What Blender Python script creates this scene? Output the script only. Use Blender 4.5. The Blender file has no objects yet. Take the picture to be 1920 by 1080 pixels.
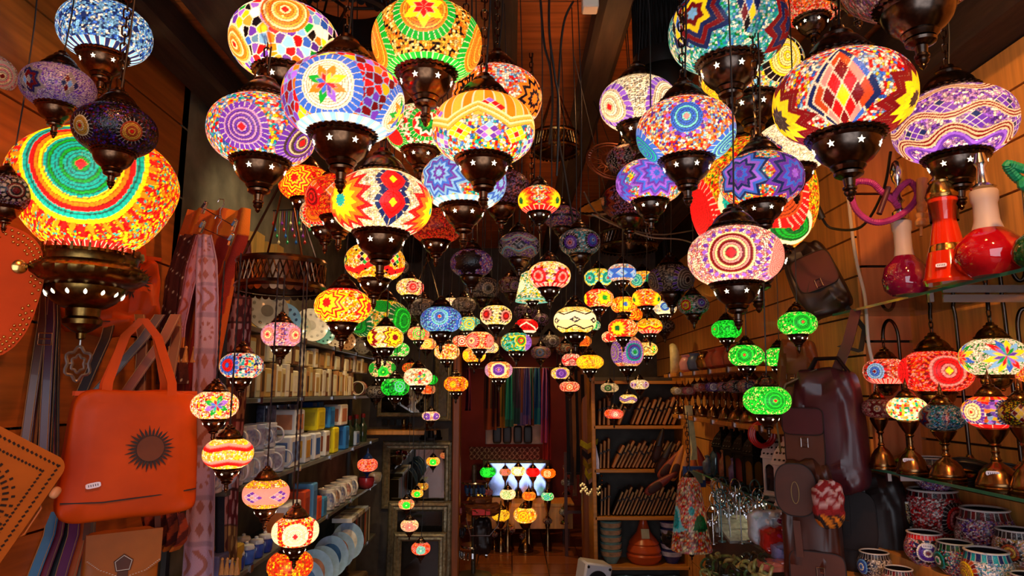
import bpy, math, random
import numpy as np
from mathutils import Vector, Matrix, Euler
rnd = random.Random(7)
C = bpy.context.scene.collection
PI = math.pi
# ------------------------------------------------------------------ camera
F = 1250.0
TILT = math.radians(8.87)
CAM = Vector((0, 0, 1.6))
FW = Vector((0, math.cos(TILT), math.sin(TILT)))
UP = Vector((0, -math.sin(TILT), math.cos(TILT)))
def ray(px, py):
    return FW + Vector((1, 0, 0)) * ((px - 960) / F) + UP * ((540 - py) / F)
def at(px, py, d): return CAM + ray(px, py) * d
def on_x(px, py, X):
    r = ray(px, py); return CAM + r * (X / r.x)
def on_y(px, py, Y):
    r = ray(px, py); return CAM + r * (Y / r.y)
def on_z(px, py, Z):
    r = ray(px, py); return CAM + r * ((Z - 1.6) / r.z)
cd = bpy.data.cameras.new('camera'); cam = bpy.data.objects.new('camera', cd); C.objects.link(cam)
cd.sensor_width = 36; cd.lens = 36 * F / 1920; cd.clip_start = .05
cam.location = CAM; cam.rotation_euler = (PI / 2 + TILT, 0, 0)
bpy.context.scene.camera = cam
sc = bpy.context.scene
sc.view_settings.view_transform = 'Standard'; sc.view_settings.look = 'None'
sc.view_settings.gamma = 1; sc.view_settings.exposure = 0.0
sc.view_settings.use_curve_mapping = False
sc.cycles.use_denoising = True
sc.cycles.max_bounces = 6; sc.cycles.diffuse_bounces = 3; sc.cycles.glossy_bounces = 3
sc.cycles.transmission_bounces = 5; sc.cycles.transparent_max_bounces = 10
sc.cycles.sample_clamp_indirect = 4; sc.cycles.caustics_reflective = False; sc.cycles.caustics_refractive = False
# ------------------------------------------------------------------ materials
def lin(c):
    return tuple((x / 12.92 if x <= .04045 else ((x + .055) / 1.055) ** 2.4) for x in c)
def hx(s): return lin(tuple(int(s[i:i + 2], 16) / 255 for i in (0, 2, 4)))
MATS = {}
def mat(name, col, rough=.5, metal=0, var=.25, scale=8, bump=0, emit=0, coat=0, trans=0, stretch=None, ior=1.45, alpha=1, sheen=0, col2=None, spec=.5):
    if name in MATS: return MATS[name]
    m = bpy.data.materials.new(name); m.use_nodes = True
    nt = m.node_tree; b = nt.nodes['Principled BSDF']
    c = hx(col) if isinstance(col, str) else col
    b.inputs['Roughness'].default_value = rough; b.inputs['Metallic'].default_value = metal
    b.inputs['Coat Weight'].default_value = coat; b.inputs['Transmission Weight'].default_value = trans
    b.inputs['IOR'].default_value = ior; b.inputs['Alpha'].default_value = alpha
    b.inputs['Specular IOR Level'].default_value = spec
    tc = nt.nodes.new('ShaderNodeTexCoord'); mp = nt.nodes.new('ShaderNodeMapping')
    nt.links.new(tc.outputs['Object'], mp.inputs[0])
    if stretch: mp.inputs['Scale'].default_value = stretch
    nz = nt.nodes.new('ShaderNodeTexNoise'); nz.inputs['Scale'].default_value = scale; nz.inputs['Detail'].default_value = 5
    nt.links.new(mp.outputs[0], nz.inputs['Vector'])
    rp = nt.nodes.new('ShaderNodeValToRGB')
    c2 = (hx(col2) if isinstance(col2, str) else col2) if col2 else tuple(x * (1 - var) for x in c)
    c1 = c if col2 else tuple(min(1, x * (1 + var)) for x in c)
    rp.color_ramp.elements[0].color = (*c2, 1); rp.color_ramp.elements[1].color = (*c1, 1)
    rp.color_ramp.elements[0].position = .3; rp.color_ramp.elements[1].position = .7
    nt.links.new(nz.outputs[0], rp.inputs[0]); nt.links.new(rp.outputs[0], b.inputs['Base Color'])
    if emit:
        nt.links.new(rp.outputs[0], b.inputs['Emission Color']); b.inputs['Emission Strength'].default_value = emit
    if bump:
        bp = nt.nodes.new('ShaderNodeBump'); bp.inputs['Strength'].default_value = bump; bp.inputs['Distance'].default_value = .01
        nt.links.new(nz.outputs[0], bp.inputs['Height']); nt.links.new(bp.outputs[0], b.inputs['Normal'])
    MATS[name] = m; return m
def attr_mat(name, rough=.4, coat=0, metal=0, glow=False):
    """painted / mosaic surface: colour from the mesh's own tesserae"""
    if name in MATS: return MATS[name]
    m = bpy.data.materials.new(name); m.use_nodes = True; nt = m.node_tree
    b = nt.nodes['Principled BSDF']; b.inputs['Roughness'].default_value = rough
    b.inputs['Coat Weight'].default_value = coat; b.inputs['Metallic'].default_value = metal
    a = nt.nodes.new('ShaderNodeAttribute'); a.attribute_name = 'Col'
    tc = nt.nodes.new('ShaderNodeTexCoord')
    vo = nt.nodes.new('ShaderNodeTexVoronoi'); vo.inputs['Scale'].default_value = 260
    nt.links.new(tc.outputs['Object'], vo.inputs['Vector'])
    bp = nt.nodes.new('ShaderNodeBump'); bp.inputs['Strength'].default_value = .5; bp.inputs['Distance'].default_value = .002
    bp.invert = True
    nt.links.new(vo.outputs['Distance'], bp.inputs['Height']); nt.links.new(bp.outputs[0], b.inputs['Normal'])
    nt.links.new(a.outputs['Color'], b.inputs['Base Color'])
    if glow:
        oi = nt.nodes.new('ShaderNodeObjectInfo')
        sep = nt.nodes.new('ShaderNodeSeparateColor'); nt.links.new(oi.outputs['Color'], sep.inputs[0])
        mu = nt.nodes.new('ShaderNodeMath'); mu.operation = 'MULTIPLY'; mu.inputs[1].default_value = .46
        nt.links.new(sep.outputs[0], mu.inputs[0])
        # glassy beads differ a little in how much light they pass
        vr = nt.nodes.new('ShaderNodeMapRange'); vr.inputs['To Min'].default_value = 1.25; vr.inputs['To Max'].default_value = .62
        vr.inputs['From Max'].default_value = .8
        nt.links.new(vo.outputs['Distance'], vr.inputs[0])
        m2 = nt.nodes.new('ShaderNodeMath'); m2.operation = 'MULTIPLY'
        nt.links.new(mu.outputs[0], m2.inputs[0]); nt.links.new(vr.outputs[0], m2.inputs[1])
        nt.links.new(a.outputs['Color'], b.inputs['Emission Color']); nt.links.new(m2.outputs[0], b.inputs['Emission Strength'])
        tl = nt.nodes.new('ShaderNodeBsdfTranslucent'); nt.links.new(a.outputs['Color'], tl.inputs[0])
        mx = nt.nodes.new('ShaderNodeMixShader'); mx.inputs[0].default_value = .5
        nt.links.new(b.outputs[0], mx.inputs[1]); nt.links.new(tl.outputs[0], mx.inputs[2])
        tp = nt.nodes.new('ShaderNodeBsdfTransparent'); nt.links.new(a.outputs['Color'], tp.inputs[0])
        m3 = nt.nodes.new('ShaderNodeMixShader'); m3.inputs[0].default_value = .07
        nt.links.new(mx.outputs[0], m3.inputs[1]); nt.links.new(tp.outputs[0], m3.inputs[2])
        nt.links.new(m3.outputs[0], nt.nodes['Material Output'].inputs[0])
        m.cycles.emission_sampling = 'NONE'
    MATS[name] = m; return m
def emat(name, col, s):
    if name in MATS: return MATS[name]
    m = bpy.data.materials.new(name); m.use_nodes = True; b = m.node_tree.nodes['Principled BSDF']
    c = hx(col); b.inputs['Base Color'].default_value = (*c, 1); b.inputs['Emission Color'].default_value = (*c, 1)
    b.inputs['Emission Strength'].default_value = s; m.cycles.emission_sampling = 'NONE'
    MATS[name] = m; return m
def glass(name, col, alpha_mix=.85, rough=.03):
    """thin clear glass: mostly lets light straight through, reflects at grazing angles"""
    if name in MATS: return MATS[name]
    m = bpy.data.materials.new(name); m.use_nodes = True; nt = m.node_tree; nt.nodes.clear()
    o = nt.nodes.new('ShaderNodeOutputMaterial'); t = nt.nodes.new('ShaderNodeBsdfTransparent'); g = nt.nodes.new('ShaderNodeBsdfGlossy')
    g.inputs['Roughness'].default_value = rough
    t.inputs[0].default_value = (*hx(col), 1)
    fr = nt.nodes.new('ShaderNodeFresnel'); fr.inputs[0].default_value = 1.45
    mx = nt.nodes.new('ShaderNodeMixShader'); nt.links.new(fr.outputs[0], mx.inputs[0])
    nt.links.new(t.outputs[0], mx.inputs[1]); nt.links.new(g.outputs[0], mx.inputs[2]); nt.links.new(mx.outputs[0], o.inputs[0])
    MATS[name] = m; return m
# ------------------------------------------------------------------ mesh builder
class MB:
    def __init__(s): s.v = []; s.f = []; s.m = []; s.mats = []; s.cur = 0; s.T = Matrix(); s.cols = {}
    def use(s, m):
        if m not in s.mats: s.mats.append(m)
        s.cur = s.mats.index(m); return s
    def add(s, vs, fs):
        o = len(s.v); T = s.T
        s.v += [tuple(T @ Vector(p)) for p in vs]
        s.f += [tuple(i + o for i in f) for f in fs]; s.m += [s.cur] * len(fs); return s
    def box(s, c, d, rz=0, rx=0, ry=0, bev=0):
        x, y, z = (k / 2 for k in d)
        M = Matrix.Translation(Vector(c)) @ Euler((rx, ry, rz)).to_matrix().to_4x4()
        if bev:
            b = min(bev, x * .95, y * .95, z * .95); vs = []; fs = []
            # chamfered box: 24 vertices
            for sx in (-1, 1):
                for sy in (-1, 1):
                    for sz in (-1, 1):
                        vs += [(sx * x, sy * (y - b), sz * (z - b)), (sx * (x - b), sy * y, sz * (z - b)), (sx * (x - b), sy * (y - b), sz * z)]
            ix = lambda a, bb, c_, k: ((a > 0) * 4 + (bb > 0) * 2 + (c_ > 0)) * 3 + k
            def Q(l, out):
                p = [Vector(vs[i]) for i in l]; n = (p[1] - p[0]).cross(p[2] - p[0])
                fs.append(tuple(l) if n.dot(Vector(out)) > 0 else tuple(reversed(l)))
            for g in (-1, 1):
                Q([ix(g, -1, -1, 0), ix(g, 1, -1, 0), ix(g, 1, 1, 0), ix(g, -1, 1, 0)], (g, 0, 0))
                Q([ix(-1, g, -1, 1), ix(1, g, -1, 1), ix(1, g, 1, 1), ix(-1, g, 1, 1)], (0, g, 0))
                Q([ix(-1, -1, g, 2), ix(1, -1, g, 2), ix(1, 1, g, 2), ix(-1, 1, g, 2)], (0, 0, g))
                for h in (-1, 1):
                    Q([ix(g, h, -1, 0), ix(g, h, 1, 0), ix(g, h, 1, 1), ix(g, h, -1, 1)], (g, h, 0))
                    Q([ix(g, -1, h, 0), ix(g, 1, h, 0), ix(g, 1, h, 2), ix(g, -1, h, 2)], (g, 0, h))
                    Q([ix(-1, g, h, 1), ix(1, g, h, 1), ix(1, g, h, 2), ix(-1, g, h, 2)], (0, g, h))
                    for k in (-1, 1): Q([ix(g, h, k, 0), ix(g, h, k, 1), ix(g, h, k, 2)], (g, h, k))
        else:
            vs = [(a * x, b * y, c_ * z) for a in (-1, 1) for b in (-1, 1) for c_ in (-1, 1)]
            fs = [(0, 1, 3, 2), (4, 6, 7, 5), (0, 4, 5, 1), (2, 3, 7, 6), (0, 2, 6, 4), (1, 5, 7, 3)]
        return s.add([tuple(M @ Vector(p)) for p in vs], fs)
    def lathe(s, prof, n=24, o=(0, 0, 0), beads=(), amp=.05, cap0=True, cap1=True, M=None):
        vs = []; fs = []
        for j, (r, z) in enumerate(prof):
            for i in range(n):
                rr = r * (1 + amp * (1 if i % 2 else -1)) if j in beads else r
                a = 2 * PI * i / n; vs.append((rr * math.cos(a), rr * math.sin(a), z))
        for j in range(len(prof) - 1):
            for i in range(n):
                k = (i + 1) % n
                fs.append((j * n + i, j * n + k, (j + 1) * n + k, (j + 1) * n + i))
        if prof[0][1] > prof[-1][1]: fs = [tuple(reversed(f)) for f in fs]
        dn = prof[0][1] <= prof[-1][1]
        if cap0 and prof[0][0] > 1e-4: fs.append(tuple(range(n - 1, -1, -1)) if dn else tuple(range(n)))
        L = (len(prof) - 1) * n
        if cap1 and prof[-1][0] > 1e-4: fs.append(tuple(range(L, L + n)) if dn else tuple(range(L + n - 1, L - 1, -1)))
        if M is not None: vs = [tuple(M @ Vector(p)) for p in vs]
        return s.add([(p[0] + o[0], p[1] + o[1], p[2] + o[2]) for p in vs], fs)
    def tube(s, pts, r, n=8, closed=False, flat=None):
        pts = [Vector(p) for p in pts]; N = len(pts); vs = []; fs = []
        up = Vector((0, 0, 1)); prev = None
        for i, p in enumerate(pts):
            t = (pts[(i + 1) % N] - pts[i - 1]) if closed else (pts[min(i + 1, N - 1)] - pts[max(i - 1, 0)])
            if t.length < 1e-9: t = Vector((0, 0, 1))
            t.normalize()
            if prev is None:
                a = t.cross(up)
                if a.length < .05: a = t.cross(Vector((1, 0, 0)))
            else: a = prev - t * prev.dot(t)
            a.normalize(); prev = a; b = t.cross(a)
            rr = r[i] if isinstance(r, (list, tuple)) else r
            for k in range(n):
                q = 2 * PI * k / n
                vs.append(tuple(p + a * (math.cos(q) * rr) + b * (math.sin(q) * rr * (flat or 1))))
        for i in range(N if closed else N - 1):
            j = (i + 1) % N
            for k in range(n):
                l = (k + 1) % n
                fs.append((i * n + k, i * n + l, j * n + l, j * n + k))
        if not closed:
            fs.append(tuple(range(n - 1, -1, -1))); fs.append(tuple(range((N - 1) * n, N * n)))
        return s.add(vs, fs)
    def prism(s, poly, y0, y1):
        """polygon in local xz, extruded along y"""
        n = len(poly); vs = [(x, y0, z) for x, z in poly] + [(x, y1, z) for x, z in poly]
        fs = [tuple(range(n)), tuple(range(2 * n - 1, n - 1, -1))] + [(i, i + n, (i + 1) % n + n, (i + 1) % n) for i in range(n)]
        if y1 < y0: fs = [tuple(reversed(f)) for f in fs]
        return s.add(vs, fs)
    def superbox(s, w, d, h, e=.3, o=(0, 0, 0), top=1, wr=0, nu=40, nv=24, seed=0, sag=0):
        """soft closed body: squarish, bulging, optionally narrower at the top and wrinkled"""
        vs = []; fs = []; q = random.Random(seed); ph = [q.uniform(0, 6) for _ in range(6)]
        sp = lambda x, k: math.copysign(abs(x) ** k, x)
        for j in range(nv + 1):
            v = -PI / 2 + PI * j / nv
            for i in range(nu):
                u = 2 * PI * i / nu
                cz = sp(math.sin(v), e); cv = sp(math.cos(v), e)
                x = sp(math.cos(u), e) * cv; y = sp(math.sin(u), e) * cv
                k = 1 + (top - 1) * (cz + 1) / 2
                k += sag * (1 - cz * cz) * .5
                wv = wr * (math.sin(7 * x + 5 * cz + ph[0]) + math.sin(11 * cz - 6 * x + ph[1]) * .6 + math.sin(17 * x + 13 * cz + ph[2]) * .35)
                vs.append((o[0] + x * w / 2 * k, o[1] + y * d / 2 + sp(y, .5) * wv, o[2] + cz * h / 2 + wv * .5))
        for j in range(nv):
            for i in range(nu):
                k = (i + 1) % nu; fs.append((j * nu + i, j * nu + k, (j + 1) * nu + k, (j + 1) * nu + i))
        return s.add(vs, fs)
    def sheet(s, fn, nu, nv, th=.004):
        """thin cloth given as a function (u,v)->xyz, with thickness"""
        P = [[Vector(fn(i / nu, j / nv)) for i in range(nu + 1)] for j in range(nv + 1)]
        vs = []; fs = []
        for sd in (0, 1):
            for j in range(nv + 1):
                for i in range(nu + 1):
                    du = P[j][min(i + 1, nu)] - P[j][max(i - 1, 0)]; dv = P[min(j + 1, nv)][i] - P[max(j - 1, 0)][i]
                    n = du.cross(dv); n.normalize(); vs.append(tuple(P[j][i] + n * (th * (.5 if sd else -.5))))
        W = nu + 1; o = W * (nv + 1)
        for j in range(nv):
            for i in range(nu):
                a, b, c, d = j * W + i, j * W + i + 1, (j + 1) * W + i + 1, (j + 1) * W + i
                fs.append((a + o, b + o, c + o, d + o)); fs.append((d, c, b, a))
        bd = [i for i in range(W)] + [j * W + nu for j in range(1, nv + 1)] + [nv * W + i for i in range(nu - 1, -1, -1)] + [j * W for j in range(nv - 1, 0, -1)]
        for a, b in zip(bd, bd[1:] + bd[:1]): fs.append((a, b, b + o, a + o))
        return s.add(vs, fs)
    def strip(s, pts, w, th=.003, side=(1, 0, 0)):
        pts = [Vector(p) for p in pts]; sd = Vector(side).normalized(); vs = []; fs = []; N = len(pts)
        for i, p in enumerate(pts):
            t = pts[min(i + 1, N - 1)] - pts[max(i - 1, 0)]; n = t.cross(sd)
            if n.length < 1e-6: n = Vector((0, 1, 0))
            n.normalize(); ww = w[i] if isinstance(w, (list, tuple)) else w
            vs += [tuple(p + sd * (ww / 2 * a) + n * (th / 2 * c)) for a, c in ((-1, -1), (1, -1), (1, 1), (-1, 1))]
        for i in range(N - 1):
            for k in range(4):
                l = (k + 1) % 4; fs.append((i * 4 + k, i * 4 + l, i * 4 + 4 + l, i * 4 + 4 + k))
        fs += [(3, 2, 1, 0), (N * 4 - 4, N * 4 - 3, N * 4 - 2, N * 4 - 1)]
        return s.add(vs, fs)
    def mesh(s, name, m=None, smooth=True, angle=40):
        me = bpy.data.meshes.new(name); me.from_pydata(s.v, [], s.f)
        ml = s.mats or ([m] if m else [])
        for k in ml: me.materials.append(k)
        if len(ml) > 1: me.polygons.foreach_set('material_index', s.m)
        if smooth:
            me.polygons.foreach_set('use_smooth', [True] * len(s.f)); me.set_sharp_from_angle(angle=math.radians(angle))
        me.update(); return me
    def build(s, name, m=None, parent=None, loc=(0, 0, 0), rz=0, smooth=True, angle=40, rot=None):
        o = bpy.data.objects.new(name, s.mesh(name, m, smooth, angle)); C.objects.link(o)
        o.location = loc; o.rotation_euler = rot or (0, 0, rz)
        if parent: o.parent = parent
        return o
def link(me, name, parent=None, loc=(0, 0, 0), rot=(0, 0, 0), scale=1):
    o = bpy.data.objects.new(name, me); C.objects.link(o); o.location = loc; o.rotation_euler = rot
    o.scale = (scale,) * 3 if not isinstance(scale, (tuple, list)) else scale
    if parent: o.parent = parent
    return o
def tag(o, label, cat, group=None, kind=None):
    o['label'] = label; o['category'] = cat
    if group: o['group'] = group
    if kind: o['kind'] = kind
    return o
def thing(name, label, cat, loc=(0, 0, 0), rz=0, group=None, rot=None):
    o = bpy.data.objects.new(name, None); C.objects.link(o); o.location = loc; o.rotation_euler = rot or (0, 0, rz)
    o.empty_display_size = .05
    return tag(o, label, cat, group)
def struct(o, label=None, cat=None):
    o['kind'] = 'structure'
    if label: o['label'] = label
    if cat: o['category'] = cat
    return o
def face_cam(p, extra=0):
    """z rotation that turns a thing's local -Y towards the visitor"""
    return math.atan2(CAM.y - p[1], CAM.x - p[0]) + PI / 2 + math.radians(extra)
ORD = 'nearest second third fourth fifth sixth seventh eighth ninth tenth eleventh twelfth thirteenth fourteenth fifteenth sixteenth seventeenth eighteenth nineteenth twentieth'.split()
# ------------------------------------------------------------------ mosaic colour fields
PAL = {k: np.array(hx(v)) for k, v in dict(W='fdf6ee', K='120c14', R='e0181c', Y='ffd91a', O='ff7a18', B='2f62d8', N='16245e', T='10a0a8', G='10962e',
       P='5a2fb0', L='78b4f4', D='e0a63c', M='6e0f18', C='ffe7a8', V='8a5ae0', S='f08c90', A='9a938c', E='22f040', Q='c8b49a', F='b5451f', H='3c3030', J='6fd0d8', I='b088c8', U='0c5a2c', X='fff3d0').items()}
def cols(s): return np.array([PAL[c] for c in s])
def vor(A, B, cell, seed, order=1):
    a = A / cell; b = B / cell; ia = np.floor(a).astype(int); ib = np.floor(b).astype(int)
    F1 = np.full(A.shape, 9.); F2 = F1.copy(); ID = np.zeros(A.shape, dtype=np.int64)
    for dx in (-1, 0, 1):
        for dy in (-1, 0, 1):
            x = ia + dx; y = ib + dy
            h = (x * 73856093) ^ (y * 19349663) ^ (seed * 83492791); h = (h ^ (h >> 13)) * 1274126177; h = (h ^ (h >> 16)) & 0x7fffffff
            jx = (h % 1009) / 1009. ; jy = ((h // 1009) % 1013) / 1013.
            d = np.hypot(x + .15 + .7 * jx - a, y + .15 + .7 * jy - b)
            c = d < F1
            F2 = np.where(c, F1, np.minimum(F2, d)); ID = np.where(c, h, ID); F1 = np.where(c, d, F1)
    return ID, F2 - F1
def wrap(a): return (a + PI) % (2 * PI) - PI
def tri(x): return np.abs((x % 1) * 2 - 1)
def paint(az, z, ops, seed, fine=1.0, S=None, zs=None, ss=None):
    """az: angle round the globe (0 faces the aisle), z in globe radii"""
    S = z if S is None else S; sz = lambda q: float(np.interp(q, zs, ss)) if zs is not None else q
    N = az.shape[0]; Cc = np.zeros((N, 3))
    r = np.sqrt(np.maximum(.12, 1 - (np.abs(z) / .72) ** 2.2)); A = az * np.maximum(r, .6); rg = random.Random(seed)
    for op in ops:
        k = op[0]
        if k in 'bs':
            pal = cols(op[1]); cell = op[2] if len(op) > 2 else (.055 if k == 'b' else .17)
            cell = max(cell, fine * (1.6 if k == 'b' else 3))
            ID, e = vor(A, S, cell, seed)
            c = pal[ID % len(pal)] * (.42 + .8 * ((ID // 7) % 97) / 97)[:, None]
            if len(op) > 3 and op[3]:
                g = PAL[op[3]]; c = np.where((e < (.16 if k == 'b' else .1))[:, None], g * .75, c)
            else: c = np.where((e < (.17 if k == 'b' else .1))[:, None], c * (.3 if k == 'b' else .8) + (PAL['W'] * .12 if k == 's' else 0), c)
            Cc = c
        elif k == 'm':     # medallion of bead rings: az, z, radius, ring colours, border colour, core colour, border style, tiles
            _, a0, z0, rad, rc, bc, cc = op[:7]; st = op[7] if len(op) > 7 else 't'; nb = op[8] if len(op) > 8 else 20
            dx = wrap(az - math.radians(a0)) * np.maximum(r, .45); dy = S - sz(z0); d = np.hypot(dx, dy) / rad; th = np.arctan2(dy, dx)
            lim = .74 if bc else 1.0
            nr = max(2, min(9, int(rad * lim / (.042 if fine < .022 else .055 if fine < .03 else .1)))) ; q = d / lim * nr; ring = np.floor(q).astype(int)
            pal = cols(rc); c = pal[ring % len(pal)]
            seg = tri(th * np.maximum(4, ring * 7) / (2 * PI)) ; c = c * np.where(seg < .3, .72, 1.1)[:, None]
            gap = (q % 1) < .3; c = np.where(gap[:, None], c * .22 + PAL['H'] * .25, c)
            m = d < lim; Cc = np.where(m[:, None], c, Cc)
            if bc:
                tt = tri(th * nb / (2 * PI)); pb = cols(bc); ti = np.floor(th * nb / (2 * PI)).astype(int)
                if st == 't':
                    m2 = (d >= lim) & (d < 1); cb = pb[ti % len(pb)]; cb = np.where((tt > .86)[:, None], PAL['W'] * .6, cb)
                elif st == 'p':
                    m2 = (d >= lim) & (d < lim + (1.08 - lim) * (1 - tt) * 1.15); cb = pb[ti % len(pb)]
                else:
                    m2 = (d >= lim) & (np.abs(d - (lim + .13)) / .13 + (tt) / .75 < 1); cb = pb[ti % len(pb)]
                Cc = np.where(m2[:, None], cb, Cc)
            m3 = np.abs(dx) + np.abs(dy) < rad * .17
            if cc: Cc = np.where(m3[:, None], PAL[cc], Cc)
        elif k == '*':     # rosette of rhombus tiles: az, z, radius, points, layer colours
            _, a0, z0, rad, n, lc = op[:6]
            dx = wrap(az - math.radians(a0)) * np.maximum(r, .45); dy = S - sz(z0); d = np.hypot(dx, dy) / rad; th = np.arctan2(dy, dx)
            q = d * (1 + .45 * (tri(th * n / (2 * PI)) )) / 1.2; L = len(lc); li = np.floor(q * L).astype(int)
            c = cols(lc)[np.clip(li, 0, L - 1)] * (.85 + .3 * ((np.floor(th * n / (2 * PI)).astype(int) * 5 + li * 3) % 4) / 4)[:, None]
            line = ((q * L) % 1 < (.08 if fine < .022 else .03)); c = np.where(line[:, None], c * .5 + PAL['Q'] * .2, c); Cc = np.where((q < 1)[:, None], c, Cc)
        elif k == 'f':     # flower of rhombus petals, each petal its own colour: az, z, radius, petals, colours
            _, a0, z0, rad, n, lc = op[:6]
            dx = wrap(az - math.radians(a0)) * np.maximum(r, .45); dy = S - sz(z0); d = np.hypot(dx, dy) / rad; th = np.arctan2(dy, dx)
            t = th * n / (2 * PI); sec = np.floor(t).astype(int); tt = np.abs((t % 1) - .5) * 2
            q = d * (1 + .75 * tt); pal = cols(lc)
            c = np.where((q < .55)[:, None], pal[(sec * 2) % len(pal)], pal[(sec * 2 + 1) % len(pal)])
            gl = (tt > .86) | (np.abs(q - .55) < .03); c = np.where(gl[:, None], c * .4 + PAL['W'] * .25, c)
            Cc = np.where((q < 1)[:, None], c, Cc)
        elif k in 'wz':    # wavy or zigzag ribbon of bead rows: z0, amplitude, waves, phase, half width, colour, rows
            _, z0, am, n, ph, hw, wc = op[:7]; rows = op[7] if len(op) > 7 else 1
            t = az * n + math.radians(ph); zz = z0 + am * (np.sin(t) if k == 'w' else tri(t / (2 * PI)) * 2 - 1)
            u = (z - zz) / hw; c = cols(wc)[np.floor((u + 1) * .5 * len(wc) * .999).astype(int) % len(wc)]
            if rows > 1: c = c * np.where(((u + 1) * .5 * rows) % 1 < .3, .45, 1.05)[:, None]
            Cc = np.where((np.abs(u) < 1)[:, None], c, Cc)
        elif k == 'd':     # row of lozenges made of small tiles: count, z0, phase, half width (rad), half height, tile colours
            _, n, z0, ph, hw, hh, dc = op[:7]
            t = (az + math.radians(ph)) * n / (2 * PI); cell = np.round(t); da = (t - cell) * 2 * PI / n
            dz = S - sz(z0); p = da / hw + dz / hh; q = da / hw - dz / hh
            m = (np.abs(p) < 1) & (np.abs(q) < 1)
            ip = np.floor((p + 1) * 1.5).astype(int); iq = np.floor((q + 1) * 1.5).astype(int)
            pal = cols(dc); c = np.where(((ip == 1) & (iq == 1))[:, None], pal[-1], pal[(ip + iq + cell.astype(int) * 2) % max(1, len(pal) - 1)])
            g = (((p + 1) * 1.5) % 1 < .1) | (((q + 1) * 1.5) % 1 < .1); c = np.where(g[:, None], PAL['W'] * .7, c)
            Cc = np.where(m[:, None], c, Cc)
        elif k == 'r':     # plain band of tiles: z0, z1, colours, tiles
            _, z0, z1, bc, n = op[:5]; ti = np.floor(az * n / (2 * PI)).astype(int); c = cols(bc)[ti % len(bc)]
            c = np.where((tri(az * n / (2 * PI)) > .88)[:, None], PAL['W'] * .6, c)
            Cc = np.where(((z >= z0) & (z < z1))[:, None], c, Cc)
        elif k == '8':     # two linked lozenges with a beaded outline: az, outline, fill, centre, border
            _, a0, oc, fc, cc, bc = op
            dx = wrap(az - math.radians(a0)) * .93
            for zc in (.26, -.2):
                d = np.hypot(dx / .24, (z - zc) / .27)
                d = .6 * d + .4 * (np.abs(dx) / .24 + np.abs(z - zc) / .27)
                tl = tri(np.arctan2(z - zc, dx) * 12 / (2 * PI))
                Cc = np.where(((d < 1.42) & (d >= 1) & (tl < .88))[:, None], PAL[bc], Cc)
            for zc in (.26, -.2):
                d = np.hypot(dx / .24, (z - zc) / .27)
                d = .6 * d + .4 * (np.abs(dx) / .24 + np.abs(z - zc) / .27)
                Cc = np.where((d < 1)[:, None], PAL[oc], Cc); Cc = np.where((d < .72)[:, None], PAL[oc] * .45, Cc); Cc = np.where((d < .62)[:, None], PAL[fc], Cc)
                m3 = (np.abs(dx) / .07 + np.abs(z - zc) / .09) < 1; Cc = np.where(m3[:, None], PAL[cc], Cc)
        elif k == 'c':     # scattered single chips: colour, cell, share
            ID, e = vor(A, S, op[2], seed + 5); Cc = np.where(((ID % 100 < op[3]) & (e > .35))[:, None], PAL[op[1]], Cc)
    return Cc
SHAPES = {
 'globe': lambda t: (math.sqrt(max(0, 1 - (abs(t) * .6 / .68) ** 2.3)), t * .6),
 'flat': lambda t: (math.sqrt(max(0, 1 - (abs(t) * .5 / .56) ** 2.3)), t * .5),
 'pear': lambda t: ((math.sqrt(max(0, 1 - ((t - .18) / .95) ** 2.0)) if t > .18 else math.sqrt(max(0, 1 - ((.18 - t) / 1.3) ** 1.5))) , t * .78),
 'tall': lambda t: (math.sqrt(max(0, 1 - (abs(t) * .9 / 1.02) ** 2.4)), t * .9),
 'cone': lambda t: (.5 + .5 * (1 - t) / 2 if t < .8 else .55 - (t - .8) * 1.2, t * 1.75),
 'bell': lambda t: (.62 + .38 * (1 - t) / 2 if t < .8 else .62 + .038 - (t - .8) * 1.6, t * .9),
}
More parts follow.
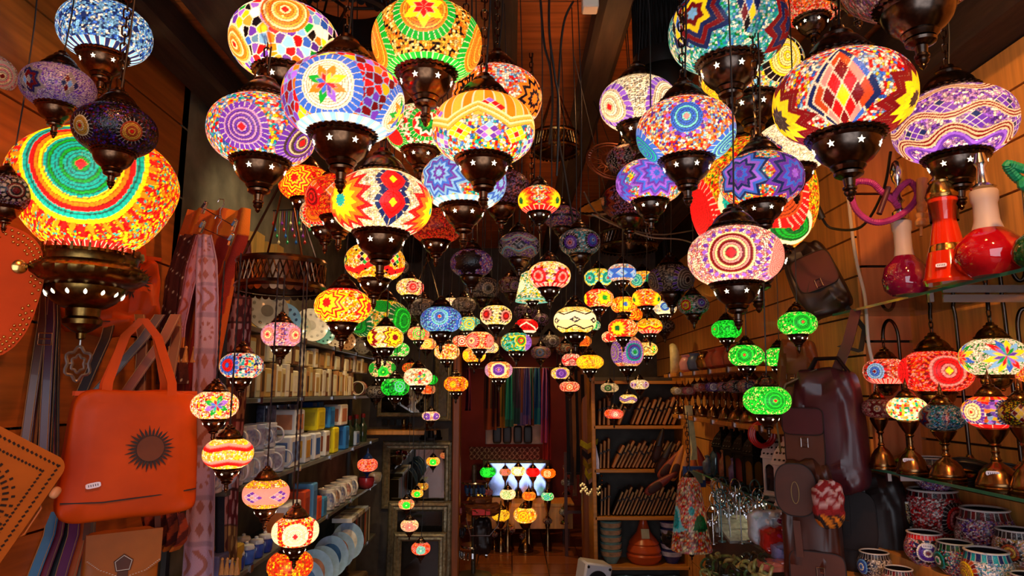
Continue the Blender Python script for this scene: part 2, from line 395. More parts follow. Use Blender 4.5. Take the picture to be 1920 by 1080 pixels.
def mosaic_mesh(name, R, ops, seed, nu, nv, shape, m):
    fn = SHAPES[shape]; tf = np.linspace(-1, 1, 801); pf = np.array([fn(x) for x in tf])
    sl = np.concatenate([[0], np.cumsum(np.hypot(*np.diff(pf, axis=0).T))]); t = np.interp(np.linspace(0, sl[-1], nv + 1), sl, tf)
    rz = np.array([fn(x) for x in t]); sarc = np.linspace(0, sl[-1], nv + 1) - np.interp(0, tf, sl); az = -PI + 2 * PI * np.arange(nu) / nu
    AZ = np.tile(az, nv + 1); RR = np.repeat(rz[:, 0], nu); ZZ = np.repeat(rz[:, 1], nu)
    V = np.stack([RR * np.cos(AZ) * R, RR * np.sin(AZ) * R, ZZ * R], 1)
    zc = ZZ * (.6 / abs(rz[-1, 1])) if shape in ('globe', 'flat') else ZZ
    zrow = zc[::nu]; col = paint(AZ, zc, ops, seed, 2 * PI / nu, np.repeat(sarc, nu), zrow, sarc)
    j, i = np.meshgrid(np.arange(nv), np.arange(nu), indexing='ij'); k = (i + 1) % nu
    Q = np.stack([j * nu + i, j * nu + k, (j + 1) * nu + k, (j + 1) * nu + i], -1).reshape(-1, 4)
    me = bpy.data.meshes.new(name); n = len(Q)
    me.vertices.add(len(V)); me.vertices.foreach_set('co', V.astype(np.float32).ravel())
    me.loops.add(n * 4); me.loops.foreach_set('vertex_index', Q.astype(np.int32).ravel())
    me.polygons.add(n); me.polygons.foreach_set('loop_start', np.arange(0, n * 4, 4, dtype=np.int32))
    try: me.polygons.foreach_set('loop_total', np.full(n, 4, dtype=np.int32))
    except Exception: pass
    me.polygons.foreach_set('use_smooth', np.ones(n, dtype=bool))
    ca = me.color_attributes.new('Col', 'FLOAT_COLOR', 'POINT')
    ca.data.foreach_set('color', np.concatenate([col, np.ones((len(V), 1))], 1).astype(np.float32).ravel())
    me.materials.append(m); me.update(); me.validate(); return me
M_MOS = attr_mat('lit_mosaic_glass', .25, .3, 0, True)
M_TILE = attr_mat('mosaic_tile', .35, .15)
M_BRZ = mat('dark_bronze', '4e423a', .24, 1, .35, 14)
M_BRZ2 = mat('warm_bronze', '604430', .25, 1, .35, 14)
M_BRS = mat('aged_brass', '90703c', .22, 1, .35, 14)
M_BLK = mat('black_cable', '0d0b0a', .5)
M_ROPE = mat('dark_twisted_cord', '1e0a08', .8)
M_CUT = emat('light_through_cutout', 'fff4d8', 2.2)
# unit fittings (globe radius = 1), shared by every lamp
def cap_mesh(n, m):
    b = MB(); b.lathe([(.5, .565), (.54, .585), (.56, .61), (.54, .635), (.5, .65), (.52, .67), (.50, .70), (.46, .72), (.44, .77), (.40, .84), (.33, .92), (.25, .98), (.2, 1.01), (.22, 1.04), (.2, 1.07), (.13, 1.10), (.11, 1.17), (.06, 1.19)], n, beads=(2, 5), amp=.045)
    return b.mesh('top_cap', m)
def cup_mesh(n, m, lit=False):
    b = MB(); b.use(m); b.lathe([(.5, -.535), (.55, -.56), (.57, -.585), (.55, -.61), (.51, -.625), (.53, -.65), (.5, -.685), (.48, -.70), (.47, -.76), (.43, -.86), (.36, -.95), (.27, -1.02), (.24, -1.04), (.25, -1.07), (.22, -1.11), (.2, -1.13)], n, beads=(2, 5), amp=.045)
    if lit: add_stars(b)
    return b.mesh('base_cup', m)
def fin_mesh(n, m):
    b = MB(); b.lathe([(.17, -1.13), (.21, -1.16), (.2, -1.2), (.14, -1.235), (.09, -1.25), (.075, -1.36), (.1, -1.38), (.1, -1.41), (.075, -1.43), (.09, -1.46), (.07, -1.5), (.045, -1.52), (.05, -1.55), (.02, -1.59), (.004, -1.6)], n)
    return b.mesh('finial', m)
def add_stars(b):
    b.use(M_CUT)
    for i in range(7):
        a = 2 * PI * (i + .5) / 7
        M = Matrix.Rotation(a, 4, 'Z') @ Matrix.Translation((.456, 0, -.80)) @ Matrix.Rotation(PI / 2, 4, 'Z') @ Matrix.Rotation(.38, 4, 'X')
        pts = []
        for q in range(10):
            rr = .058 if q % 2 == 0 else .024; pts.append((rr * math.sin(q * PI / 5), rr * math.cos(q * PI / 5)))
        b.T = M; b.prism(pts, .006, -.006)
    b.T = Matrix()
FIT = {}
def fit(kind, n, m, lit=False):
    k = (kind, n, m.name, lit)
    if k not in FIT: FIT[k] = {'cap': cap_mesh, 'cup': (lambda n, m: cup_mesh(n, m, lit)), 'fin': fin_mesh}[kind](n, m)
    return FIT[k]
def chain_mb(z0, z1, r=.0022, link_l=.026, w=.007):
    b = MB(); z = z0; k = 0; p = link_l - 2.2 * r
    n = max(1, min(46, int((z1 - z0) / p)))
    for q in range(n):
        pts = []
        for i in range(10):
            a = 2 * PI * i / 10; x = w * math.cos(a); y = (link_l / 2 - w) * (1 if math.sin(a) >= 0 else -1) + w * math.sin(a)
            pts.append((x, 0, z0 + q * p + link_l / 2 + y) if q % 2 else (0, x, z0 + q * p + link_l / 2 + y))
        b.tube(pts, r, 5, closed=True)
    return b
CEIL = 2.95
GLOW_W = 2.3
NL = [0]
def pendant(px, py, w, D, glow, label, ops, shape='globe', m=None, hang='chain', top=CEIL, group='hanging mosaic lamps', lamp=True, tint='ffd9a0', roll=0, name='mosaic_pendant_lamp', capsc=1.0):
    dz = .27 if py < 330 else .15 if py < 560 else .05
    ops = [(o[0], o[1], o[2] - dz, *o[3:]) if o[0] in 'm*fd' else (o[0], o[1] - dz * .7, *o[2:]) if o[0] in 'wz' and abs(o[1]) < .35 else o for o in ops]
    m = m or M_BRZ; NL[0] += 1; seed = NL[0] * 13 + 1
    d = F * D * math.sqrt(1 + ((px - 960) / F) ** 2) / w
    c = at(px, py, d); R = D / 2
    root = thing(name, label, 'lamp', c, 0, group); root.rotation_mode = 'XYZ'; root.rotation_euler = (math.radians(roll), 0, math.atan2(-c.y, -c.x))
    if w > 150: nu, nv, sg = 340, 130, 64
    elif w > 85: nu, nv, sg = 220, 84, 48
    elif w > 60: nu, nv, sg = 140, 52, 32
    else: nu, nv, sg = 96, 36, 24
    g = link(mosaic_mesh('globe', R, ops, seed, nu, nv, shape, M_MOS), 'globe', root); g.color = (glow, glow, glow, 1)
    hh = {'globe': .6, 'flat': .5, 'pear': .78, 'tall': .9, 'bell': .9, 'cone': 1.75}[shape]; off = (hh - .6) * R
    s = R * capsc
    oc = hh * R - .6 * s
    link(fit('cap', sg, m), 'top_cap', root, (0, 0, oc), scale=s)
    link(fit('cup', sg, m, w > 38 and glow > .3), 'base_cup', root, (0, 0, -oc), scale=s)
    link(fit('fin', 16, m), 'finial', root, (0, 0, -oc), scale=s)
    zt = oc + 1.17 * s
    L = (top - c.z)
    if L > zt + .02:
        if hang == 'chain':
            chain_mb(zt, L).build('chain', m, root)
        b = MB(); kx = .002 if hang == 'rope' else s * .05 + .006; sw = .01
        b.tube([(0, kx * .2, zt - .02), (sw * .3, kx, zt + (L - zt) * .2), (-sw, kx * 1.4, zt + (L - zt) * .5), (sw, kx, zt + (L - zt) * .75), (0, kx * .5, L)], .0022 if hang == 'chain' else .0018, 6)
        if hang == 'rope': b = MB(); n = int((L - zt) / .012); b.tube([(0, 0, zt - .01 + (L - zt + .01) * i / n) for i in range(n + 1)], [.0016 + .0012 * (i % 2) for i in range(n + 1)], 6)
        b.build('cord', M_ROPE if hang == 'rope' else M_BLK, root)
    if glow > .3 and lamp:
        ld = bpy.data.lights.new('bulb', 'POINT'); ld.energy = GLOW_W * (D / .25) ** 2 * glow; ld.color = hx(tint); ld.shadow_soft_size = .012
        lo = bpy.data.objects.new('bulb', ld); C.objects.link(lo); lo.parent = root; lo.location = (0, 0, -.25 * R)
    return root
# ------------------------------------------------------------------ the hanging lamps, front rows first
b = lambda *a: ('b',) + a
GRP = 'large mosaic lamps hanging at the front'
H = [
# px, py, width px, true diameter, glow, label, mosaic
(198, 62, 185, .24, .95, 'blue and white beaded lamp with scattered navy triangle chips above a dark purple lamp', [b('LBLWNBL', .045), ('c', 'N', .17, 22), ('r', -.6, -.47, 'NL', 44)]),
(110, 165, 150, .165, .22, 'dim purple beaded lamp with grey and navy lozenge patches beside the blue and white lamp', [b('VIPPI', .045, 'W'), ('*', -50, .1, .42, 6, 'DNMNA'), ('d', 5, .1, -15, .24, .42, 'NMAAL'), ('r', .45, .6, 'HN', 40)]),
(217, 245, 166, .17, .1, 'unlit blackish lamp with two gold spiral discs before the giant teardrop lamp', [b('HKMPNHK', .05), ('m', -54, .05, .36, 'DDC', 'K', 'R'), ('m', 22, .02, .36, 'DDF', 'K', 'R'), ('r', .5, .6, 'K', 40)]),
(-34, 135, 142, .16, .6, 'pinkish beaded lamp cut off by the edge beside a hanging chain', [b('SCWQS', .05), ('m', 35, 0, .55, 'SCQ', 'Q', 'M')]),
(15, 360, 124, .133, .25, 'small dim dark lamp with a brown and white spiral disc overlapping the giant lamp', [b('HQAMKI', .05), ('m', 14, .02, .46, 'QMK', 'KQ', 'M', 't', 26), ('r', .45, .6, 'K', 40)]),
(535, 82, 210, .262, 1.0, 'lamp of multicoloured glass shards with gold bead spiral medallions', [('s', 'PRLGYVKOLBPWVD', .16, 'W'), ('m', -72, -.05, .36, 'DCO', '', 'R'), ('m', -2, .4, .42, 'DCO', '', 'R'), ('m', 66, -.05, .36, 'DCO', '', 'R')]),
(492, 248, 208, .235, .95, 'lamp of rainbow beads with purple spiral medallion and a red centre chip', [b('RYBWTOLS', .05), ('m', -22, 0, .47, 'PI', 'P', 'R', 't', 26), ('m', 52, -.05, .5, 'PHQ', 'P', 'R', 't', 26)]),
(645, 190, 232, .25, 1.0, 'large lamp with white bead rings round a many coloured star, and blue tile borders', [('s', 'RPYVMOR', .15, 'L'), ('m', -16, .12, .56, 'XWX', 'B', '', 't', 30), ('f', -16, .12, .33, 8, 'YYYOROBGPVRO'), ('m', 72, .0, .5, 'XWX', 'B', '', 't', 30), ('f', 72, 0, .3, 8, 'YOPBYG'), ('r', -.6, -.5, 'LW', 40)]),
(801, 82, 207, .24, 1.05, 'gold beaded lamp with green tile rings round a yellow and red six pointed star', [b('DDOKC', .045), ('m', -4, .38, .56, 'ODO', 'G', '', 't', 32), ('f', -4, .40, .38, 6, 'RYRY'), ('m', 78, .1, .6, 'ODO', 'G', '', 't', 30), ('m', -82, .1, .6, 'ODO', 'G', '', 't', 30), ('r', -.6, -.52, 'GE', 40)]),
(932, 186, 168, .25, .85, 'lamp of pink and white beads with orange and black star, behind the zigzag ribbon lamp', [b('WSRLWO', .05), ('*', -45, .1, .48, 10, 'OKOKO'), ('*', 58, .05, .5, 10, 'OKOKO')]),
(907, 245, 192, .22, 1.05, 'lamp with zigzag gold bead ribbon between yellow, red and violet square tiles', [b('WLRYBOWT', .055), ('r', -.1, .62, 'OD', 30), ('d', 5, -.06, 30, .3, .2, 'YYYR'), ('d', 5, .34, -6, .3, .2, 'RRVRY'), ('d', 5, -.1, -6, .3, .2, 'PVLC'), ('z', .14, .13, 5, 30, .1, 'DCDC', 4)]),
(790, 245, 134, .19, .95, 'lamp of white beads with red and green bead loops behind the gold lamp', [b('WRWGW', .055), ('m', 8, .1, .5, 'R', 'G', 'Y', 't', 24), ('*', 8, .1, .3, 8, 'YGUW'), ('m', -62, -.1, .42, 'R', 'G', 'R', 't', 24)]),
(870, 342, 160, .215, .95, 'lamp of blue and violet lozenge tiles over rainbow beads below the yellow diamond lamp', [b('WRYTOLS', .055), ('*', -34, .1, .62, 10, 'LPLBPLBL'), ('*', 60, .0, .6, 10, 'LPLBLB'), ('r', -.6, -.5, 'LW', 40)]),
(716, 384, 190, .22, 1.05, 'white beaded lamp with red linked lozenges and yellow sunburst star', [b('WCWXQW', .045), ('*', -52, .04, .6, 12, 'TTYYYOORR'), ('8', 12, 'R', 'R', 'Y', 'N'), ('*', 76, .0, .6, 12, 'TYYYOORR'), ('r', .5, .6, 'CW', 40)]),
(574, 346, 104, .17, .9, 'orange red lamp with yellow zigzag star behind the dark red lamp', [b('YORR', .06), ('*', -25, .1, .6, 8, 'RRYRYRYR'), ('*', 55, 0, .5, 8, 'RYRYRY')]),
(638, 372, 132, .185, .65, 'deep orange and red lozenge tile lamp behind the white beaded lamp', [b('FRO', .06, 'M'), ('d', 7, .1, 0, .42, .42, 'OFRO'), ('m', -55, -.02, .3, 'RM', '', 'R')]),
(612, 402, 100, .16, .75, 'lamp with an orange medallion and white beads below the deep orange lamp', [b('WROTC', .06), ('m', -30, -.05, .5, 'OFO', 'R', 'R', 't', 20)]),
(818, 425, 98, .16, .35, 'dim dark red lamp beside the blue lozenge lamp', [b('FRMF', .05), ('*', -30, .15, .5, 10, 'MRMFM')]),
(703, 492, 114, .165, .95, 'yellow lamp with red ribbon and black chips behind the white lamp cup', [b('YODYX', .06), ('z', -.2, .12, 4, 0, .09, 'R', 1), ('d', 6, .16, 20, .3, .28, 'RKGY'), ('c', 'K', .12, 12)]),
(643, 575, 108, .165, 1.05, 'red and yellow lamp with bold eight pointed zigzag star hanging below the fitting', [b('YYORX', .06), ('*', -34, .08, .66, 8, 'RRYYRYRY'), ('*', 66, 0, .6, 8, 'RRYRYR'), ('r', .5, .6, 'R', 40)]),
(1011, 376, 80, .125, .95, 'small sunflower lamp with yellow and red petal stars and a beaded middle', [b('WRYTWO', .07), ('*', -60, 0, .75, 12, 'UUYYYOORR'), ('*', 60, 0, .75, 12, 'UUYYYOORR'), ('r', -.6, -.42, 'R', 40)]),
(884, 494, 80, .13, .1, 'unlit mauve lamp with black lozenge star', [b('IVSPW', .06), ('*', -12, .05, .65, 8, 'KKKKKK')]),
(973, 462, 78, .13, .1, 'unlit grey lamp with wavy bands round black lozenges', [b('IQAP', .06), ('d', 5, .06, 0, .36, .3, 'KKKH'), ('w', .34, .1, 5, 90, .08, 'QJQ', 3), ('w', -.2, .1, 5, -90, .08, 'QJQ', 3)]),
(1087, 455, 78, .13, .12, 'unlit lamp with one pink and one blue spiral disc on grey beads', [b('QJTAW', .06), ('m', -28, -.02, .46, 'SIP', 'K', 'M', 't', 20), ('m', 40, .1, .44, 'LBP', 'K', 'M', 't', 20)]),
(940, 355, 108, .18, .12, 'dark plum beaded lamp half hidden behind the blue lozenge lamp', [b('MIHS', .05), ('d', 6, .1, 10, .1, .5, 'KMKK')]),
(1053, 408, 66, .13, .1, 'unlit mauve beaded lamp with dark tile bands behind the small sunflower lamp', [b('IQSP', .06), ('r', .2, .3, 'K', 30), ('r', -.15, -.02, 'K', 30)]),
(1030, 517, 80, .13, 1.0, 'cream lamp with two red spiral medallions in front of the bell shade', [b('YWCXO', .07), ('m', -32, .0, .52, 'RSR', 'MI', 'R', 'p', 14), ('m', 40, -.05, .52, 'RSR', 'MI', 'R', 'p', 14), ('r', -.6, -.45, 'SR', 40)]),
(1078, 601, 80, .14, 1.0, 'cream lamp with black zigzag lines and a row of black lozenges', [b('CDCYC', .06), ('w', .0, .0, 5, 0, .36, 'CX', 1), ('z', .32, .08, 6, 0, .035, 'K'), ('z', -.34, .08, 6, 0, .035, 'K'), ('d', 6, 0, 0, .3, .16, 'KKKC')]),
(827, 600, 78, .14, .9, 'blue lamp with a turquoise medallion and small red centre', [b('BLJPB', .06), ('m', -4, .12, .55, 'JBL', 'B', 'R', 't', 26), ('m', 74, -.1, .5, 'BL', 'B', 'R')]),
(930, 592, 60, .13, 1.0, 'cream lamp with two maroon medallions beside the blue lamp', [b('CWYXC', .08), ('m', -38, .05, .5, 'RMS', 'H', 'R', 'p', 12), ('m', 40, -.05, .5, 'RMS', 'H', 'R', 'p', 12)]),
(723, 633, 68, .125, 1.1, 'cream lamp with yellow and brown pinwheel stars above a white rim', [b('XWCY', .08), ('*', 32, 0, .66, 8, 'MMYYMYM'), ('*', -66, 0, .6, 8, 'MYYMM')]),
(712, 600, 118, .24, .55, 'big green and straw lamp hanging behind the pinwheel lamp', [b('CYDG', .05), ('m', -50, -.1, .62, 'GUG', 'U', 'U', 't', 20), ('m', 52, -.02, .66, 'EGG', 'U', 'G', 't', 20), ('m', 3, .45, .3, 'G', '', '')]),
(784, 707, 54, .13, 1.1, 'white lamp with a coloured flower of chips over the green lamps', [b('WWXSC', .08), ('f', 8, 0, .5, 6, 'YGNRTO'), ('c', 'R', .2, 8)]),
(717, 692, 52, .14, .8, 'pale lamp with three green discs', [b('CQSG', .08), ('m', 4, -.2, .4, 'EGE', '', 'Y'), ('m', -58, .12, .38, 'G', '', ''), ('m', 62, .12, .38, 'G', '', '')]),
(741, 726, 54, .14, .75, 'plain bright green lamp lowest of the green lamps on that side', [b('EGEU', .07), ('m', 20, .1, .4, 'EJ', '', 'G')]),
(746, 656, 44, .14, .7, 'small green and white lamp directly above the three-disc lamp', [b('EQEW', .09), ('m', -10, .2, .5, 'G', '', '')]),
(855, 720, 46, .13, .9, 'orange lamp with a yellow eye medallion by the doorway', [b('OYOF', .09), ('m', -14, 0, .5, 'YYO', 'F', 'G'), ('m', 70, 0, .5, 'YO', 'F', 'G')]),
(889, 666, 44, .13, .95, 'orange and yellow lamp with two green-centred eyes', [b('YOCO', .09), ('m', -50, 0, .5, 'YY', 'O', 'G'), ('m', 50, 0, .5, 'YY', 'O', 'G')]),
(899, 639, 54, .13, .9, 'salmon lamp with pink medallions above the green-eyed lamp', [b('CSOC', .09), ('m', -34, 0, .58, 'SCS', 'R', 'M'), ('m', 52, 0, .55, 'S', 'R', 'R')]),
(968, 642, 58, .14, .95, 'lamp of teal and yellow beads with a violet disc at its side', [b('TYJGT', .09), ('m', 72, 0, .6, 'V', '', 'P'), ('m', 18, .1, .4, 'YRG', '', 'G')]),
(987, 612, 44, .14, .8, 'bright red lamp with white bead lines', [b('RRR', .09), ('z', 0, .3, 3, 0, .06, 'W'), ('r', -.6, -.4, 'W', 30)]),
(935, 694, 52, .13, .95, 'orange lamp with one purple medallion in front of the hanging scarves', [b('OCSD', .09), ('m', 0, .05, .6, 'PVP', 'C', 'S'), ('m', 80, 0, .5, 'I', '', ''), ('m', -80, 0, .5, 'I', '', '')]),
(838, 660, 48, .14, 1.0, 'golden cracked-bead lamp below the blue lamp', [b('YDXFX', .12, 'F')]),
(769, 539, 52, .14, 1.0, 'white and pink lamp with a red ring medallion', [b('WSXYC', .09), ('m', 12, .05, .5, 'SRS', 'M', 'R'), ('m', 78, .05, .5, 'SR', 'M', '')]),
(792, 577, 54, .15, .1, 'unlit grey lamp with a sage disc behind the blue lamp', [b('AWQA', .07), ('m', 12, .02, .5, 'QAQ', 'KH', 'H', 't', 20)]),
(1166, 512, 54, .13, .85, 'blue lamp with a band of pale blue lozenges', [b('QWLSQ', .08), ('w', 0, 0, 5, 0, .32, 'B'), ('d', 6, 0, 0, .42, .3, 'LLLB')]),
(1122, 521, 54, .14, .8, 'yellow lamp with two turquoise medallions', [b('YCDG', .08), ('m', -38, .02, .6, 'TJT', 'JY', 'R'), ('m', 42, .02, .6, 'TJT', 'JY', 'R')]),
(1205, 525, 52, .145, .75, 'cream lamp with turquoise discs behind the blue lozenge lamp', [b('CYOQ', .08), ('m', -30, .02, .5, 'TJ', '', 'B'), ('m', 40, .02, .5, 'TG', '', 'B')]),
(1123, 560, 56, .13, 1.0, 'red edged lamp with a yellow sunburst and a green star centre', [b('YOSRC', .08), ('*', 24, 0, .75, 8, 'GGYYYRCR'), ('*', -75, 0, .6, 8, 'GYYRR'), ('r', .48, .6, 'R', 30)]),
(1170, 572, 50, .135, .95, 'yellow sunburst lamp with a blue star centre', [b('YOCR', .08), ('*', 6, 0, .72, 8, 'BBYYYRYR')]),
(1212, 559, 54, .13, 1.0, 'lamp with sunflower eyes on both sides of a speckled middle', [b('WYOCR', .07), ('*', -62, 0, .8, 12, 'UUYYYOOR'), ('*', 62, 0, .8, 12, 'UUYYYOOR')]),
(1168, 616, 56, .13, 1.0, 'orange lamp with a green star sunburst and speckled side', [b('COWDR', .07), ('*', -22, 0, .75, 12, 'UUYYYORR')]),
(1218, 612, 48, .135, .9, 'yellow lamp with red and yellow wavy bands', [b('YOYC', .09), ('z', -.1, .1, 6, 0, .12, 'RY', 2), ('r', -.6, -.35, 'SR', 30)]),
(1247, 577, 44, .135, .8, 'pale lamp with one bright blue medallion', [b('WCLQ', .09), ('m', 0, .05, .55, 'BLB', 'C', 'L'), ('r', -.6, -.4, 'X', 30)]),
(1176, 660, 62, .17, .6, 'lantern with a violet and turquoise ring medallion', [b('QCSO', .07), ('m', 28, .0, .75, 'TJBP', 'V', 'G', 't', 26), ('m', -60, .0, .7, 'AV', 'P', '')], 'tall'),
(1212, 655, 42, .12, .85, 'small lime lamp with black outlined lozenges', [b('CDC', .09), ('d', 4, 0, 45, .55, .36, 'YEYG'), ('z', .0, .22, 4, 0, .04, 'K')]),
(1106, 679, 52, .135, 1.15, 'yellow glass lamp glowing white at its middle', [b('YYDO', .09), ('m', 36, .1, .4, 'YD', '', 'D'), ('m', -50, .1, .4, 'YD', '', 'D')], 'flat'),
(1072, 675, 38, .13, .8, 'pink and red lamp behind the yellow glass lamp', [b('SRSW', .09), ('z', 0, .2, 4, 0, .08, 'R')]),
(1051, 700, 36, .12, .8, 'cream lamp with a violet medallion near the window', [b('CYWD', .09), ('m', 5, 0, .6, 'PVP', '', 'P')]),
(1068, 725, 38, .12, .85, 'salmon lamp with an orange sun medallion', [b('SCSR', .09), ('m', 0, 0, .55, 'XOXF', 'F', 'X')], 'flat'),
(1014, 661, 38, .13, .12, 'unlit grey lamp with a pale blue disc before the red arch', [b('AQIS', .08), ('m', -5, 0, .6, 'AQL', '', 'H')]),
(1143, 727, 34, .12, .4, 'small white lamp with a grey eye in front of the book shelves', [b('WCQ', .09), ('m', -10, 0, .5, 'HAG', '', 'G')], 'flat'),
(1178, 748, 34, .12, .7, 'cream lamp with purple wavy band in front of the book shelves', [b('CYW', .09), ('w', 0, .15, 4, 0, .18, 'PIP', 2)], 'flat'),
(1199, 721, 36, .12, .6, 'white lamp with mauve lozenges above the purple wavy lamp', [b('WC', .09), ('d', 4, 0, 45, .5, .4, 'IPIM')], 'flat'),
(1151, 776, 36, .12, .8, 'coral lamp with a pink medallion lowest before the book shelves', [b('SRO', .09), ('m', 10, 0, .6, 'SWS', 'R', 'W')], 'flat'),
(808, 780, 34, .12, .8, 'small cream lamp with two violet discs over the mirrors', [b('SCW', .09), ('m', -30, 0, .45, 'PV', '', 'W'), ('m', 40, 0, .45, 'PV', '', 'W')], 'flat'),
# right hand front
(1364, 58, 228, .31, .55, 'large teal and blue beaded lamp with tilted dark red and yellow lozenges', [b('WLTBJGW', .045, 'T'), ('*', -32, .22, .55, 6, 'LMYNMN'), ('d', 5, .2, -20, .2, .5, 'NMKYB'), ('*', 78, .1, .5, 6, 'NMNM')]),
(1580, 187, 276, .28, .72, 'very large red, white and blue beaded lamp with red lozenge in an orange bead frame', [b('WBRLWSYR', .045), ('m', 3, 0, .04, 'W', '', ''), ('d', 4, -.04, 0, .56, .86, 'NNNBN'), ('d', 4, -.04, 0, .44, .74, 'FSFSF'), ('d', 4, -.04, 0, .3, .56, 'MRMRY'), ('*', -72, 0, .6, 10, 'HHYYMM'), ('*', 76, 0, .6, 10, 'HYYMM')]),
(1787, 236, 244, .30, .85, 'large violet lamp with beaded wave ribbons and purple lozenge tiles', [b('WIVPI', .045), ('d', 6, .27, 10, .28, .2, 'PPNP'), ('d', 6, -.02, -20, .28, .2, 'PPNP'), ('d', 6, -.4, 6, .24, .15, 'PVPV'), ('w', .42, .07, 6, 100, .062, 'QMQMQ', 1), ('w', .12, .07, 6, -80, .062, 'QMQMQ', 1), ('w', -.2, .07, 6, 100, .062, 'QMQMQ', 1), ('w', -.31, .07, 6, 100, .035, 'PV', 1)]),
(1196, 196, 146, .22, .85, 'white lamp with bead spirals and violet zigzag bands', [b('WXWQ', .05, 'H'), ('m', -50, .0, .62, 'WQX', 'PV', 'R', 't', 24), ('m', 50, .1, .62, 'WQX', 'PV', 'R', 't', 24)]),
(1285, 249, 188, .235, 1.0, 'coral and white beaded lamp with blue bead spiral medallion', [b('WORLSPCO', .05), ('m', 2, .22, .42, 'BJB', 'PV', 'S', 'x', 16), ('m', -80, -.1, .5, 'TB', 'B', ''), ('m', 80, -.15, .5, 'BJ', 'B', '')]),
(1218, 342, 128, .175, .95, 'lamp with violet and blue lozenge star below the coral lamp', [b('WROLYT', .06), ('*', 12, .12, .72, 10, 'BVBPVBPV'), ('*', -75, .0, .6, 10, 'PVPBP')]),
(1427, 338, 162, .195, .75, 'indigo star lamp in front of the tall red and green lamp', [b('WROLYTS', .055), ('*', -28, .1, .62, 8, 'PBPNVBN'), ('*', 50, .05, .62, 8, 'VPBPNP')]),
(1487, 276, 150, .2, 1.0, 'white lamp with red lozenge panel outlined in navy behind the very large lamp', [b('WWXW', .045), ('d', 4, 0, 40, .44, .46, 'NNN'), ('d', 4, 0, 40, .36, .38, 'RRRY')]),
(1408, 134, 200, .31, .8, 'cream and rainbow beaded lamp with black-edged gold loops behind the teal lamp', [b('CWTSYL', .05), ('m', 42, .12, .5, 'CYC', 'K', '', 't', 20), ('m', -70, -.2, .5, 'YD', 'K', '', 't', 20)]),
(1411, 372, 242, .40, .95, 'tall urn-shaped lamp with scarlet and green discs on gold and red beads', [b('YORGYDR', .03), ('m', -64, -.1, .52, 'R', 'R', '', 't', 30), ('m', 48, -.52, .34, 'GUG', 'X', 'R', 't', 40), ('m', 20, .0, .6, 'F', 'R', '', 't', 30), ('m', -14, -.1, .28, 'T', 'X', '')], 'tall'),
(1378, 482, 182, .19, 1.0, 'pale pink beaded lamp with maroon spiral medallion and violet chips', [b('WSWXSI', .055, 'M'), ('m', -4, .06, .66, 'SMC', 'PV', 'R', 'x', 24), ('m', 72, 0, .6, 'S', 'PV', '', 'x', 24)]),
(1495, 607, 76, .125, .95, 'green glass lamp with red dot, uppermost at the right of the green cluster', [b('EGEGEC', .05), ('m', 16, .05, .5, 'GEG', '', 'R')]),
(1362, 618, 58, .125, .85, 'green glass lamp at the aisle side of the green cluster', [b('EGEGE', .06), ('m', -50, .05, .5, 'GE', '', 'R')]),
(1399, 667, 68, .125, .95, 'green glass lamp in the middle row of the cluster, nearer the aisle', [b('EGEGEC', .05), ('m', -5, .05, .5, 'GEG', '', 'R')]),
(1461, 670, 62, .125, .95, 'green glass lamp in the middle row of the cluster, nearer the bags', [b('EGEGEC', .05), ('m', 20, .05, .5, 'GEG', '', 'R')]),
(1438, 751, 92, .125, 1.0, 'largest and lowest bright green glass lamp above a red coil', [b('EGEGECE', .045), ('m', 20, .05, .5, 'GEG', '', 'R')]),
(1300, 572, 60, .125, .12, 'unlit grey lamp with rainbow eye medallions by the brick-brown curtain', [b('QAJGW', .07), ('m', -30, -.05, .5, 'SYR', 'G', 'R'), ('m', 32, .1, .5, 'LPA', 'K', 'N')]),
(1258, 524, 88, .19, .08, 'big unlit slate lamp with bead-edged round panels', [b('HAQH', .06), ('m', -60, 0, .6, 'HA', 'PK', '', 't', 30), ('m', 46, 0, .7, 'AH', 'PK', 'K', 't', 30)]),
(1178, 300, 84, .15, .1, 'unlit mauve lamp with black lozenges behind the coral lamp', [b('IMQS', .06), ('d', 8, .05, 0, .25, .55, 'KKKH')]),
(1178, 378, 102, .19, .12, 'unlit dark plum teardrop lamp behind the violet and blue lamp', [b('MIHS', .05), ('*', -70, .1, .6, 10, 'FHMF')]),
(1520, 4, 130, .2, .5, 'red and orange beaded lamp cut off at the top', [b('ROFSQ', .05)]),
(1712, -62, 300, .27, .2, 'huge dim mauve beaded lamp whose big bronze cup hangs at the top', [b('IQWSA', .045), ('c', 'F', .2, 5)]),
(1600, -70, 190, .22, .1, 'dark lamp whose ribbed bronze cup hangs above the very large lamp', [b('HMFK', .05)]),
# low cluster on the shelf side, hung from the round bronze fitting
]
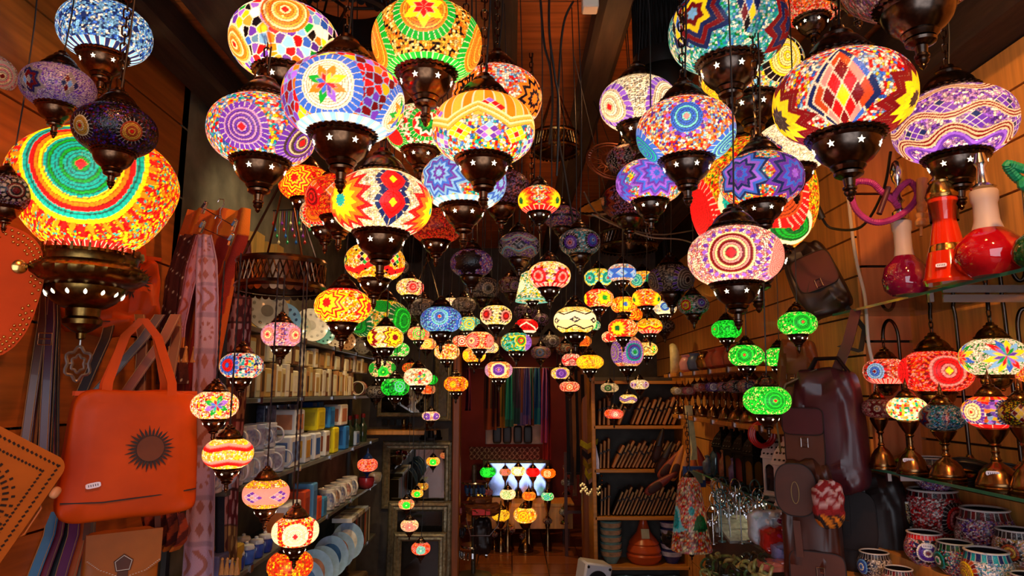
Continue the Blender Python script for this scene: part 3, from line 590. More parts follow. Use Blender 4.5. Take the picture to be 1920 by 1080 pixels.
HL = [
(528, 628, 78, .125, .85, 'pink and mauve lamp with two salmon rosettes, highest below the round fitting', [b('SIWSP', .07), ('m', -42, 0, .55, 'SCS', 'I', 'R', 'p', 14), ('m', 42, 0, .55, 'SCS', 'I', 'R', 'p', 14)]),
(453, 686, 84, .125, .6, 'red, blue and white shard lamp with a red ring beside the lace runner', [('s', 'RBWTRLYN', .14, 'W'), ('m', -40, .05, .55, 'BRR', 'B', 'B', 't', 14)]),
(403, 760, 92, .125, 1.05, 'white and pink lamp with a rainbow star touching the orange bag', [b('WSXWRY', .08, 'M'), ('f', 4, .05, .55, 8, 'PVTGRYBG')]),
(428, 850, 98, .125, 1.0, 'yellow lamp with red zigzag bands beside the orange bag', [b('YXYDW', .08, 'D'), ('z', .32, .06, 4, 0, .13, 'RS', 2), ('z', -.3, .06, 4, 0, .12, 'RS', 2)]),
(499, 925, 90, .125, .85, 'lamp with a band of mauve lozenges between yellow beads', [b('YXSDY', .09, 'M'), ('w', 0, 0, 4, 0, .34, 'S'), ('d', 5, 0, 36, .5, .26, 'IPPS')]),
(554, 996, 90, .125, 1.05, 'lamp with a white bead sun ringed by red triangles', [b('YOWRC', .08, 'M'), ('m', 0, .0, .75, 'XWX', 'R', 'R', 'x', 20), ('m', 76, .0, .7, 'XW', 'R', '', 'x', 20), ('m', -76, .0, .7, 'XW', 'R', '', 'x', 20)]),
(544, 1060, 88, .13, .8, 'orange red cracked-bead lamp at the very bottom edge', [b('ORFY', .09, 'F')]),
]
RINGZ = at(528, 515, 2.15).z
for a in H:
    kw = {}
    if len(a) > 7: kw['shape'] = a[7]
    grp = GRP if a[2] > 90 else ('unlit mosaic lamps hanging in the aisle' if a[4] < .3 else 'lit mosaic lamps hanging deep in the aisle')
    pendant(*a[:7], group=grp, hang='chain' if a[2] > 150 and a[0] != 1378 else 'cord', m=M_BRZ2 if a[0] < 1000 and a[2] > 90 else M_BRZ, **kw)
for a in HL:
    pendant(*a[:7], group='small lamps hanging by the left shelves', top=RINGZ, m=M_BRZ2, hang='rope')
# giant lamp on the left
M_GNT = mat('dark_gilt_bronze', '6a5028', .26, 1, .4, 14)
def giant():
    r = pendant(178, 366, 334, .42, 1.1, 'giant teardrop lamp of red, yellow and green mosaic with pierced bronze base', [b('YRORYRT', .032), ('m', -10, .26, .92, 'RO', 'RO', '', 'x', 54), ('m', -10, .26, .74, 'Y', '', ''), ('m', -10, .26, .68, 'T', '', ''), ('m', -10, .26, .58, 'RO', '', ''), ('m', -10, .26, .46, 'Y', '', ''), ('m', -10, .26, .40, 'TGT', '', 'R'), ('r', -.78, -.7, 'R', 50)], 'pear', m=M_GNT, capsc=.7)
    for k in list(r.children):
        if k.name.split('.')[0] in ('base_cup', 'finial'): bpy.data.objects.remove(k)
    R = .21
    q = MB().use(M_GNT)
    q.lathe([(.58, -.80), (.6, -.84), (.58, -.86), (.57, -.94), (.6, -.96), (.62, -.98), (.66, -1.0), (.70, -1.05), (.68, -1.13), (.6, -1.2), (.5, -1.23), (.46, -1.25), (.45, -1.32), (.36, -1.43), (.26, -1.5), (.2, -1.52), (.19, -1.62), (.23, -1.66), (.22, -1.72), (.12, -1.8), (.06, -1.83), (.05, -1.9), (.01, -1.92)], 64, beads=(5, 7, 8, 11), amp=.02)
    q.use(M_CUT)
    for i in range(14):
        q.T = Matrix.Rotation(2 * PI * i / 14, 4, 'Z') @ Matrix.Translation((.43, 0, -1.34)) @ Matrix.Rotation(.6, 4, 'Y')
        q.lathe([(.001, -.04), (.02, -.02), (.024, 0), (.02, .02), (.001, .04)], 6)
    q.build('base_cup', None, r).scale = (R,) * 3
    q = MB()
    for i in range(40):
        q.T = Matrix.Rotation(2 * PI * i / 40, 4, 'Z') @ Matrix.Translation((.6, 0, -.80))
        q.prism([(-.045, -.04), (.045, -.04), (.03, .05), (-.03, .05)], -.0, .012) if i % 2 else q.box((0, 0, 0), (.012, .03, .1))
    q.T = Matrix()
    q.build('pierced_crown', M_GNT, r).scale = (R,) * 3
    q = MB()
    pts = lambda s, o: [(0, s * .115 * math.sin(t) * (1 + .14 * math.cos(6 * t)), o + s * .17 * math.cos(t) * (1 + .14 * math.cos(6 * t))) for t in [2 * PI * i / 36 for i in range(36)]]
    q.tube(pts(1.15, -2.22), .022, 6, True); q.tube(pts(.6, -2.22), .018, 6, True)
    for sg in (-1, 1): q.tube([(0, sg * .07, -2.22), (0, sg * .13, -2.22)], .016, 6)
    q.tube([(0, 0, -2.02), (0, 0, -1.9)], .015, 6)
    q.build('openwork_drop', mat('pewter', '8a8884', .35, 1), r).scale = (R,) * 3
giant()
# ring-shaped fittings (chandelier crowns)
def crown(px, py, w, D, label, m, h=.07, z_top=CEIL, lace=True, yaw=0):
    d = F * D * math.sqrt(1 + ((px - 960) / F) ** 2) / w; c = at(px, py, d); R = D / 2
    r = thing('chandelier_crown', label, 'ceiling fitting', c, 0, 'round bronze chandelier crowns')
    q = MB(); q.lathe([(R * .9, h * .55), (R, h * .6), (R * 1.02, h * .5), (R, h * .42), (R * .985, h * .36)], 64, cap0=False, cap1=False)
    q.lathe([(R * .985, -h * .36), (R, -h * .42), (R * 1.02, -h * .5), (R * .98, -h * .6), (R * .9, -h * .55), (R * .9, h * .55)], 64, cap0=False, cap1=False)
    q.lathe([(R * .955, -h * .5), (R * .955, h * .5)], 64, cap0=False, cap1=False)
    q.build('band', m, r)
    q = MB(); n = 44
    for i in range(n):
        a0 = 2 * PI * i / n; a1 = 2 * PI * (i + 1) / n
        p = lambda a, z: (R * .985 * math.cos(a), R * .985 * math.sin(a), z)
        q.tube([p(a0, -h * .37), p(a1, h * .37)], .0022, 4); q.tube([p(a1, -h * .37), p(a0, h * .37)], .0022, 4)
    q.build('pierced_lattice', m, r)
    if lace:
        q = MB()
        for i in range(36):
            q.T = Matrix.Rotation(2 * PI * i / 36, 4, 'Z') @ Matrix.Translation((R * .97, 0, -h * .62)) @ Matrix.Rotation(PI / 2, 4, 'Z')
            q.prism([(R * .085 * math.cos(t), R * .1 * math.sin(t)) for t in [PI + PI * k / 8 for k in range(9)]], -.001, .001)
        q.build('scalloped_edge', m, r)
    q = MB()
    for i in range(4):
        a = PI / 4 + i * PI / 2
        q.tube([(R * .95 * math.cos(a), R * .95 * math.sin(a), h * .5), (R * .2 * math.cos(a), R * .2 * math.sin(a), h + R * 1.5), (0, 0, h + R * 1.9)], .004, 6)
    q.build('hanging_chain', m, r)
    q = MB(); q.lathe([(.004, h + R * 1.9 - .02), (R * .16, h + R * 1.9), (R * .1, h + R * 1.9 + .03), (.006, h + R * 1.9 + .05), (.006, z_top - c.z)], 16)
    q.build('stem', m, r)
    q = MB()
    for i in range(3):
        a = 2 * PI * i / 3
        q.tube([(R * .9 * math.cos(a), R * .9 * math.sin(a), 0), (0, 0, 0)], .005, 6)
    q.build('spokes', m, r)
    return r
crown(528, 517, 172, .30, 'round pierced bronze crown with scalloped edge above the low cluster of small lamps', M_BRZ2, .085)
crown(1042, 268, 90, .22, 'brass pierced crown hanging unlit in the dark middle of the ceiling', M_BRS, .07)
crown(1245, 60, 120, .20, 'black drum crown half behind the teal beaded lamp', mat('black_iron', '14110f', .5, .6), .24, lace=False)
crown(650, 16, 190, .29, 'wide dark iron crown against the ceiling above the star lamp', mat('black_iron', '14110f', .5, .6), .08)
crown(1178, 450, 110, .30, 'dark crown deep in the aisle over the lit cluster', M_BRZ, .07)
crown(800, 590, 90, .30, 'grey-brown crown deep in the aisle among unlit lamps', M_BRZ, .07)
# bell shade
pendant(998, 537, 64, .13, 1.0, 'bell-shaped shade of yellow, white and teal beads beside the two-medallion lamp', [b('YWXTGW', .07), ('m', -52, .1, .34, 'X', '', ''), ('r', -.9, -.82, 'J', 30)], 'bell', capsc=.7)
# grey unlit lamps massed at the back
G0 = [(905, 540, 64, 'smoke grey lamp above the cream medallion lamp', 'AQAH'), (958, 535, 50, 'dull rose lamp beside the bell shade', 'MQIA'), (985, 585, 44, 'slate lamp with a plain disc under the bell shade', 'AHI'), (870, 572, 46, 'pale grey lamp next to the blue lamp', 'AQW'), (745, 500, 44, 'faded beige lamp by the grey stone wall', 'QAW'), (1010, 600, 40, 'mauve grey lamp beside the zigzag lamp', 'IHA'), (1030, 640, 40, 'silvery glass lamp below the zigzag lamp', 'WAA'), (1246, 612, 40, 'grey black lamp under the blue medallion lamp', 'HAK'), (895, 625, 36, 'charcoal lamp among the salmon lamps', 'HAH'), (762, 600, 40, 'grey beaded lamp behind the big green lamp', 'AGQ'), (705, 735, 40, 'grey pierced glass lamp beside the green lamps', 'AHQ'), (1060, 655, 36, 'brown grey lamp over the pink lamp', 'QFA')]
for px, py, w, l, p in G0:
    pendant(px, py, w, .15, .08, 'unlit ' + l, [b(p, .08), ('m', 20, 0, .5, p[::-1], 'H', 'K')], group='unlit mosaic lamps hanging in the aisle', hang='cord')
# further small lit lamps filling the far cluster
G1 = [(866, 640, 36, 'red and white lamp behind the golden lamp', 'RWO', 'R'), (870, 600, 38, 'orange lamp beside the blue lamp', 'ODO', 'F'), (880, 608, 44, 'turquoise and yellow lamp under the orange lamp', 'TYJ', 'J'), (800, 645, 36, 'orange lamp with a yellow eye under the blue lamp', 'OCS', 'Y'), (785, 626, 42, 'white lamp with a green disc under the pale grey lamp', 'CSO', 'E'), (1145, 632, 34, 'red ring lamp behind the green star lamp', 'CRW', 'R'), (1092, 640, 34, 'rust coloured lamp beside the zigzag lamp', 'FOD', 'F'), (1185, 590, 40, 'scarlet and yellow lamp behind the blue star sunburst', 'RYO', 'R'), (918, 652, 34, 'pale lamp with a violet disc beside the salmon lamp', 'YCW', 'P'), (845, 570, 36, 'cream lamp above the blue lamp', 'CWQ', 'S'), (1250, 548, 34, 'gold lamp above the blue medallion lamp', 'DYC', 'O'), (1110, 610, 32, 'green and white lamp between the star lamps', 'GWT', 'E'), (770, 690, 32, 'rust lamp with green discs above the white flower lamp', 'FRD', 'G'), (806, 712, 30, 'green lamp beside the white flower lamp', 'EGE', 'E'), (802, 730, 30, 'red and cream lamp beneath the white flower lamp', 'SOC', 'R')]
for px, py, w, l, p, q_ in G1:
    pendant(px, py, w, .135, .85, l, [b(p, .09), ('m', 0, 0, .55, q_ + p[1], '', p[0])], group='lit mosaic lamps hanging deep in the aisle', hang='cord')
# little lamps reflected warm over the framed mirrors
G2 = [(812, 865, 26, 'tiny yellow lamp with a green disc in front of the big mirror', 'YCO', 'E'), (782, 925, 24, 'tiny cream lamp with a green disc over the picture frames', 'CYO', 'E'), (762, 945, 30, 'tiny orange cream lamp with green disc lower beside the frames', 'SCO', 'E'), (768, 985, 34, 'tiny pink lamp with rose discs over the middle frame', 'SWC', 'S'), (789, 1028, 36, 'tiny coral lamp with a turquoise disc over the lowest frame', 'ROS', 'J')]
for px, py, w, l, p, q_ in G2:
    pendant(px, py, w, .11, .9, l, [b(p, .1), ('m', 0, 0, .5, q_ + q_, '', 'W')], group='tiny lamps strung before the mirrors', hang='cord', lamp=True, top=1.85)
# ------------------------------------------------------------------ room shell
XL, XRF, XRN, YR = -1.38, 1.34, 1.52, 2.55
YD, YB = 6.2, 8.5
M_WOOD = mat('warm_wood_panel', 'd8984a', .42, 0, .22, 3, stretch=(14, 14, .8), coat=.15)
M_CEILW = mat('ceiling_plank', '9a5424', .6, 0, .35, 3, stretch=(1, 14, 14), bump=.1)
M_BEAM = mat('old_dark_beam', '2a1c12', .75, 0, .45, 6, stretch=(8, 1, 8), bump=.4)
M_GRV = mat('groove_dark', '241508', .7)
M_STONE = mat('old_stone', '6e6a58', .85, 0, .4, 7, bump=.8)
M_RED = mat('dark_red_wall', '6a1814', .7, 0, .2, 4)
M_PLAST = mat('grey_plaster', '4a443e', .85, 0, .3, 9, bump=.3)
def tile_mat():
    m = bpy.data.materials.new('terracotta_tile'); m.use_nodes = True; nt = m.node_tree; p = nt.nodes['Principled BSDF']
    tc = nt.nodes.new('ShaderNodeTexCoord'); br = nt.nodes.new('ShaderNodeTexBrick'); br.offset = 0; br.squash = 1
    br.inputs['Scale'].default_value = 1; br.inputs['Brick Width'].default_value = .33; br.inputs['Row Height'].default_value = .33
    br.inputs['Mortar Size'].default_value = .006
    br.inputs['Color1'].default_value = (*hx('9a5a30'), 1); br.inputs['Color2'].default_value = (*hx('84481f'), 1); br.inputs['Mortar'].default_value = (*hx('3a2416'), 1)
    nt.links.new(tc.outputs['Object'], br.inputs[0]); nt.links.new(br.outputs[0], p.inputs['Base Color'])
    p.inputs['Roughness'].default_value = .18; return m
q = MB(); q.box((0, 3.6, -.05), (4.2, 10.2, .1)); struct(q.build('floor', tile_mat(), smooth=False), 'glossy terracotta tile floor of the shop', 'floor')
q = MB(); q.use(M_CEILW)
y = -1.2
while y < YD:
    w = .335; q.box((0, y + w / 2, CEIL + .02), (3.4, w - .008, .04)); y += w
q.use(M_GRV); q.box((0, 2.7, CEIL + .06), (3.6, 8, .03))
struct(q.build('ceiling', smooth=False), 'wide orange brown ceiling planks', 'ceiling')
for i, (px, wd, hh) in enumerate([(1152, .12, .12), (946, .09, .10), (420, .2, .16), (250, .15, .14), (1335, .12, .12), (1620, .14, .12)]):
    x = on_z(px, 40, CEIL - hh).x
    q = MB(); q.box((x, 2.6, CEIL - hh / 2), (wd, 7, hh), bev=.02)
    struct(q.build(f'trim_{i + 1}', M_BEAM, smooth=False), ['mossy old ceiling beam between the black drum and the brass crown', 'narrow dark ceiling beam beside the gold lamp', 'broad dark ceiling beam behind the shard lamp', 'dark ceiling beam above the blue and white lamp', 'dark ceiling beam over the teal lamp', 'dark ceiling beam over the very large lamp'][i], 'beam')
# left wall: planks near, stone behind
q = MB(); q.use(mat('old_orange_plank', '9c561c', .5, 0, .3, 3, stretch=(14, .8, 14)))
z = .0
while z < CEIL:
    q.box((XL - .015, .7, z + .15), (.03, 4.0, .292)); z += .3
q.use(M_GRV); q.box((XL - .045, .7, CEIL / 2), (.03, 4.0, CEIL))
q.use(M_STONE); q.box((XL - .1, 4.5, CEIL / 2), (.2, 3.7, CEIL))
struct(q.build('wall_left', smooth=False), 'plank clad wall turning to old stone behind the shelves', 'wall')
# right wall: slat panels, nearer part set back
def slat(name, x, y0, y1, zt, label):
    q = MB(); q.use(M_WOOD); z = 2.2 - .154 * 14
    while z < zt - .02:
        h = min(.146, zt - z); q.box((x + .009, (y0 + y1) / 2, z + .004 + h / 2), (.018, y1 - y0, h)); z += .154
    q.use(M_GRV); q.box((x + .03, (y0 + y1) / 2, CEIL / 2), (.024, y1 - y0, CEIL))
    struct(q.build(name, smooth=False), label, 'wall')
slat('wall_right', XRN, -.9, YR, 2.64, 'slatted wood wall behind the glass shelves of table lamps')
slat('wall_right_inner', XRF, YR, YD, 2.64, 'slatted wood wall further in behind the leather bags')
q = MB(); q.use(mat('pink_wood_panel', 'c07848', .45, 0, .15, 3, stretch=(14, 14, .8)))
z = .05
while z < 2.6: q.box(((XRF + XRN) / 2 + .015, YR - .009, z + .145), (XRN - XRF + .01, .018, .28)); z += .29
q.use(M_GRV); q.box(((XRF + XRN) / 2 + .015, YR + .01, 1.3), (XRN - XRF + .01, .02, 2.6))
struct(q.build('wall_return', smooth=False), 'short wood panelled step in the wall beside the violet hookah', 'wall')
q = MB(); q.box((XRN - .06, 2.6, 2.80), (.2, 7, .3), bev=.02); struct(q.build('trim_7', M_BEAM, smooth=False), 'dark wood cornice along the slatted wall', 'beam')
# back of shop with the doorway to the red room
q = MB(); q.use(M_PLAST)
dl, dr, dz = -.50, .66, 2.06
q.box(((XL + dl) / 2, YD + .06, CEIL / 2), (dl - XL, .12, CEIL)); q.box(((dr + 1.6) / 2, YD + .06, CEIL / 2), (1.6 - dr, .12, CEIL))
q.box(((dl + dr) / 2, YD + .06, (dz + CEIL) / 2), (dr - dl, .12, CEIL - dz))
struct(q.build('wall_back', smooth=False), 'grey plaster wall round the doorway to the red room', 'wall')
q = MB(); q.use(M_RED)
q.box((0, YB + .05, 1.4), (3.6, .1, 2.8)); q.box((-1.5, (YD + YB) / 2 + .1, 1.4), (.1, 1.8, 2.8)); q.box((1.6, (YD + YB) / 2 + .1, 1.4), (.1, 1.8, 2.8)); q.box((0, (YD + YB) / 2 + .1, 2.6), (3.4, 1.8, .1))
struct(q.build('wall_far', smooth=False), 'dark red walls of the small back room', 'wall')
M_DOOR = mat('orange_door_wood', '8a4a1e', .4, 0, .3, 3, stretch=(14, 14, 1))
q = MB()
for x in (dl, dr): q.box((x, YD - .03, dz / 2), (.07, .16, dz), bev=.01)
q.box(((dl + dr) / 2, YD - .03, dz), (dr - dl + .07, .16, .08), bev=.01)
struct(q.build('door_1', M_DOOR, smooth=False), 'brown wooden door frame to the red room', 'door frame')
def spline(P, n=8):
    out = []; P = [Vector(p) for p in P]
    for i in range(len(P) - 1):
        a, bq, c, d = P[max(i - 1, 0)], P[i], P[i + 1], P[min(i + 2, len(P) - 1)]
        for j in range(n):
            u = j / n; out.append(.5 * ((2 * bq) + (c - a) * u + (2 * a - 5 * bq + 4 * c - d) * u * u + (3 * bq - a - 3 * c + d) * u ** 3))
    return out + [P[-1]]
# ------------------------------------------------------------------ light
W = bpy.data.worlds.new('world'); bpy.context.scene.world = W; W.use_nodes = True
W.node_tree.nodes['Background'].inputs[0].default_value = (.55, .6, .7, 1); W.node_tree.nodes['Background'].inputs[1].default_value = .05
def area(name, loc, tgt, sx, sy, e, col):
    l = bpy.data.lights.new(name, 'AREA'); l.shape = 'RECTANGLE'; l.size = sx; l.size_y = sy; l.energy = e; l.color = hx(col)
    o = bpy.data.objects.new(name, l); C.objects.link(o); o.location = loc
    o.rotation_euler = (Vector(tgt) - Vector(loc)).to_track_quat('-Z', 'Y').to_euler(); return o
def spot(name, loc, tgt, e, col, ang=70, r=.04):
    l = bpy.data.lights.new(name, 'SPOT'); l.energy = e; l.color = hx(col); l.spot_size = math.radians(ang); l.spot_blend = .6; l.shadow_soft_size = r
    o = bpy.data.objects.new(name, l); C.objects.link(o); o.location = loc
    o.rotation_euler = (Vector(tgt) - Vector(loc)).to_track_quat('-Z', 'Y').to_euler(); return o
area('shopfront_daylight', (0, -1.6, 1.5), (0, 2, 1.5), 2.6, 2.4, 70, 'e8eefc')
spot('bag_spotlight', (-.35, .6, 2.9), (-1.2, 1.6, 1.4), 65, 'ff9a50', 75)
spot('shelf_spotlight', (.75, .6, 2.9), (1.45, 1.7, 1.7), 120, 'ffb060', 80)
spot('aisle_spotlight', (.2, 4.4, 2.9), (0, 5.2, 0), 60, 'ffc880', 120)
spot('case_fill', (1.24, 3.0, 1.13), (1.15, 3.0, .9), 7, 'ffe6b8', 150)  # added light under the glass shelf, to brighten the necklaces
spot('shelf_back_spotlight', (-.8, 3.7, 2.9), (-1.3, 4.0, 1.3), 90, 'ffd8a0', 100)
spot('back_room_spotlight', (.1, 7.2, 2.5), (.2, 7.9, .6), 40, 'ffb870', 110)

# the small ceiling lamp holder between the beams
t = thing('ceiling_lamp_holder', 'pale boxy lamp holder fixed under the ceiling by the mossy beam', 'ceiling fitting', at(1106, -2, 2.1))
q = MB(); q.box((0, 0, .02), (.05, .05, .12), bev=.004); q.build('housing', mat('cream_plastic', 'd8c8b0', .5, 0, .05), t); 
q = MB(); q.tube([(0, 0, .08), (0, 0, CEIL - t.location.z)], .006, 8); q.build('stem', M_BLK, t)
for x, y, e in ((.35, 2.2, 3), (-.2, 3.6, 4), (.9, 1.4, 5)):  # added point lights without any fitting, to brighten the ceiling planks
    l = bpy.data.lights.new('ceiling_fill', 'POINT'); l.energy = e; l.color = hx('ffa860'); l.shadow_soft_size = .05
    o = bpy.data.objects.new('ceiling_fill', l); C.objects.link(o); o.location = (x, y, 2.62)
for i, (P, lb) in enumerate([([(1012, -20), (1020, 80), (1032, 130), (1036, 200), (1030, 270)], 'thin black lead hanging loose beside the brass crown'), ([(1030, -20), (1030, 60), (1040, 140), (1048, 200), (1044, 330)], 'second black lead hanging behind the brass crown'), ([(1075, 2), (1058, 40), (1050, 110), (1046, 240), (1060, 330), (1075, 420)], 'black lead running from the pale lamp holder down past the brass crown')]):
    q = MB(); S = spline([tuple(at(x, y, 2.1 + .1 * i)) for x, y in P], 8); q.tube(S, .004, 6); tag(q.build('hanging_electric_lead', M_BLK), lb, 'cable')
spot('runner_fill', (-.3, 2.45, 2.85), (-1.25, 2.2, 1.85), 38, 'ffa868', 60)  # added light for the slumped tote behind the giant lamp, and the runners
# ------------------------------------------------------------------ left wall: leather and cloth
M_ORL = mat('orange_leather', 'b03e04', .5, 0, .25, 5, bump=.08, spec=.2)
M_ORL2 = mat('tan_leather', 'a8560f', .55, 0, .2, 7, bump=.1)
M_BRL = mat('brown_leather', '52291a', .45, 0, .3, 6, bump=.12, coat=.15)
M_MAR = mat('maroon_leather', '441820', .42, 0, .3, 6, bump=.15, coat=.1)
M_DKL = mat('dark_leather', '1e100e', .45, 0, .35, 6, bump=.1)
M_BURN = mat('burnt_leather', '26120a', .6)
M_SUN = mat('brown_suede', '5e2c10', .7)
M_THR = mat('white_thread', 'd8cdbc', .8)
M_TAG = mat('white_price_tag', 'e8e4f0', .5, 0, .05)
M_INK = mat('grey_ink', '5a5a70', .6)
M_STL = mat('chrome', 'c8c8cc', .18, 1, .1)
M_GLD = mat('gold_stud', 'd8a860', .2, 1, .2)
def price_tag(parent, loc, rot=(0, 0, 0), w=.026, h=.011):
    q = MB(); q.prism([(w / 2 * math.copysign(abs(math.cos(t)) ** .5, math.cos(t)), h / 2 * math.copysign(abs(math.sin(t)) ** .5, math.sin(t))) for t in [2 * PI * (i + .5) / 16 for i in range(16)]], 0, -.0012)
    o = q.build('price_tag', M_TAG, parent, loc, rot=rot, smooth=False)
    q = MB()
    for i in range(5): q.box((-w * .3 + i * w * .15, -.0015, 0), (w * .06, .0006, h * .4))
    q.build('printed_digits', M_INK, o, smooth=False); return o
def sun(parent, R, loc, rot=(0, 0, 0)):
    q = MB(); n = 30
    for i in range(n):
        a = 2 * PI * i / n; L = R * (1.0 - .12 * (i % 2)); k = .11
        ca, sa = math.cos(a), math.sin(a)
        p = lambda r, t: (r * ca - t * sa, r * sa + t * ca)
        q.prism([p(R * .50, -R * k * .5), p(R * .72, -R * k * .42), p(L, 0), p(R * .72, R * k * .42), p(R * .50, R * k * .5)][::-1], .001, -.0015)
    q.build('sun_ray_pattern', M_BURN, parent, loc, rot=rot, smooth=False)
    q = MB(); c = [(R * .56 * math.cos(2 * PI * i / 40), R * .56 * math.sin(2 * PI * i / 40)) for i in range(40)]
    q.prism(c[::-1], .001, -.003); o = q.build('sun_disc', M_SUN, parent, loc, rot=rot, smooth=False)
    q = MB(); q.tube([(x * .97, -.0032, z * .97) for x, z in c], .0008, 5, True); q.build('disc_edge', M_BURN, o)
def tote(px, py, d, w, h, dp, label, rz=0, e=.2, wr=.004, seed=1, tagged=False, sunR=.062, sunx=.04, sunz=.0, hook=True, ry=0, hl=.2, yaw=0):
    c = at(px, py, d); t = thing('hanging_tote_bag', label, 'bag', c, rot=(0, math.radians(ry), face_cam(c, yaw)), group='orange leather totes')
    q = MB(); q.superbox(w, dp, h, e, top=.88, wr=wr, seed=seed, nu=72, nv=40)
    q.build('body', M_ORL, t)
    q = MB()
    for y in (-dp * .30, dp * .30): q.strip([(-w * .44, y, h * .475), (0, y * 1.2, h * .478), (w * .44, y, h * .475)], .012, .004, (0, 0, 1))
    q.build('stitched_rim', M_ORL, t)
    q = MB(); q.strip([(-w * .47, -dp * .46, -h * .34), (-w * .2, -dp * .505, -h * .355), (w * .25, -dp * .505, -h * .33), (w * .47, -dp * .46, -h * .31)], .003, .004, (0, 0, 1))
    q.build('bottom_seam', M_BURN, t)
    for y, sx in ((-dp * .46, 1), (dp * .35, .96)):
        q = MB(); q.strip([(-w * .24 * sx, y, h * .40), (-w * .23 * sx, y * .9, h * .56), (-w * .12 * sx, 0, h * .5 + hl * .75), (0, 0, h * .5 + hl), (w * .12 * sx, 0, h * .5 + hl * .75), (w * .23 * sx, y * .9, h * .56), (w * .24 * sx, y, h * .40)], .024, .005, (.94, 0.0, .02))
        q.build('handle', M_ORL, t)
    sun(t, sunR, (sunx, -dp * .5 - .001, sunz))
    if tagged: price_tag(t, (-w * .27, -dp * .5 - .006, -h * .22), (0, -.15, 0), .034, .014)
    return t
tote(247, 848, 1.82, .335, .335, .11, 'big orange leather tote with burnt sun emblem and a small white price tag', tagged=True, sunx=.035, sunz=.012, yaw=9)
tote(205, 552, 2.17, .31, .27, .12, 'slumped orange tote with a sun emblem behind the bronze base of the giant lamp', wr=.012, seed=5, sunx=.05, sunz=.04, yaw=12, e=.45)
# satchel at the bottom
def satchel():
    c = at(225, 1068, 1.92); t = thing('hanging_satchel', 'small tan leather satchel with white stitched tab under the big orange tote', 'bag', c, face_cam(c, 8))
    q = MB(); q.superbox(.19, .07, .22, .25, nu=60, nv=30, wr=.002); q.build('body', M_ORL2, t)
    q = MB(); P = [(-.096, .112), (.096, .112), (.096, .02), (.06, -.005), (.0, -.018), (-.06, .012), (-.093, .04)]
    q.prism(P[::-1], -.036, -.046); fl = q.build('flap', M_ORL2, t)
    q = MB()
    for a, b in zip(P[2:6], P[3:7]):
        for i in range(8):
            k = (i + .3) / 8; x = a[0] + (b[0] - a[0]) * k; z = a[1] + (b[1] - a[1]) * k + .005
            q.box((x * .97, -.0468, z), (.004, .001, .0012))
    q.build('stitching', M_THR, fl)
    q = MB(); Q = [(.0, .052), (.024, .034), (.018, .006), (-.018, .006), (-.024, .034)]; q.prism(Q[::-1], -.046, -.052)
    q.box((0, -.049, -.03), (.026, .006, .08)); tb = q.build('tab', M_BRL, t)
    q = MB(); q.tube([(x * .86, -.0525, .03 + (z - .03) * .86) for x, z in Q], .0011, 5, True); q.build('stitching', M_THR, tb)
    q = MB(); q.strip([(-.09, .02, .09), (-.085, .05, .18), (-.02, .08, .26), (.05, .08, .26), (.09, .05, .18), (.095, .02, .09)], .016, .004); q.build('strap', M_BRL, t)
satchel()
# embossed pouch, tilted, at the edge
def pouch():
    c = at(-62, 935, 1.42); t = thing('hanging_leather_pouch', 'flat tan pouch punched with dotted borders and a petal rosette, tilted beside the big tote', 'bag', c, rot=(0, math.radians(31), face_cam(c, 20)))
    w, h = .27, .30
    q = MB(); r = .03; P = []
    for cx, cz, a0 in ((w / 2 - r, h / 2 - r, 0), (-w / 2 + r, h / 2 - r, 90), (-w / 2 + r, -h / 2 + r, 180), (w / 2 - r, -h / 2 + r, 270)):
        for k in range(7): a = math.radians(a0 + 15 * k); P.append((cx + r * math.cos(a), cz + r * math.sin(a)))
    q.prism(P, .014, -.010); q.build('body', M_ORL2, t, smooth=False)
    q = MB(); n = 0
    for ins, st in ((.018, .011), (.042, .009)):
        W2, H2 = w / 2 - ins, h / 2 - ins
        for s in (-1, 1):
            x = -W2
            while x < W2: q.box((x, -.0105, s * H2), (st * .62, .002, .0042), ry=.5 * s); x += st
            z = -H2
            while z < H2: q.box((s * W2, -.0105, z), (.0042, .002, st * .62), ry=.5 * s); z += st
    for R, m, l in ((.03, 16, .016), (.055, 28, .02), (.08, 40, .012), (.095, 30, .007)):
        for i in range(m):
            a = 2 * PI * i / m; q.box((-.01 + R * math.sin(a), -.0105, -.01 + R * math.cos(a)), (.0048, .002, l), ry=a)
    q.build('punched_pattern', M_BURN, t, smooth=False)
    for x, z in ((w / 2 + .012, h / 2 - .07), (w / 2 - .05, -h / 2 - .02)):
        q = MB(); q.superbox(.02, .02, .028, .8, o=(x, -.01, z), nu=16, nv=10); q.build('toggle', mat('pale_wood_bead', 'c98a5a', .5), t)
    q = MB(); q.tube([(w / 2 - .02, .0, h / 2 - .08), (w / 2 + .01, 0, h / 2 - .11), (w / 2 + .012, 0, h / 2 - .17), (w / 2 - .005, 0, h / 2 - .19)], .003, 6); q.build('cord_loop', M_ORL2, t)
pouch()
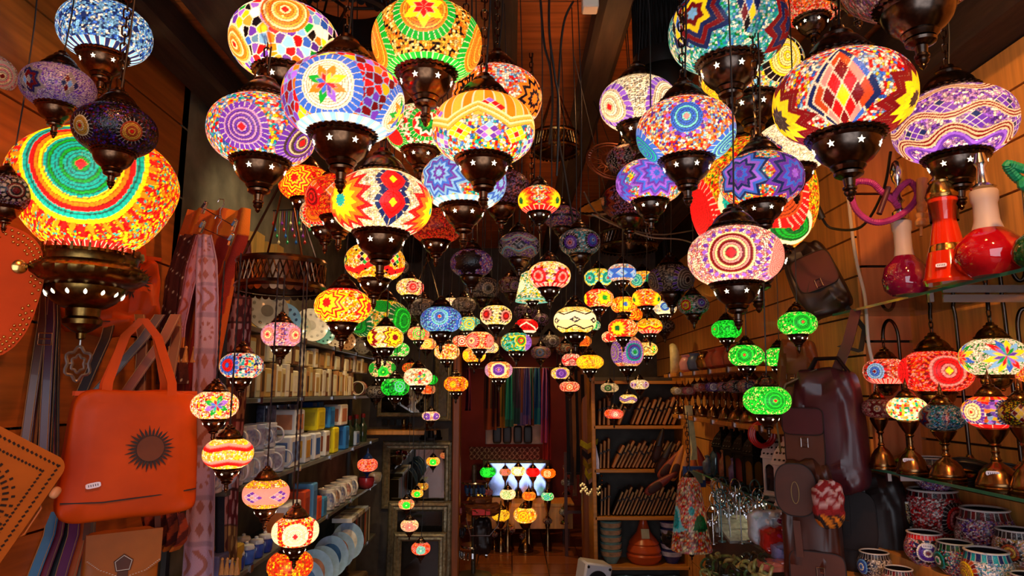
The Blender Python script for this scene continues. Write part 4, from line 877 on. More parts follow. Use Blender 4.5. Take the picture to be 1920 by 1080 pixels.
def studded():
    c = at(-52, 540, 1.62); t = thing('hanging_studded_bag', 'rust leather bag flap edged with gold studs at the far edge below the unlit lamp', 'bag', c, rot=(0, math.radians(9), face_cam(c, 4)))
    w, h = .27, .34
    pr = lambda k: [(w / 2 * k * math.copysign(abs(math.cos(a)) ** .62, math.cos(a)), h / 2 * k * math.copysign(abs(math.sin(a)) ** .75, math.sin(a))) for a in [2 * PI * i / 72 for i in range(72)]]
    q = MB(); q.prism(pr(1), .03, -.012); q.build('flap', M_ORL, t)
    q = MB()
    for ring, (k, n) in enumerate(((.95, 66), (.87, 62), (.80, 58))):
        for i in range(n):
            a = 2 * PI * (i + .5 * ring) / n
            if not (-1.75 < math.atan2(math.sin(a), math.cos(a)) < 1.7): continue
            if ring == 2 and i % 3 == 0: continue
            x = w / 2 * k * math.copysign(abs(math.cos(a)) ** .62, math.cos(a)); z = h / 2 * k * math.copysign(abs(math.sin(a)) ** .75, math.sin(a))
            q.lathe([(.0042, 0), (.0036, .002), (.002, .0035), (.0002, .004)], 8, M=Matrix.Translation((x, -.012, z)) @ Matrix.Rotation(PI / 2, 4, 'X'))
    q.build('stud_rivet_border', M_GLD, t)
    q = MB(); q.lathe([(.017, 0), (.017, .003), (.012, .006), (.0005, .007)], 24, M=Matrix.Translation((.075, -.012, .075)) @ Matrix.Rotation(PI / 2, 4, 'X')); q.build('snap_button', M_GLD, t)
studded()
# belts and straps hanging in a bunch
BC = [('3a1a24', 'plum'), ('1c3a5c', 'dark blue'), ('2a1420', 'aubergine'), ('7a4420', 'tan'), ('241018', 'near black'), ('5a2c18', 'chestnut'), ('30204a', 'violet'), ('8a5a30', 'light tan'), ('1a1014', 'black'), ('2e5a80', 'steel blue'), ('4a1a30', 'wine red'), ('101010', 'jet black'), ('5a1e4a', 'magenta purple'), ('40342c', 'grey brown')]
def belt(x0, y0, x1, y1, d, hexc, label, w=.026, buckle=True):
    a, bq = at(x0, y0, d), at(x1, y1, d - .12); t = thing('hanging_belt', label, 'belt', bq, 0, 'leather belts on the wall')
    P = [a - bq, (a - bq) * .7 + Vector((.01, 0, 0)), (a - bq) * .35 + Vector((.004, 0, 0)), Vector((0, 0, 0))]
    m = mat('belt_' + hexc, hexc, .38, 0, .25, 9, coat=.15)
    q = MB(); q.strip([tuple(p) for p in P], w, .005, (1, .35, 0)); q.build('strap', m, t)
    q = MB()
    for s in (-1, 1): q.strip([tuple(p + Vector((s * w * .4, s * w * .14 - .004, 0))) for p in P], .0014, .003, (1, .35, 0))
    q.build('edge_stitching', mat('tan_thread', 'a07a50', .8), t)
    if buckle:
        k = (a - bq) * .62; q = MB(); s = w * .7
        q.tube([(k.x - s, k.y - .012, k.z - s), (k.x + s, k.y - .004, k.z - s), (k.x + s, k.y - .004, k.z + s), (k.x - s, k.y - .012, k.z + s)], .0022, 6, True)
        q.tube([(k.x - s, k.y - .014, k.z), (k.x + s, k.y - .008, k.z)], .0016, 6); q.build('buckle', M_STL, t)
for i in range(14):
    c_, nm = BC[i]
    belt(72 + i * 1.6 + (i % 3) * 5, 474 + (i % 4) * 5, 4 + i * 7.5, 850 + (i * 53) % 60, 1.98 + .02 * (i % 5), c_, f'{nm} leather belt, {ORD[i] if i else "first"} from the edge in the bunch by the studded bag', .024, i % 3 == 1)
for i, (c_, nm) in enumerate([('2e6a9a', 'bright blue'), ('6a1c3c', 'crimson'), ('141018', 'dull black'), ('5a2050', 'plum purple'), ('a8481c', 'orange'), ('6a5448', 'taupe')]):
    belt(100 + i * 14, 960, 52 + i * 18, 1110, 2.0 + .02 * (i % 3), c_, f'{nm} strap hanging between the punched pouch and the tan satchel', .03, False)
for i, (x0, x1, c_, nm) in enumerate([(330, 230, '7a3414', 'rust'), (300, 172, '4a2416', 'dark brown'), (262, 262, '5c2a1a', 'chestnut'), (330, 312, '6a3020', 'russet'), (210, 150, '2a1614', 'blackish')]):
    belt(x0, 590, x1, 745, 2.05 + .02 * i, c_, f'{nm} shoulder strap, {"first second third fourth fifth".split()[i]} of five slung between the sun totes', .03, False)
# cloths on the wall: patterned sheets with their own weave colours
M_CLOTH = attr_mat('woven_cloth', .85)
def cloth(name, label, cat, fn, nu, nv, colfn, parent=None, group=None, th=.004, origin=None):
    q = MB(); q.sheet(fn, nu, nv, th); me = q.mesh(name, M_CLOTH, True, 60)
    W = (nu + 1); n = W * (nv + 1); col = np.ones((len(me.vertices), 4), dtype=np.float32)
    one = np.array([list(hx(colfn(i / nu, j / nv))) + [1] for j in range(nv + 1) for i in range(nu + 1)], dtype=np.float32)
    col[:n] = one; col[n:2 * n] = one
    ca = me.color_attributes.new('Col', 'FLOAT_COLOR', 'POINT'); ca.data.foreach_set('color', col.ravel())
    o = bpy.data.objects.new(name, me); C.objects.link(o)
    if parent: o.parent = parent
    else:
        tag(o, label, cat, group)
    return o
def drape(pts, depth, wave=.012, k=3, ph=0):
    """pts: rows of (left px, right px, y px); cloth hanging at a depth with soft folds"""
    def fn(u, v):
        t = v * (len(pts) - 1); i = min(int(t), len(pts) - 2); f = t - i
        L = pts[i][0] + (pts[i + 1][0] - pts[i][0]) * f; Rr = pts[i][1] + (pts[i + 1][1] - pts[i][1]) * f; y = pts[i][2] + (pts[i + 1][2] - pts[i][2]) * f
        p = at(L + (Rr - L) * u, y, depth); return (p.x, p.y + wave * math.sin(k * 2 * PI * u + ph + v * 1.5), p.z)
    return fn
def lace(u, v):
    r = int(v * 9); fv = v * 9 - r; q = random.Random(r * 31 + 5)
    if fv < .12 or u < .05 or u > .95: return 'a88a98'
    k = r % 3
    if k == 0: s = math.hypot((u - .5) * 1.1, fv - .55); m = .18 < s < .3 and math.sin(9 * math.atan2(fv - .55, u - .5)) > .1
    elif k == 1: m = (abs(((u * 3) % 1) - .5) + abs(((fv * 2) % 1) - .5)) < .34
    else: m = math.sin(u * 14 + math.sin(fv * 9) * 2) > .45 and .2 < fv < .95
    return 'a86a5c' if m else ('c9a4ae' if (r % 2) else 'c09cae')
def patch(u, v):
    r = int(v * 11); cth = int(u * 2); fv = v * 11 - r; fu = u * 2 - cth
    base = ['6a1414', 'a86a60', '7a4a20', 'b88078', '501010', '9a6a40'][(r * 2 + cth * 3 + r // 3) % 6]
    m = math.sin(fu * 11) * math.sin(fv * 8) > .35 or math.hypot(fu - .5, fv - .5) < .16
    if fv < .08 or fu < .06: return '4a1a12'
    return ['c89088', '6a2018', 'c8924a', '7a2a20', 'a85a48', '501810'][(r * 2 + cth * 3 + r // 3) % 6] if m else base
run = cloth('lace_table_runner', 'long pale lilac lace runner clipped to a hanger, falling beside the big orange tote', 'table runner', drape([(372, 396, 440), (367, 407, 490), (366, 410, 560), (363, 409, 640), (357, 408, 760), (352, 405, 880), (345, 404, 990), (338, 402, 1100)], 2.42, .010, 1.5), 60, 240, lace, group='runners on hangers')
cloth('lace_table_runner', 'short pink lace runner end with gold tassels beside the long lilac runner', 'table runner', drape([(366, 384, 440), (347, 372, 500), (338, 358, 560), (325, 348, 610), (318, 345, 652)], 2.47, .008, 1.2, 1), 40, 90, lambda u, v: 'c8742c' if v > .88 else ('b07888' if lace(u, v * .5) != 'a86a5c' else 'a04a38'), group='runners on hangers')
def tassels(px0, px1, py, d, n, label):
    c = at((px0 + px1) / 2, py, d); t = thing('hanging_tassel_fringe', label, 'tassel fringe', c)
    for i in range(n):
        p = at(px0 + (px1 - px0) * (i + .5) / n, py, d) - c
        q = MB(); q.lathe([(.003, .012), (.006, .006), (.004, .002), (.009, -.03), (.012, -.048), (.001, -.05)], 12); q.build('tassel', mat('gold_tassel', 'c88a48', .8, 0, .3, 60, stretch=(8, 8, 1)), t, tuple(p))
tassels(310, 372, 655, 2.44, 4, 'row of gold tassels below the short pink lace runner')
tassels(412, 450, 1052, 2.5, 4, 'row of gold tassels below the patchwork runner')
cloth('patchwork_runner', 'dark red and tan patchwork runner with lace squares behind the round crown', 'table runner', drape([(432, 470, 450), (424, 474, 520), (418, 472, 620), (412, 462, 760), (406, 450, 900), (402, 446, 1050)], 2.66, .010, 1.5, .4), 60, 240, patch, group='runners on hangers')
cloth('hanging_silk_scarf', 'orange red silk scarf with gold flecks hanging behind the lace runners', 'scarf', drape([(352, 470, 392), (334, 466, 440), (316, 440, 520), (308, 420, 620), (304, 400, 720), (308, 392, 800)], 2.6, .02, 3), 70, 120, lambda u, v: 'c8601c' if math.sin(u * 24 + v * 5) > .2 else ('8a1c10' if v > .2 else 'e0801c'))
cloth('hanging_silk_scarf', 'dark brown sequinned scarf between the slumped tote and the lace runner', 'scarf', drape([(338, 372, 440), (310, 350, 520), (296, 345, 620), (290, 352, 720)], 2.54, .012, 2), 30, 80, lambda u, v: 'd8c8b0' if (int(u * 30) * 7 + int(v * 80) * 13) % 41 == 0 else '4a140c')
cloth('hanging_silk_scarf', 'deep blue scarf showing between the lace runner and the patchwork runner', 'scarf', drape([(392, 432, 455), (396, 428, 520), (398, 424, 640), (402, 420, 800), (402, 418, 1080)], 2.64, .01, 1), 16, 60, lambda u, v: '1c3a6a' if v < .25 else '141c30')
cloth('hanging_silk_scarf', 'orange patterned cloth bundle behind the tan satchel', 'scarf', drape([(262, 345, 960), (266, 350, 990), (272, 345, 1015), (280, 330, 1032)], 2.1, .02, 4), 40, 30, lambda u, v: 'c86a18' if v > .8 else ('a83a10' if math.sin(u * 30 + v * 14) > 0 else '5a1408'))
def hanger(px0, py0, px1, py1, d, label):
    a, bq = at(px0, py0, d), at(px1, py1, d); m = (a + bq) / 2; t = thing('clip_hanger', label, 'hanger', m, 0, 'wire hangers')
    q = MB(); q.tube([tuple(a - m), tuple(bq - m)], .0022, 6); hk = [(0, 0, 0), (0, 0, .03), (.012, 0, .05), (.01, 0, .068), (-.006, 0, .07), (-.012, 0, .058)]; q.tube(hk, .0018, 6); q.build('bar', M_STL, t)
    for p in (a, bq):
        q = MB(); q.box(tuple(p - m + Vector((0, -.004, .004))), (.011, .014, .045), rx=.15, ry=.35, bev=.002); q.box(tuple(p - m + Vector((.002, -.012, .012))), (.009, .006, .03), rx=-.3, ry=.35); q.build('clip', M_STL, t)
hanger(384, 392, 440, 425, 2.40, 'upper wire hanger with two chrome clips holding the orange silk scarf')
hanger(380, 428, 434, 452, 2.36, 'lower wire hanger with two chrome clips holding the lace runner')
# ------------------------------------------------------------------ table lamps, jars and other mosaic ware
def tlamp(px, py, w, pyb, ops, glow, label, d=None, zb=None, D=None, m=None, footpx=None, group='table lamps', nu=160, nv=60, tagged=False, light=True, tint='ffd9a0', foot=.62, name='mosaic_table_lamp'):
    m = m or M_TB; NL[0] += 1
    if d is None: d = (on_z(footpx or px, pyb, zb) - CAM).dot(FW)
    g = at(px, py, d); base = at(footpx or px, pyb, d)
    if zb is not None: base.z = zb
    D = D or w * d / F; R = D / 2; H = g.z - base.z - .6 * R
    t = thing(name, label, 'table lamp', base, math.atan2(-base.y, -base.x), group)
    o = link(mosaic_mesh('globe', R, ops, NL[0] * 17 + 3, nu, nv, 'globe', M_MOS), 'globe', t, (0, 0, H + .6 * R)); o.color = (glow, glow, glow, 1)
    link(fit('cap', 32, m), 'top_cap', t, (0, 0, H + .6 * R), scale=R)
    q = MB(); z = H + .6 * R + 1.19 * R; q.lathe([(R * .1, z - .1 * R), (R * .13, z), (R * .08, z + .1 * R), (R * .1, z + .16 * R), (R * .05, z + .3 * R), (.0005, z + .5 * R)], 16); q.build('top_finial', m, t)
    q = MB(); f = R * foot * 1.25; h = H
    q.lathe([(f, 0), (f * 1.02, h * .03), (f * .97, h * .05), (f * 1.0, h * .08), (f * .96, h * .12), (f * .9, h * .16), (f * .8, h * .26), (f * .55, h * .36), (f * .28, h * .42), (f * .22, h * .45), (f * .27, h * .47), (f * .2, h * .5), (f * .16, h * .56), (f * .2, h * .6), (f * .16, h * .63), (f * .18, h * .68), (f * .3, h * .71), (f * .24, h * .74), (R * .34, h * .82), (R * .47, h * .9), (R * .52, h * .95), (R * .55, h * .97), (R * .52, h * 1.0)], 48, beads=(3, 21), amp=.02)
    q.build('base', m, t)
    if tagged: price_tag(t, (f * .75, -f * .2, h * .27), (0.35, 0, PI / 2 - .1), .03, .013)
    if glow > .3 and light:
        ld = bpy.data.lights.new('bulb', 'POINT'); ld.energy = GLOW_W * (D / .25) ** 2 * glow; ld.color = hx(tint); ld.shadow_soft_size = .01
        lo = bpy.data.objects.new('bulb', ld); C.objects.link(lo); lo.parent = t; lo.location = (0, 0, H + .5 * R)
    return t
ZS = 1.352
M_TB = mat('antique_bronze', '7c5a38', .24, 1, .35, 14)
M_GL = glass('shelf_glass', 'dcece4'); M_GLE = mat('glass_edge_green', '2c6a54', .1, 0, .1, 5, spec=.8)
def glass_shelf(name, x0, x1, y0, y1, z, label, front='x0', brackets=()):
    t = thing('glass_shelf', label, 'shelf', ((x0 + x1) / 2, y0, z - .008))
    q = MB(); q.box((0, (y1 - y0) / 2, .004), (x1 - x0 - .004, y1 - y0, .008)); q.build('glass_pane', M_GL, t, smooth=False)
    q = MB(); s = -1 if front == 'x0' else 1
    q.box((s * (x1 - x0) / 2, (y1 - y0) / 2, .004), (.003, y1 - y0, .0085)); q.build('glass_edge', M_GLE, t, smooth=False)
    for y in brackets:
        q = MB(); q.box((-s * .02, y - y0, -.014), (x1 - x0 - .04, .006, .022)); q.box((s * (x1 - x0) / 2 * .97, y - y0, -.008), (.012, .012, .034)); q.build('bracket', M_STL, t, smooth=False)
    return t
glass_shelf('s', 1.2, 1.51, .3, 2.5, ZS, 'clear glass shelf with green edge carrying the row of table lamps', brackets=(.9, 1.55, 2.2))
glass_shelf('s', 1.2, 1.51, .3, 2.48, 1.888, 'upper clear glass shelf carrying the red hookahs', brackets=(.9, 1.9))
b = lambda *a: ('b',) + a
tlamp(1597, 765, 52, 866, [b('IVWI', .07), ('*', -50, 0, .7, 8, 'KUHKU')], .1, 'unlit lilac table lamp with black star, furthest along the glass shelf', zb=ZS, footpx=1608, tagged=True)
tlamp(1644, 766, 58, 879, [b('SQFS', .06), ('m', -4, 0, .55, 'MQM', 'MQ', 'D', 'p', 18)], .1, 'unlit rose table lamp with maroon petal medallion, second along the glass shelf', zb=ZS, footpx=1656)
tlamp(1699, 767, 70, 889, [('s', 'WYOWRTCDGW', .13), ('c', 'S', .2, 6)], .95, 'lit table lamp of white, yellow and orange shards with pointed silver cap', zb=ZS, footpx=1712, tagged=True)
tlamp(1767, 783, 78, 898, [b('TLWNAT', .055), ('d', 5, 0, -10, .2, .5, 'MNAS'), ('*', -62, 0, .55, 6, 'AMNMA')], .15, 'unlit teal beaded table lamp with maroon and mauve lozenges', zb=ZS, footpx=1778)
tlamp(1857, 773, 96, 917, [('s', 'RYWVOPLN', .15), ('m', -40, .0, .5, 'CXC', 'P', 'R', 't', 20), ('m', 42, .0, .58, 'LJB', 'N', 'R', 't', 22), ('r', -.6, -.46, 'R', 30), ('r', .48, .6, 'RO', 30)], .7, 'lit table lamp with cream and bright blue spiral discs and red rims', zb=ZS, footpx=1874, tagged=True)
tlamp(1932, 775, 78, 925, [b('MYUM', .06), ('d', 6, 0, 0, .4, .5, 'MYMDY')], .15, 'unlit maroon and yellow lozenge table lamp cut off by the edge', zb=ZS)
# swan-necked lamps behind
def swan(px, py, w, ops, glow, label, d, arch, zb=ZS, big=1.0):
    c = at(px, py, d); D = w * d / F; R = D / 2; NL[0] += 1
    bx = Vector((min(1.47, c.x + R * .9), c.y + .02, zb))
    t = thing('swan_neck_lamp', label, 'table lamp', bx, 0, 'swan-necked mosaic lamps')
    L = c - bx; ht = L.z + 2.0 * R
    g = link(mosaic_mesh('globe', R, ops, NL[0] * 11, 200, 80, 'globe', M_MOS), 'globe', t, tuple(L), rot=(0, 0, math.atan2(-c.y, -c.x))); g.color = (glow,) * 3 + (1,)
    link(fit('cap', 48, M_BRS), 'top_cap', t, tuple(L), scale=R); link(fit('cup', 48, M_BRS), 'base_cup', t, tuple(L), scale=R)
    q = MB(); P = []
    for i in range(17):
        a = PI * i / 16; P.append((L.x * (.5 + .5 * -math.cos(a)) if False else L.x / 2 - L.x / 2 * math.cos(a), L.y * (1 - math.cos(a)) / 2, ht - .4 * R + .9 * R * math.sin(a)))
    P = [(0, 0, .03)] + [(0, 0, (ht - .4 * R) * .5)] + P
    q.tube(P, .006, 10); q.build('arched_neck', M_BRZ, t)
    chain_mb(L.z + 1.15 * R, P[-1][2] + .01, .002, .022, .006).build('hook_chain', M_BRZ, t, (L.x, L.y, 0))
    q = MB(); q.lathe([(.055, 0), (.058, .004), (.054, .01), (.045, .02), (.025, .03), (.012, .04), (.008, .05)], 32); q.build('foot', M_BRS, t)
    if glow > .3:
        ld = bpy.data.lights.new('bulb', 'POINT'); ld.energy = GLOW_W * (D / .25) ** 2 * glow; ld.color = hx('ffd0a0'); ld.shadow_soft_size = .01
        lo = bpy.data.objects.new('bulb', ld); C.objects.link(lo); lo.parent = t; lo.location = L - Vector((0, 0, .1 * R))
    return t
swan(1661, 697, 78, [b('SOWRFS', .06), ('m', -28, 0, .58, 'LBL', 'RM', 'M', 'p', 20), ('r', -.6, -.35, 'RS', 50)], .7, 'swan-neck lamp with a pale blue spiral disc on coral beads', 2.42, 1)
swan(1754, 697, 124, [b('RSRO', .05), ('m', 20, .0, .68, 'RSR', 'M', 'Y', 'x', 24), ('m', -70, 0, .6, 'R', 'M', '', 'x', 24)], .85, 'swan-neck lamp glowing coral red with yellow dot and maroon chips', 2.16, 1)
swan(1863, 670, 112, [b('WXWGW', .05), ('f', 20, 0, .7, 12, 'PYGLRYTBVRYL'), ('f', -64, 0, .6, 10, 'RYOGRB')], .75, 'swan-neck lamp of white beads with a many coloured rhombus star', 1.95, 1)
swan(1948, 690, 90, [b('SOYR', .05)], .7, 'swan-neck lamp at the edge showing only its bent neck and orange rim', 1.9, 1)
# cable coils lying behind
for i in range(7):
    p = Vector((1.40 + .03 * (i % 2), 1.05 + i * .18, ZS + .012)); t = MB()
    for k in range(4):
        r = .05 + .008 * k; t.tube([(r * math.cos(a) * (1 + .1 * math.sin(3 * a + k)), r * math.sin(a), .006 * k + .01 * math.sin(2 * a + i)) for a in [2 * PI * j / 24 for j in range(24)]], .004, 6, True)
    tag(t.build('coiled_cable', M_BLK, None, p), f'black cable coil on the lamp shelf, {ORD[i]} from the near end', 'cable', 'black cable coils behind the table lamps')
# jars
SHAPES['jar'] = lambda t: (([.55, .74, .9, .98, 1.0, .97, .9, .82, .78][min(8, int((t + 1) * 4))] * (1 - (t + 1) * 4 % 1) + [.55, .74, .9, .98, 1.0, .97, .9, .82, .78][min(8, int((t + 1) * 4) + 1)] * ((t + 1) * 4 % 1)), t * .78)
M_RIM = mat('white_glass_rim', 'd8d0cc', .25, 0, .08); M_IN = mat('dark_jar_inside', '1c1416', .4)
def jar(px, py, w, X, ops, label, z=None, D=None):
    p = on_x(px, py, X); d = (p - CAM).dot(FW); D = D or w * d / F; R = D / 2; NL[0] += 1
    zb = z if z is not None else p.z - .78 * R
    t = thing('mosaic_jar', label, 'candle jar', (p.x, p.y, zb), math.atan2(-p.y, -p.x), 'mosaic candle jars below the lamp shelf')
    o = link(mosaic_mesh('body', R, ops, NL[0] * 19, 190, 72, 'jar', M_TILE), 'body', t, (0, 0, .78 * R))
    q = MB(); q.lathe([(R * .80, 1.55 * R), (R * .84, 1.57 * R), (R * .83, 1.61 * R), (R * .77, 1.63 * R), (R * .73, 1.60 * R), (R * .73, 1.56 * R)], 48, cap0=False, cap1=False); q.build('rim', M_RIM, t)
    q = MB(); q.lathe([(R * .5, .06 * R), (R * .9, .6 * R), (R * .88, 1.1 * R), (R * .73, 1.57 * R)], 40, cap1=False); q.build('inside', M_IN, t)
    q = MB(); q.lathe([(R * .5, 0), (R * .55, .01 * R)], 32); q.build('foot', M_RIM, t)
    return t
ZJ = 1.075; ZL = .985; ZK = 1.12
J = [(1640, 1051, 62, 1.21, [b('WAQNW', .06), ('m', -50, 0, .6, 'LWB', 'KN', 'B', 'p', 16), ('r', .5, .78, 'KH', 30)], 'small jar with blue spiral, first in the front row by the dark backpack', ZL),
(1684, 1068, 60, 1.19, [b('WSQMW', .06), ('r', .5, .78, 'MH', 30)], 'small mauve jar second in the front row', ZL),
(1735, 1029, 72, 1.28, [b('WSPRQ', .06), ('m', 6, -.05, .7, 'PWP', 'KN', 'M', 'p', 14), ('r', .55, .78, 'R', 30)], 'jar with violet spiral ringed by black petals and a white tag', ZJ),
(1736, 1092, 62, 1.19, [b('WAQW', .06), ('r', .5, .78, 'UH', 26)], 'jar showing only its white rim at the bottom edge below the violet spiral jar', ZL),
(1792, 1044, 72, 1.30, [b('WRTPW', .06), ('m', -56, -.1, .6, 'TWU', 'KU', 'G', 'p', 16), ('r', .5, .78, 'UK', 26)], 'multicoloured beaded jar with green inside, beside the largest front jar', ZJ),
(1852, 1062, 90, 1.28, [b('WTLWW', .055), ('m', -60, -.15, .7, 'DYD', 'MF', 'D', 't', 22), ('r', .46, .78, 'NT', 26)], 'white and teal beaded jar with amber fan, largest in the front row', ZJ),
(1926, 1062, 70, 1.29, [b('WYGQ', .06), ('r', .5, .78, 'RM', 26)], 'jar with yellow and green beads cut off by the edge', ZJ),
(1752, 972, 102, 1.445, [b('WRSRM', .05), ('m', 48, -.1, .6, 'RMS', 'K', 'M', 't', 22), ('m', -75, -.1, .5, 'RF', 'K', ''), ('r', .6, .78, 'KM', 34)], 'large crimson beaded jar with spiral standing at the back of the shelf', ZK),
(1846, 960, 98, 1.445, [b('SPIWM', .05), ('m', 60, -.2, .5, 'M', 'K', ''), ('r', .5, .78, 'HM', 34)], 'large lilac beaded jar at the back of the shelf', ZK),
(1690, 984, 52, 1.35, [b('QDCQM', .07), ('d', 5, 0, -8, .36, .36, 'MMMH'), ('r', .7, .78, 'X', 26)], 'straw beaded jar with dark red lozenge tiles beside the dark backpack', ZJ + .075),
(1692, 1020, 46, 1.35, [b('DQCY', .07)], 'gold beaded jar half hidden under the straw one', ZJ),
(1832, 1003, 74, 1.42, [b('QSMW', .06), ('d', 9, .15, 0, .12, .3, 'KKKM'), ('r', .5, .78, 'KH', 26)], 'pinkish jar with small black lozenges behind the largest front jar', ZK),
(1908, 1020, 82, 1.42, [b('QSWD', .06), ('m', -20, -.1, .5, 'FD', 'K', '', 'p', 14), ('r', .5, .78, 'KH', 26)], 'brownish jar with black petals in the middle row', ZK),
(1912, 975, 70, 1.46, [b('SIHM', .06), ('r', .5, .78, 'KH', 30)], 'dim plum jar at the back by the edge', ZK)]
for k, a in enumerate(J):
    t = jar(*a[:6], z=a[6])
    if k == 2: price_tag(t, (.063, .005, .065), (0, 0, PI / 2), .028, .013)
jar(1754, 932, 74, 1.445, [b('SPIWM', .05), ('r', .5, .78, 'HK', 34)], 'pink lilac jar stacked on the large crimson jar', z=ZK + .15)
q = MB(); q.box((1.39, 1.55, ZJ - .0175), (.25, 1.9, .035), bev=.004); q.box((1.2, 1.7, ZL - .0175), (.13, 1.6, .035), bev=.004); q.box((1.262, 1.7, (ZL + ZJ) / 2), (.02, 1.6, ZJ - ZL)); q.box((1.445, 1.55, (ZJ + ZK) / 2), (.14, 1.9, ZK - ZJ)); struct(q.build('trim_8', M_WOOD, smooth=False), 'stepped wooden ledge carrying the mosaic jars', 'ledge')
# ------------------------------------------------------------------ hookahs on the top shelf
M_RG = mat('ruby_glass', 'b00a18', .06, 0, .3, 12, coat=.5, spec=.8); M_PG = mat('plum_glass', '7a0a34', .06, 0, .35, 14, coat=.5, spec=.8)
M_OR = mat('scarlet_glass', 'd42a08', .12, 0, .12, 4, coat=.4); M_FR = mat('frosted_glass', 'b8a8a0', .5, 0, .08, 6)
M_CLR = glass('clear_glass', 'f4f0ea'); M_HOSE = mat('magenta_hose', 'a0286a', .5, 0, .3, 40, bump=.4); M_GH = mat('green_hose', '0f8a58', .5, 0, .3, 40, bump=.4)
M_WD = mat('turned_pale_wood', 'd09050', .4, 0, .2, 20, stretch=(6, 6, 1))
ZT = 1.888
def hookah(px, pyb, label, X):
    p = on_z(px, pyb, ZT); s = X / p.x if X else 1
    return thing('hookah', label, 'hookah', (p.x, p.y, ZT), 0, 'hookahs on the upper glass shelf')
def pxm(t, n): d = (Vector(t.location) - CAM).dot(FW); return n * d / F
t = hookah(1702, 553, 'plum glass hookah with frosted neck, coiled magenta hose and wooden mouthpiece', 0); k = pxm(t, 1)
q = MB(); q.lathe([(28 * k, 0), (38 * k, 10 * k), (41 * k, 30 * k), (36 * k, 52 * k), (24 * k, 66 * k), (17 * k, 74 * k)], 48, cap1=False); q.build('glass_vase', M_PG, t)
q = MB(); q.lathe([(17.2 * k, 74 * k), (15 * k, 90 * k), (15 * k, 120 * k), (17 * k, 124 * k), (18 * k, 140 * k), (16 * k, 142 * k)], 40); q.build('frosted_neck', M_FR, t)
q = MB(); q.lathe([(9 * k, 142 * k), (14 * k, 148 * k), (14 * k, 160 * k), (6 * k, 168 * k), (5 * k, 176 * k), (10 * k, 182 * k), (5 * k, 190 * k), (4 * k, 215 * k), (9 * k, 222 * k), (12 * k, 240 * k), (7 * k, 258 * k), (3 * k, 262 * k)], 28); q.build('metal_stem', M_STL, t)
q = MB()
P = [(-10 * k, -.02, 165 * k), (-20 * k, -.03, 185 * k), (10 * k, -.03, 214 * k), (25 * k, -.03, 190 * k), (0, -.04, 158 * k), (-40 * k, -.04, 136 * k), (-72 * k, -.04, 136 * k), (-96 * k, -.035, 160 * k), (-100 * k, -.03, 195 * k), (-88 * k, -.03, 214 * k), (-60 * k, -.03, 212 * k), (-44 * k, -.03, 196 * k), (-20 * k, -.03, 176 * k)]
def spline(P, n=8):
    out = []; P = [Vector(p) for p in P]
    for i in range(len(P) - 1):
        a, bq, c, d = P[max(i - 1, 0)], P[i], P[i + 1], P[min(i + 2, len(P) - 1)]
        for j in range(n):
            u = j / n; out.append(.5 * ((2 * bq) + (c - a) * u + (2 * a - 5 * bq + 4 * c - d) * u * u + (3 * bq - a - 3 * c + d) * u ** 3))
    return out + [P[-1]]
S = spline(P, 14); q.tube(S, [.0088 + .0014 * (i % 2) for i in range(len(S))], 8); q.build('hose', M_HOSE, t)
q = MB(); q.tube([(-34 * k, -.045, 200 * k), (-58 * k, -.05, 148 * k)], .008, 10); q.build('dark_wood_handle', M_MAR, t)
q = MB(); q.lathe([(.004, 0), (.004, 18 * k), (9 * k, 20 * k), (11 * k, 26 * k), (8 * k, 33 * k), (11 * k, 38 * k), (11 * k, 42 * k), (7 * k, 46 * k), (10 * k, 54 * k), (7 * k, 62 * k), (9 * k, 68 * k), (10 * k, 110 * k), (6 * k, 112 * k)], 24); q.build('wooden_mouthpiece', M_WD, t, (12 * k, -.06, 104 * k), rot=(0, .12, 0))
t = hookah(1783, 532, 'scarlet cone hookah with clear collar and golden dome top', 0); k = pxm(t, 1)
q = MB(); q.lathe([(44 * k, 0), (46 * k, 6 * k), (42 * k, 14 * k), (33 * k, 60 * k)], 48); q.build('glass_vase', M_OR, t)
q = MB(); q.lathe([(33 * k, 60 * k), (31 * k, 64 * k), (30 * k, 70 * k), (28 * k, 74 * k)], 40); q.build('gold_bands', M_GLD, t)
q = MB(); q.lathe([(28 * k, 74 * k), (20 * k, 120 * k), (20 * k, 122 * k)], 40); q.build('upper_glass', M_OR, t)
q = MB(); q.lathe([(24 * k, 120 * k), (25 * k, 150 * k), (25 * k, 156 * k)], 40, cap0=False, cap1=False); q.build('clear_collar', M_CLR, t)
q = MB(); q.lathe([(19 * k, 122 * k), (21 * k, 150 * k), (25 * k, 156 * k), (25 * k, 164 * k)], 40); q.build('inner_neck', M_OR, t)
q = MB(); q.lathe([(27 * k, 164 * k), (29 * k, 170 * k), (27 * k, 176 * k), (24 * k, 186 * k), (20 * k, 194 * k), (21 * k, 198 * k), (14 * k, 206 * k), (10 * k, 215 * k), (4 * k, 240 * k)], 40, beads=(5,), amp=.04); q.build('gold_dome', M_BRS, t)
price_tag(t, (-33 * k, -28 * k, 30 * k), (-.25, 0, -.8))
t = hookah(1862, 518, 'big ruby glass hookah with wide frosted neck near the edge', 0); k = pxm(t, 1)
q = MB(); q.lathe([(34 * k, 0), (52 * k, 16 * k), (60 * k, 38 * k), (56 * k, 60 * k), (38 * k, 80 * k), (26 * k, 90 * k)], 56, cap1=False, beads=(1, 2, 3), amp=.012); q.build('glass_vase', M_RG, t)
q = MB(); q.lathe([(26 * k, 90 * k), (21 * k, 108 * k), (20 * k, 140 * k), (23 * k, 146 * k), (24 * k, 162 * k), (22 * k, 166 * k)], 40); q.build('frosted_neck', M_FR, t)
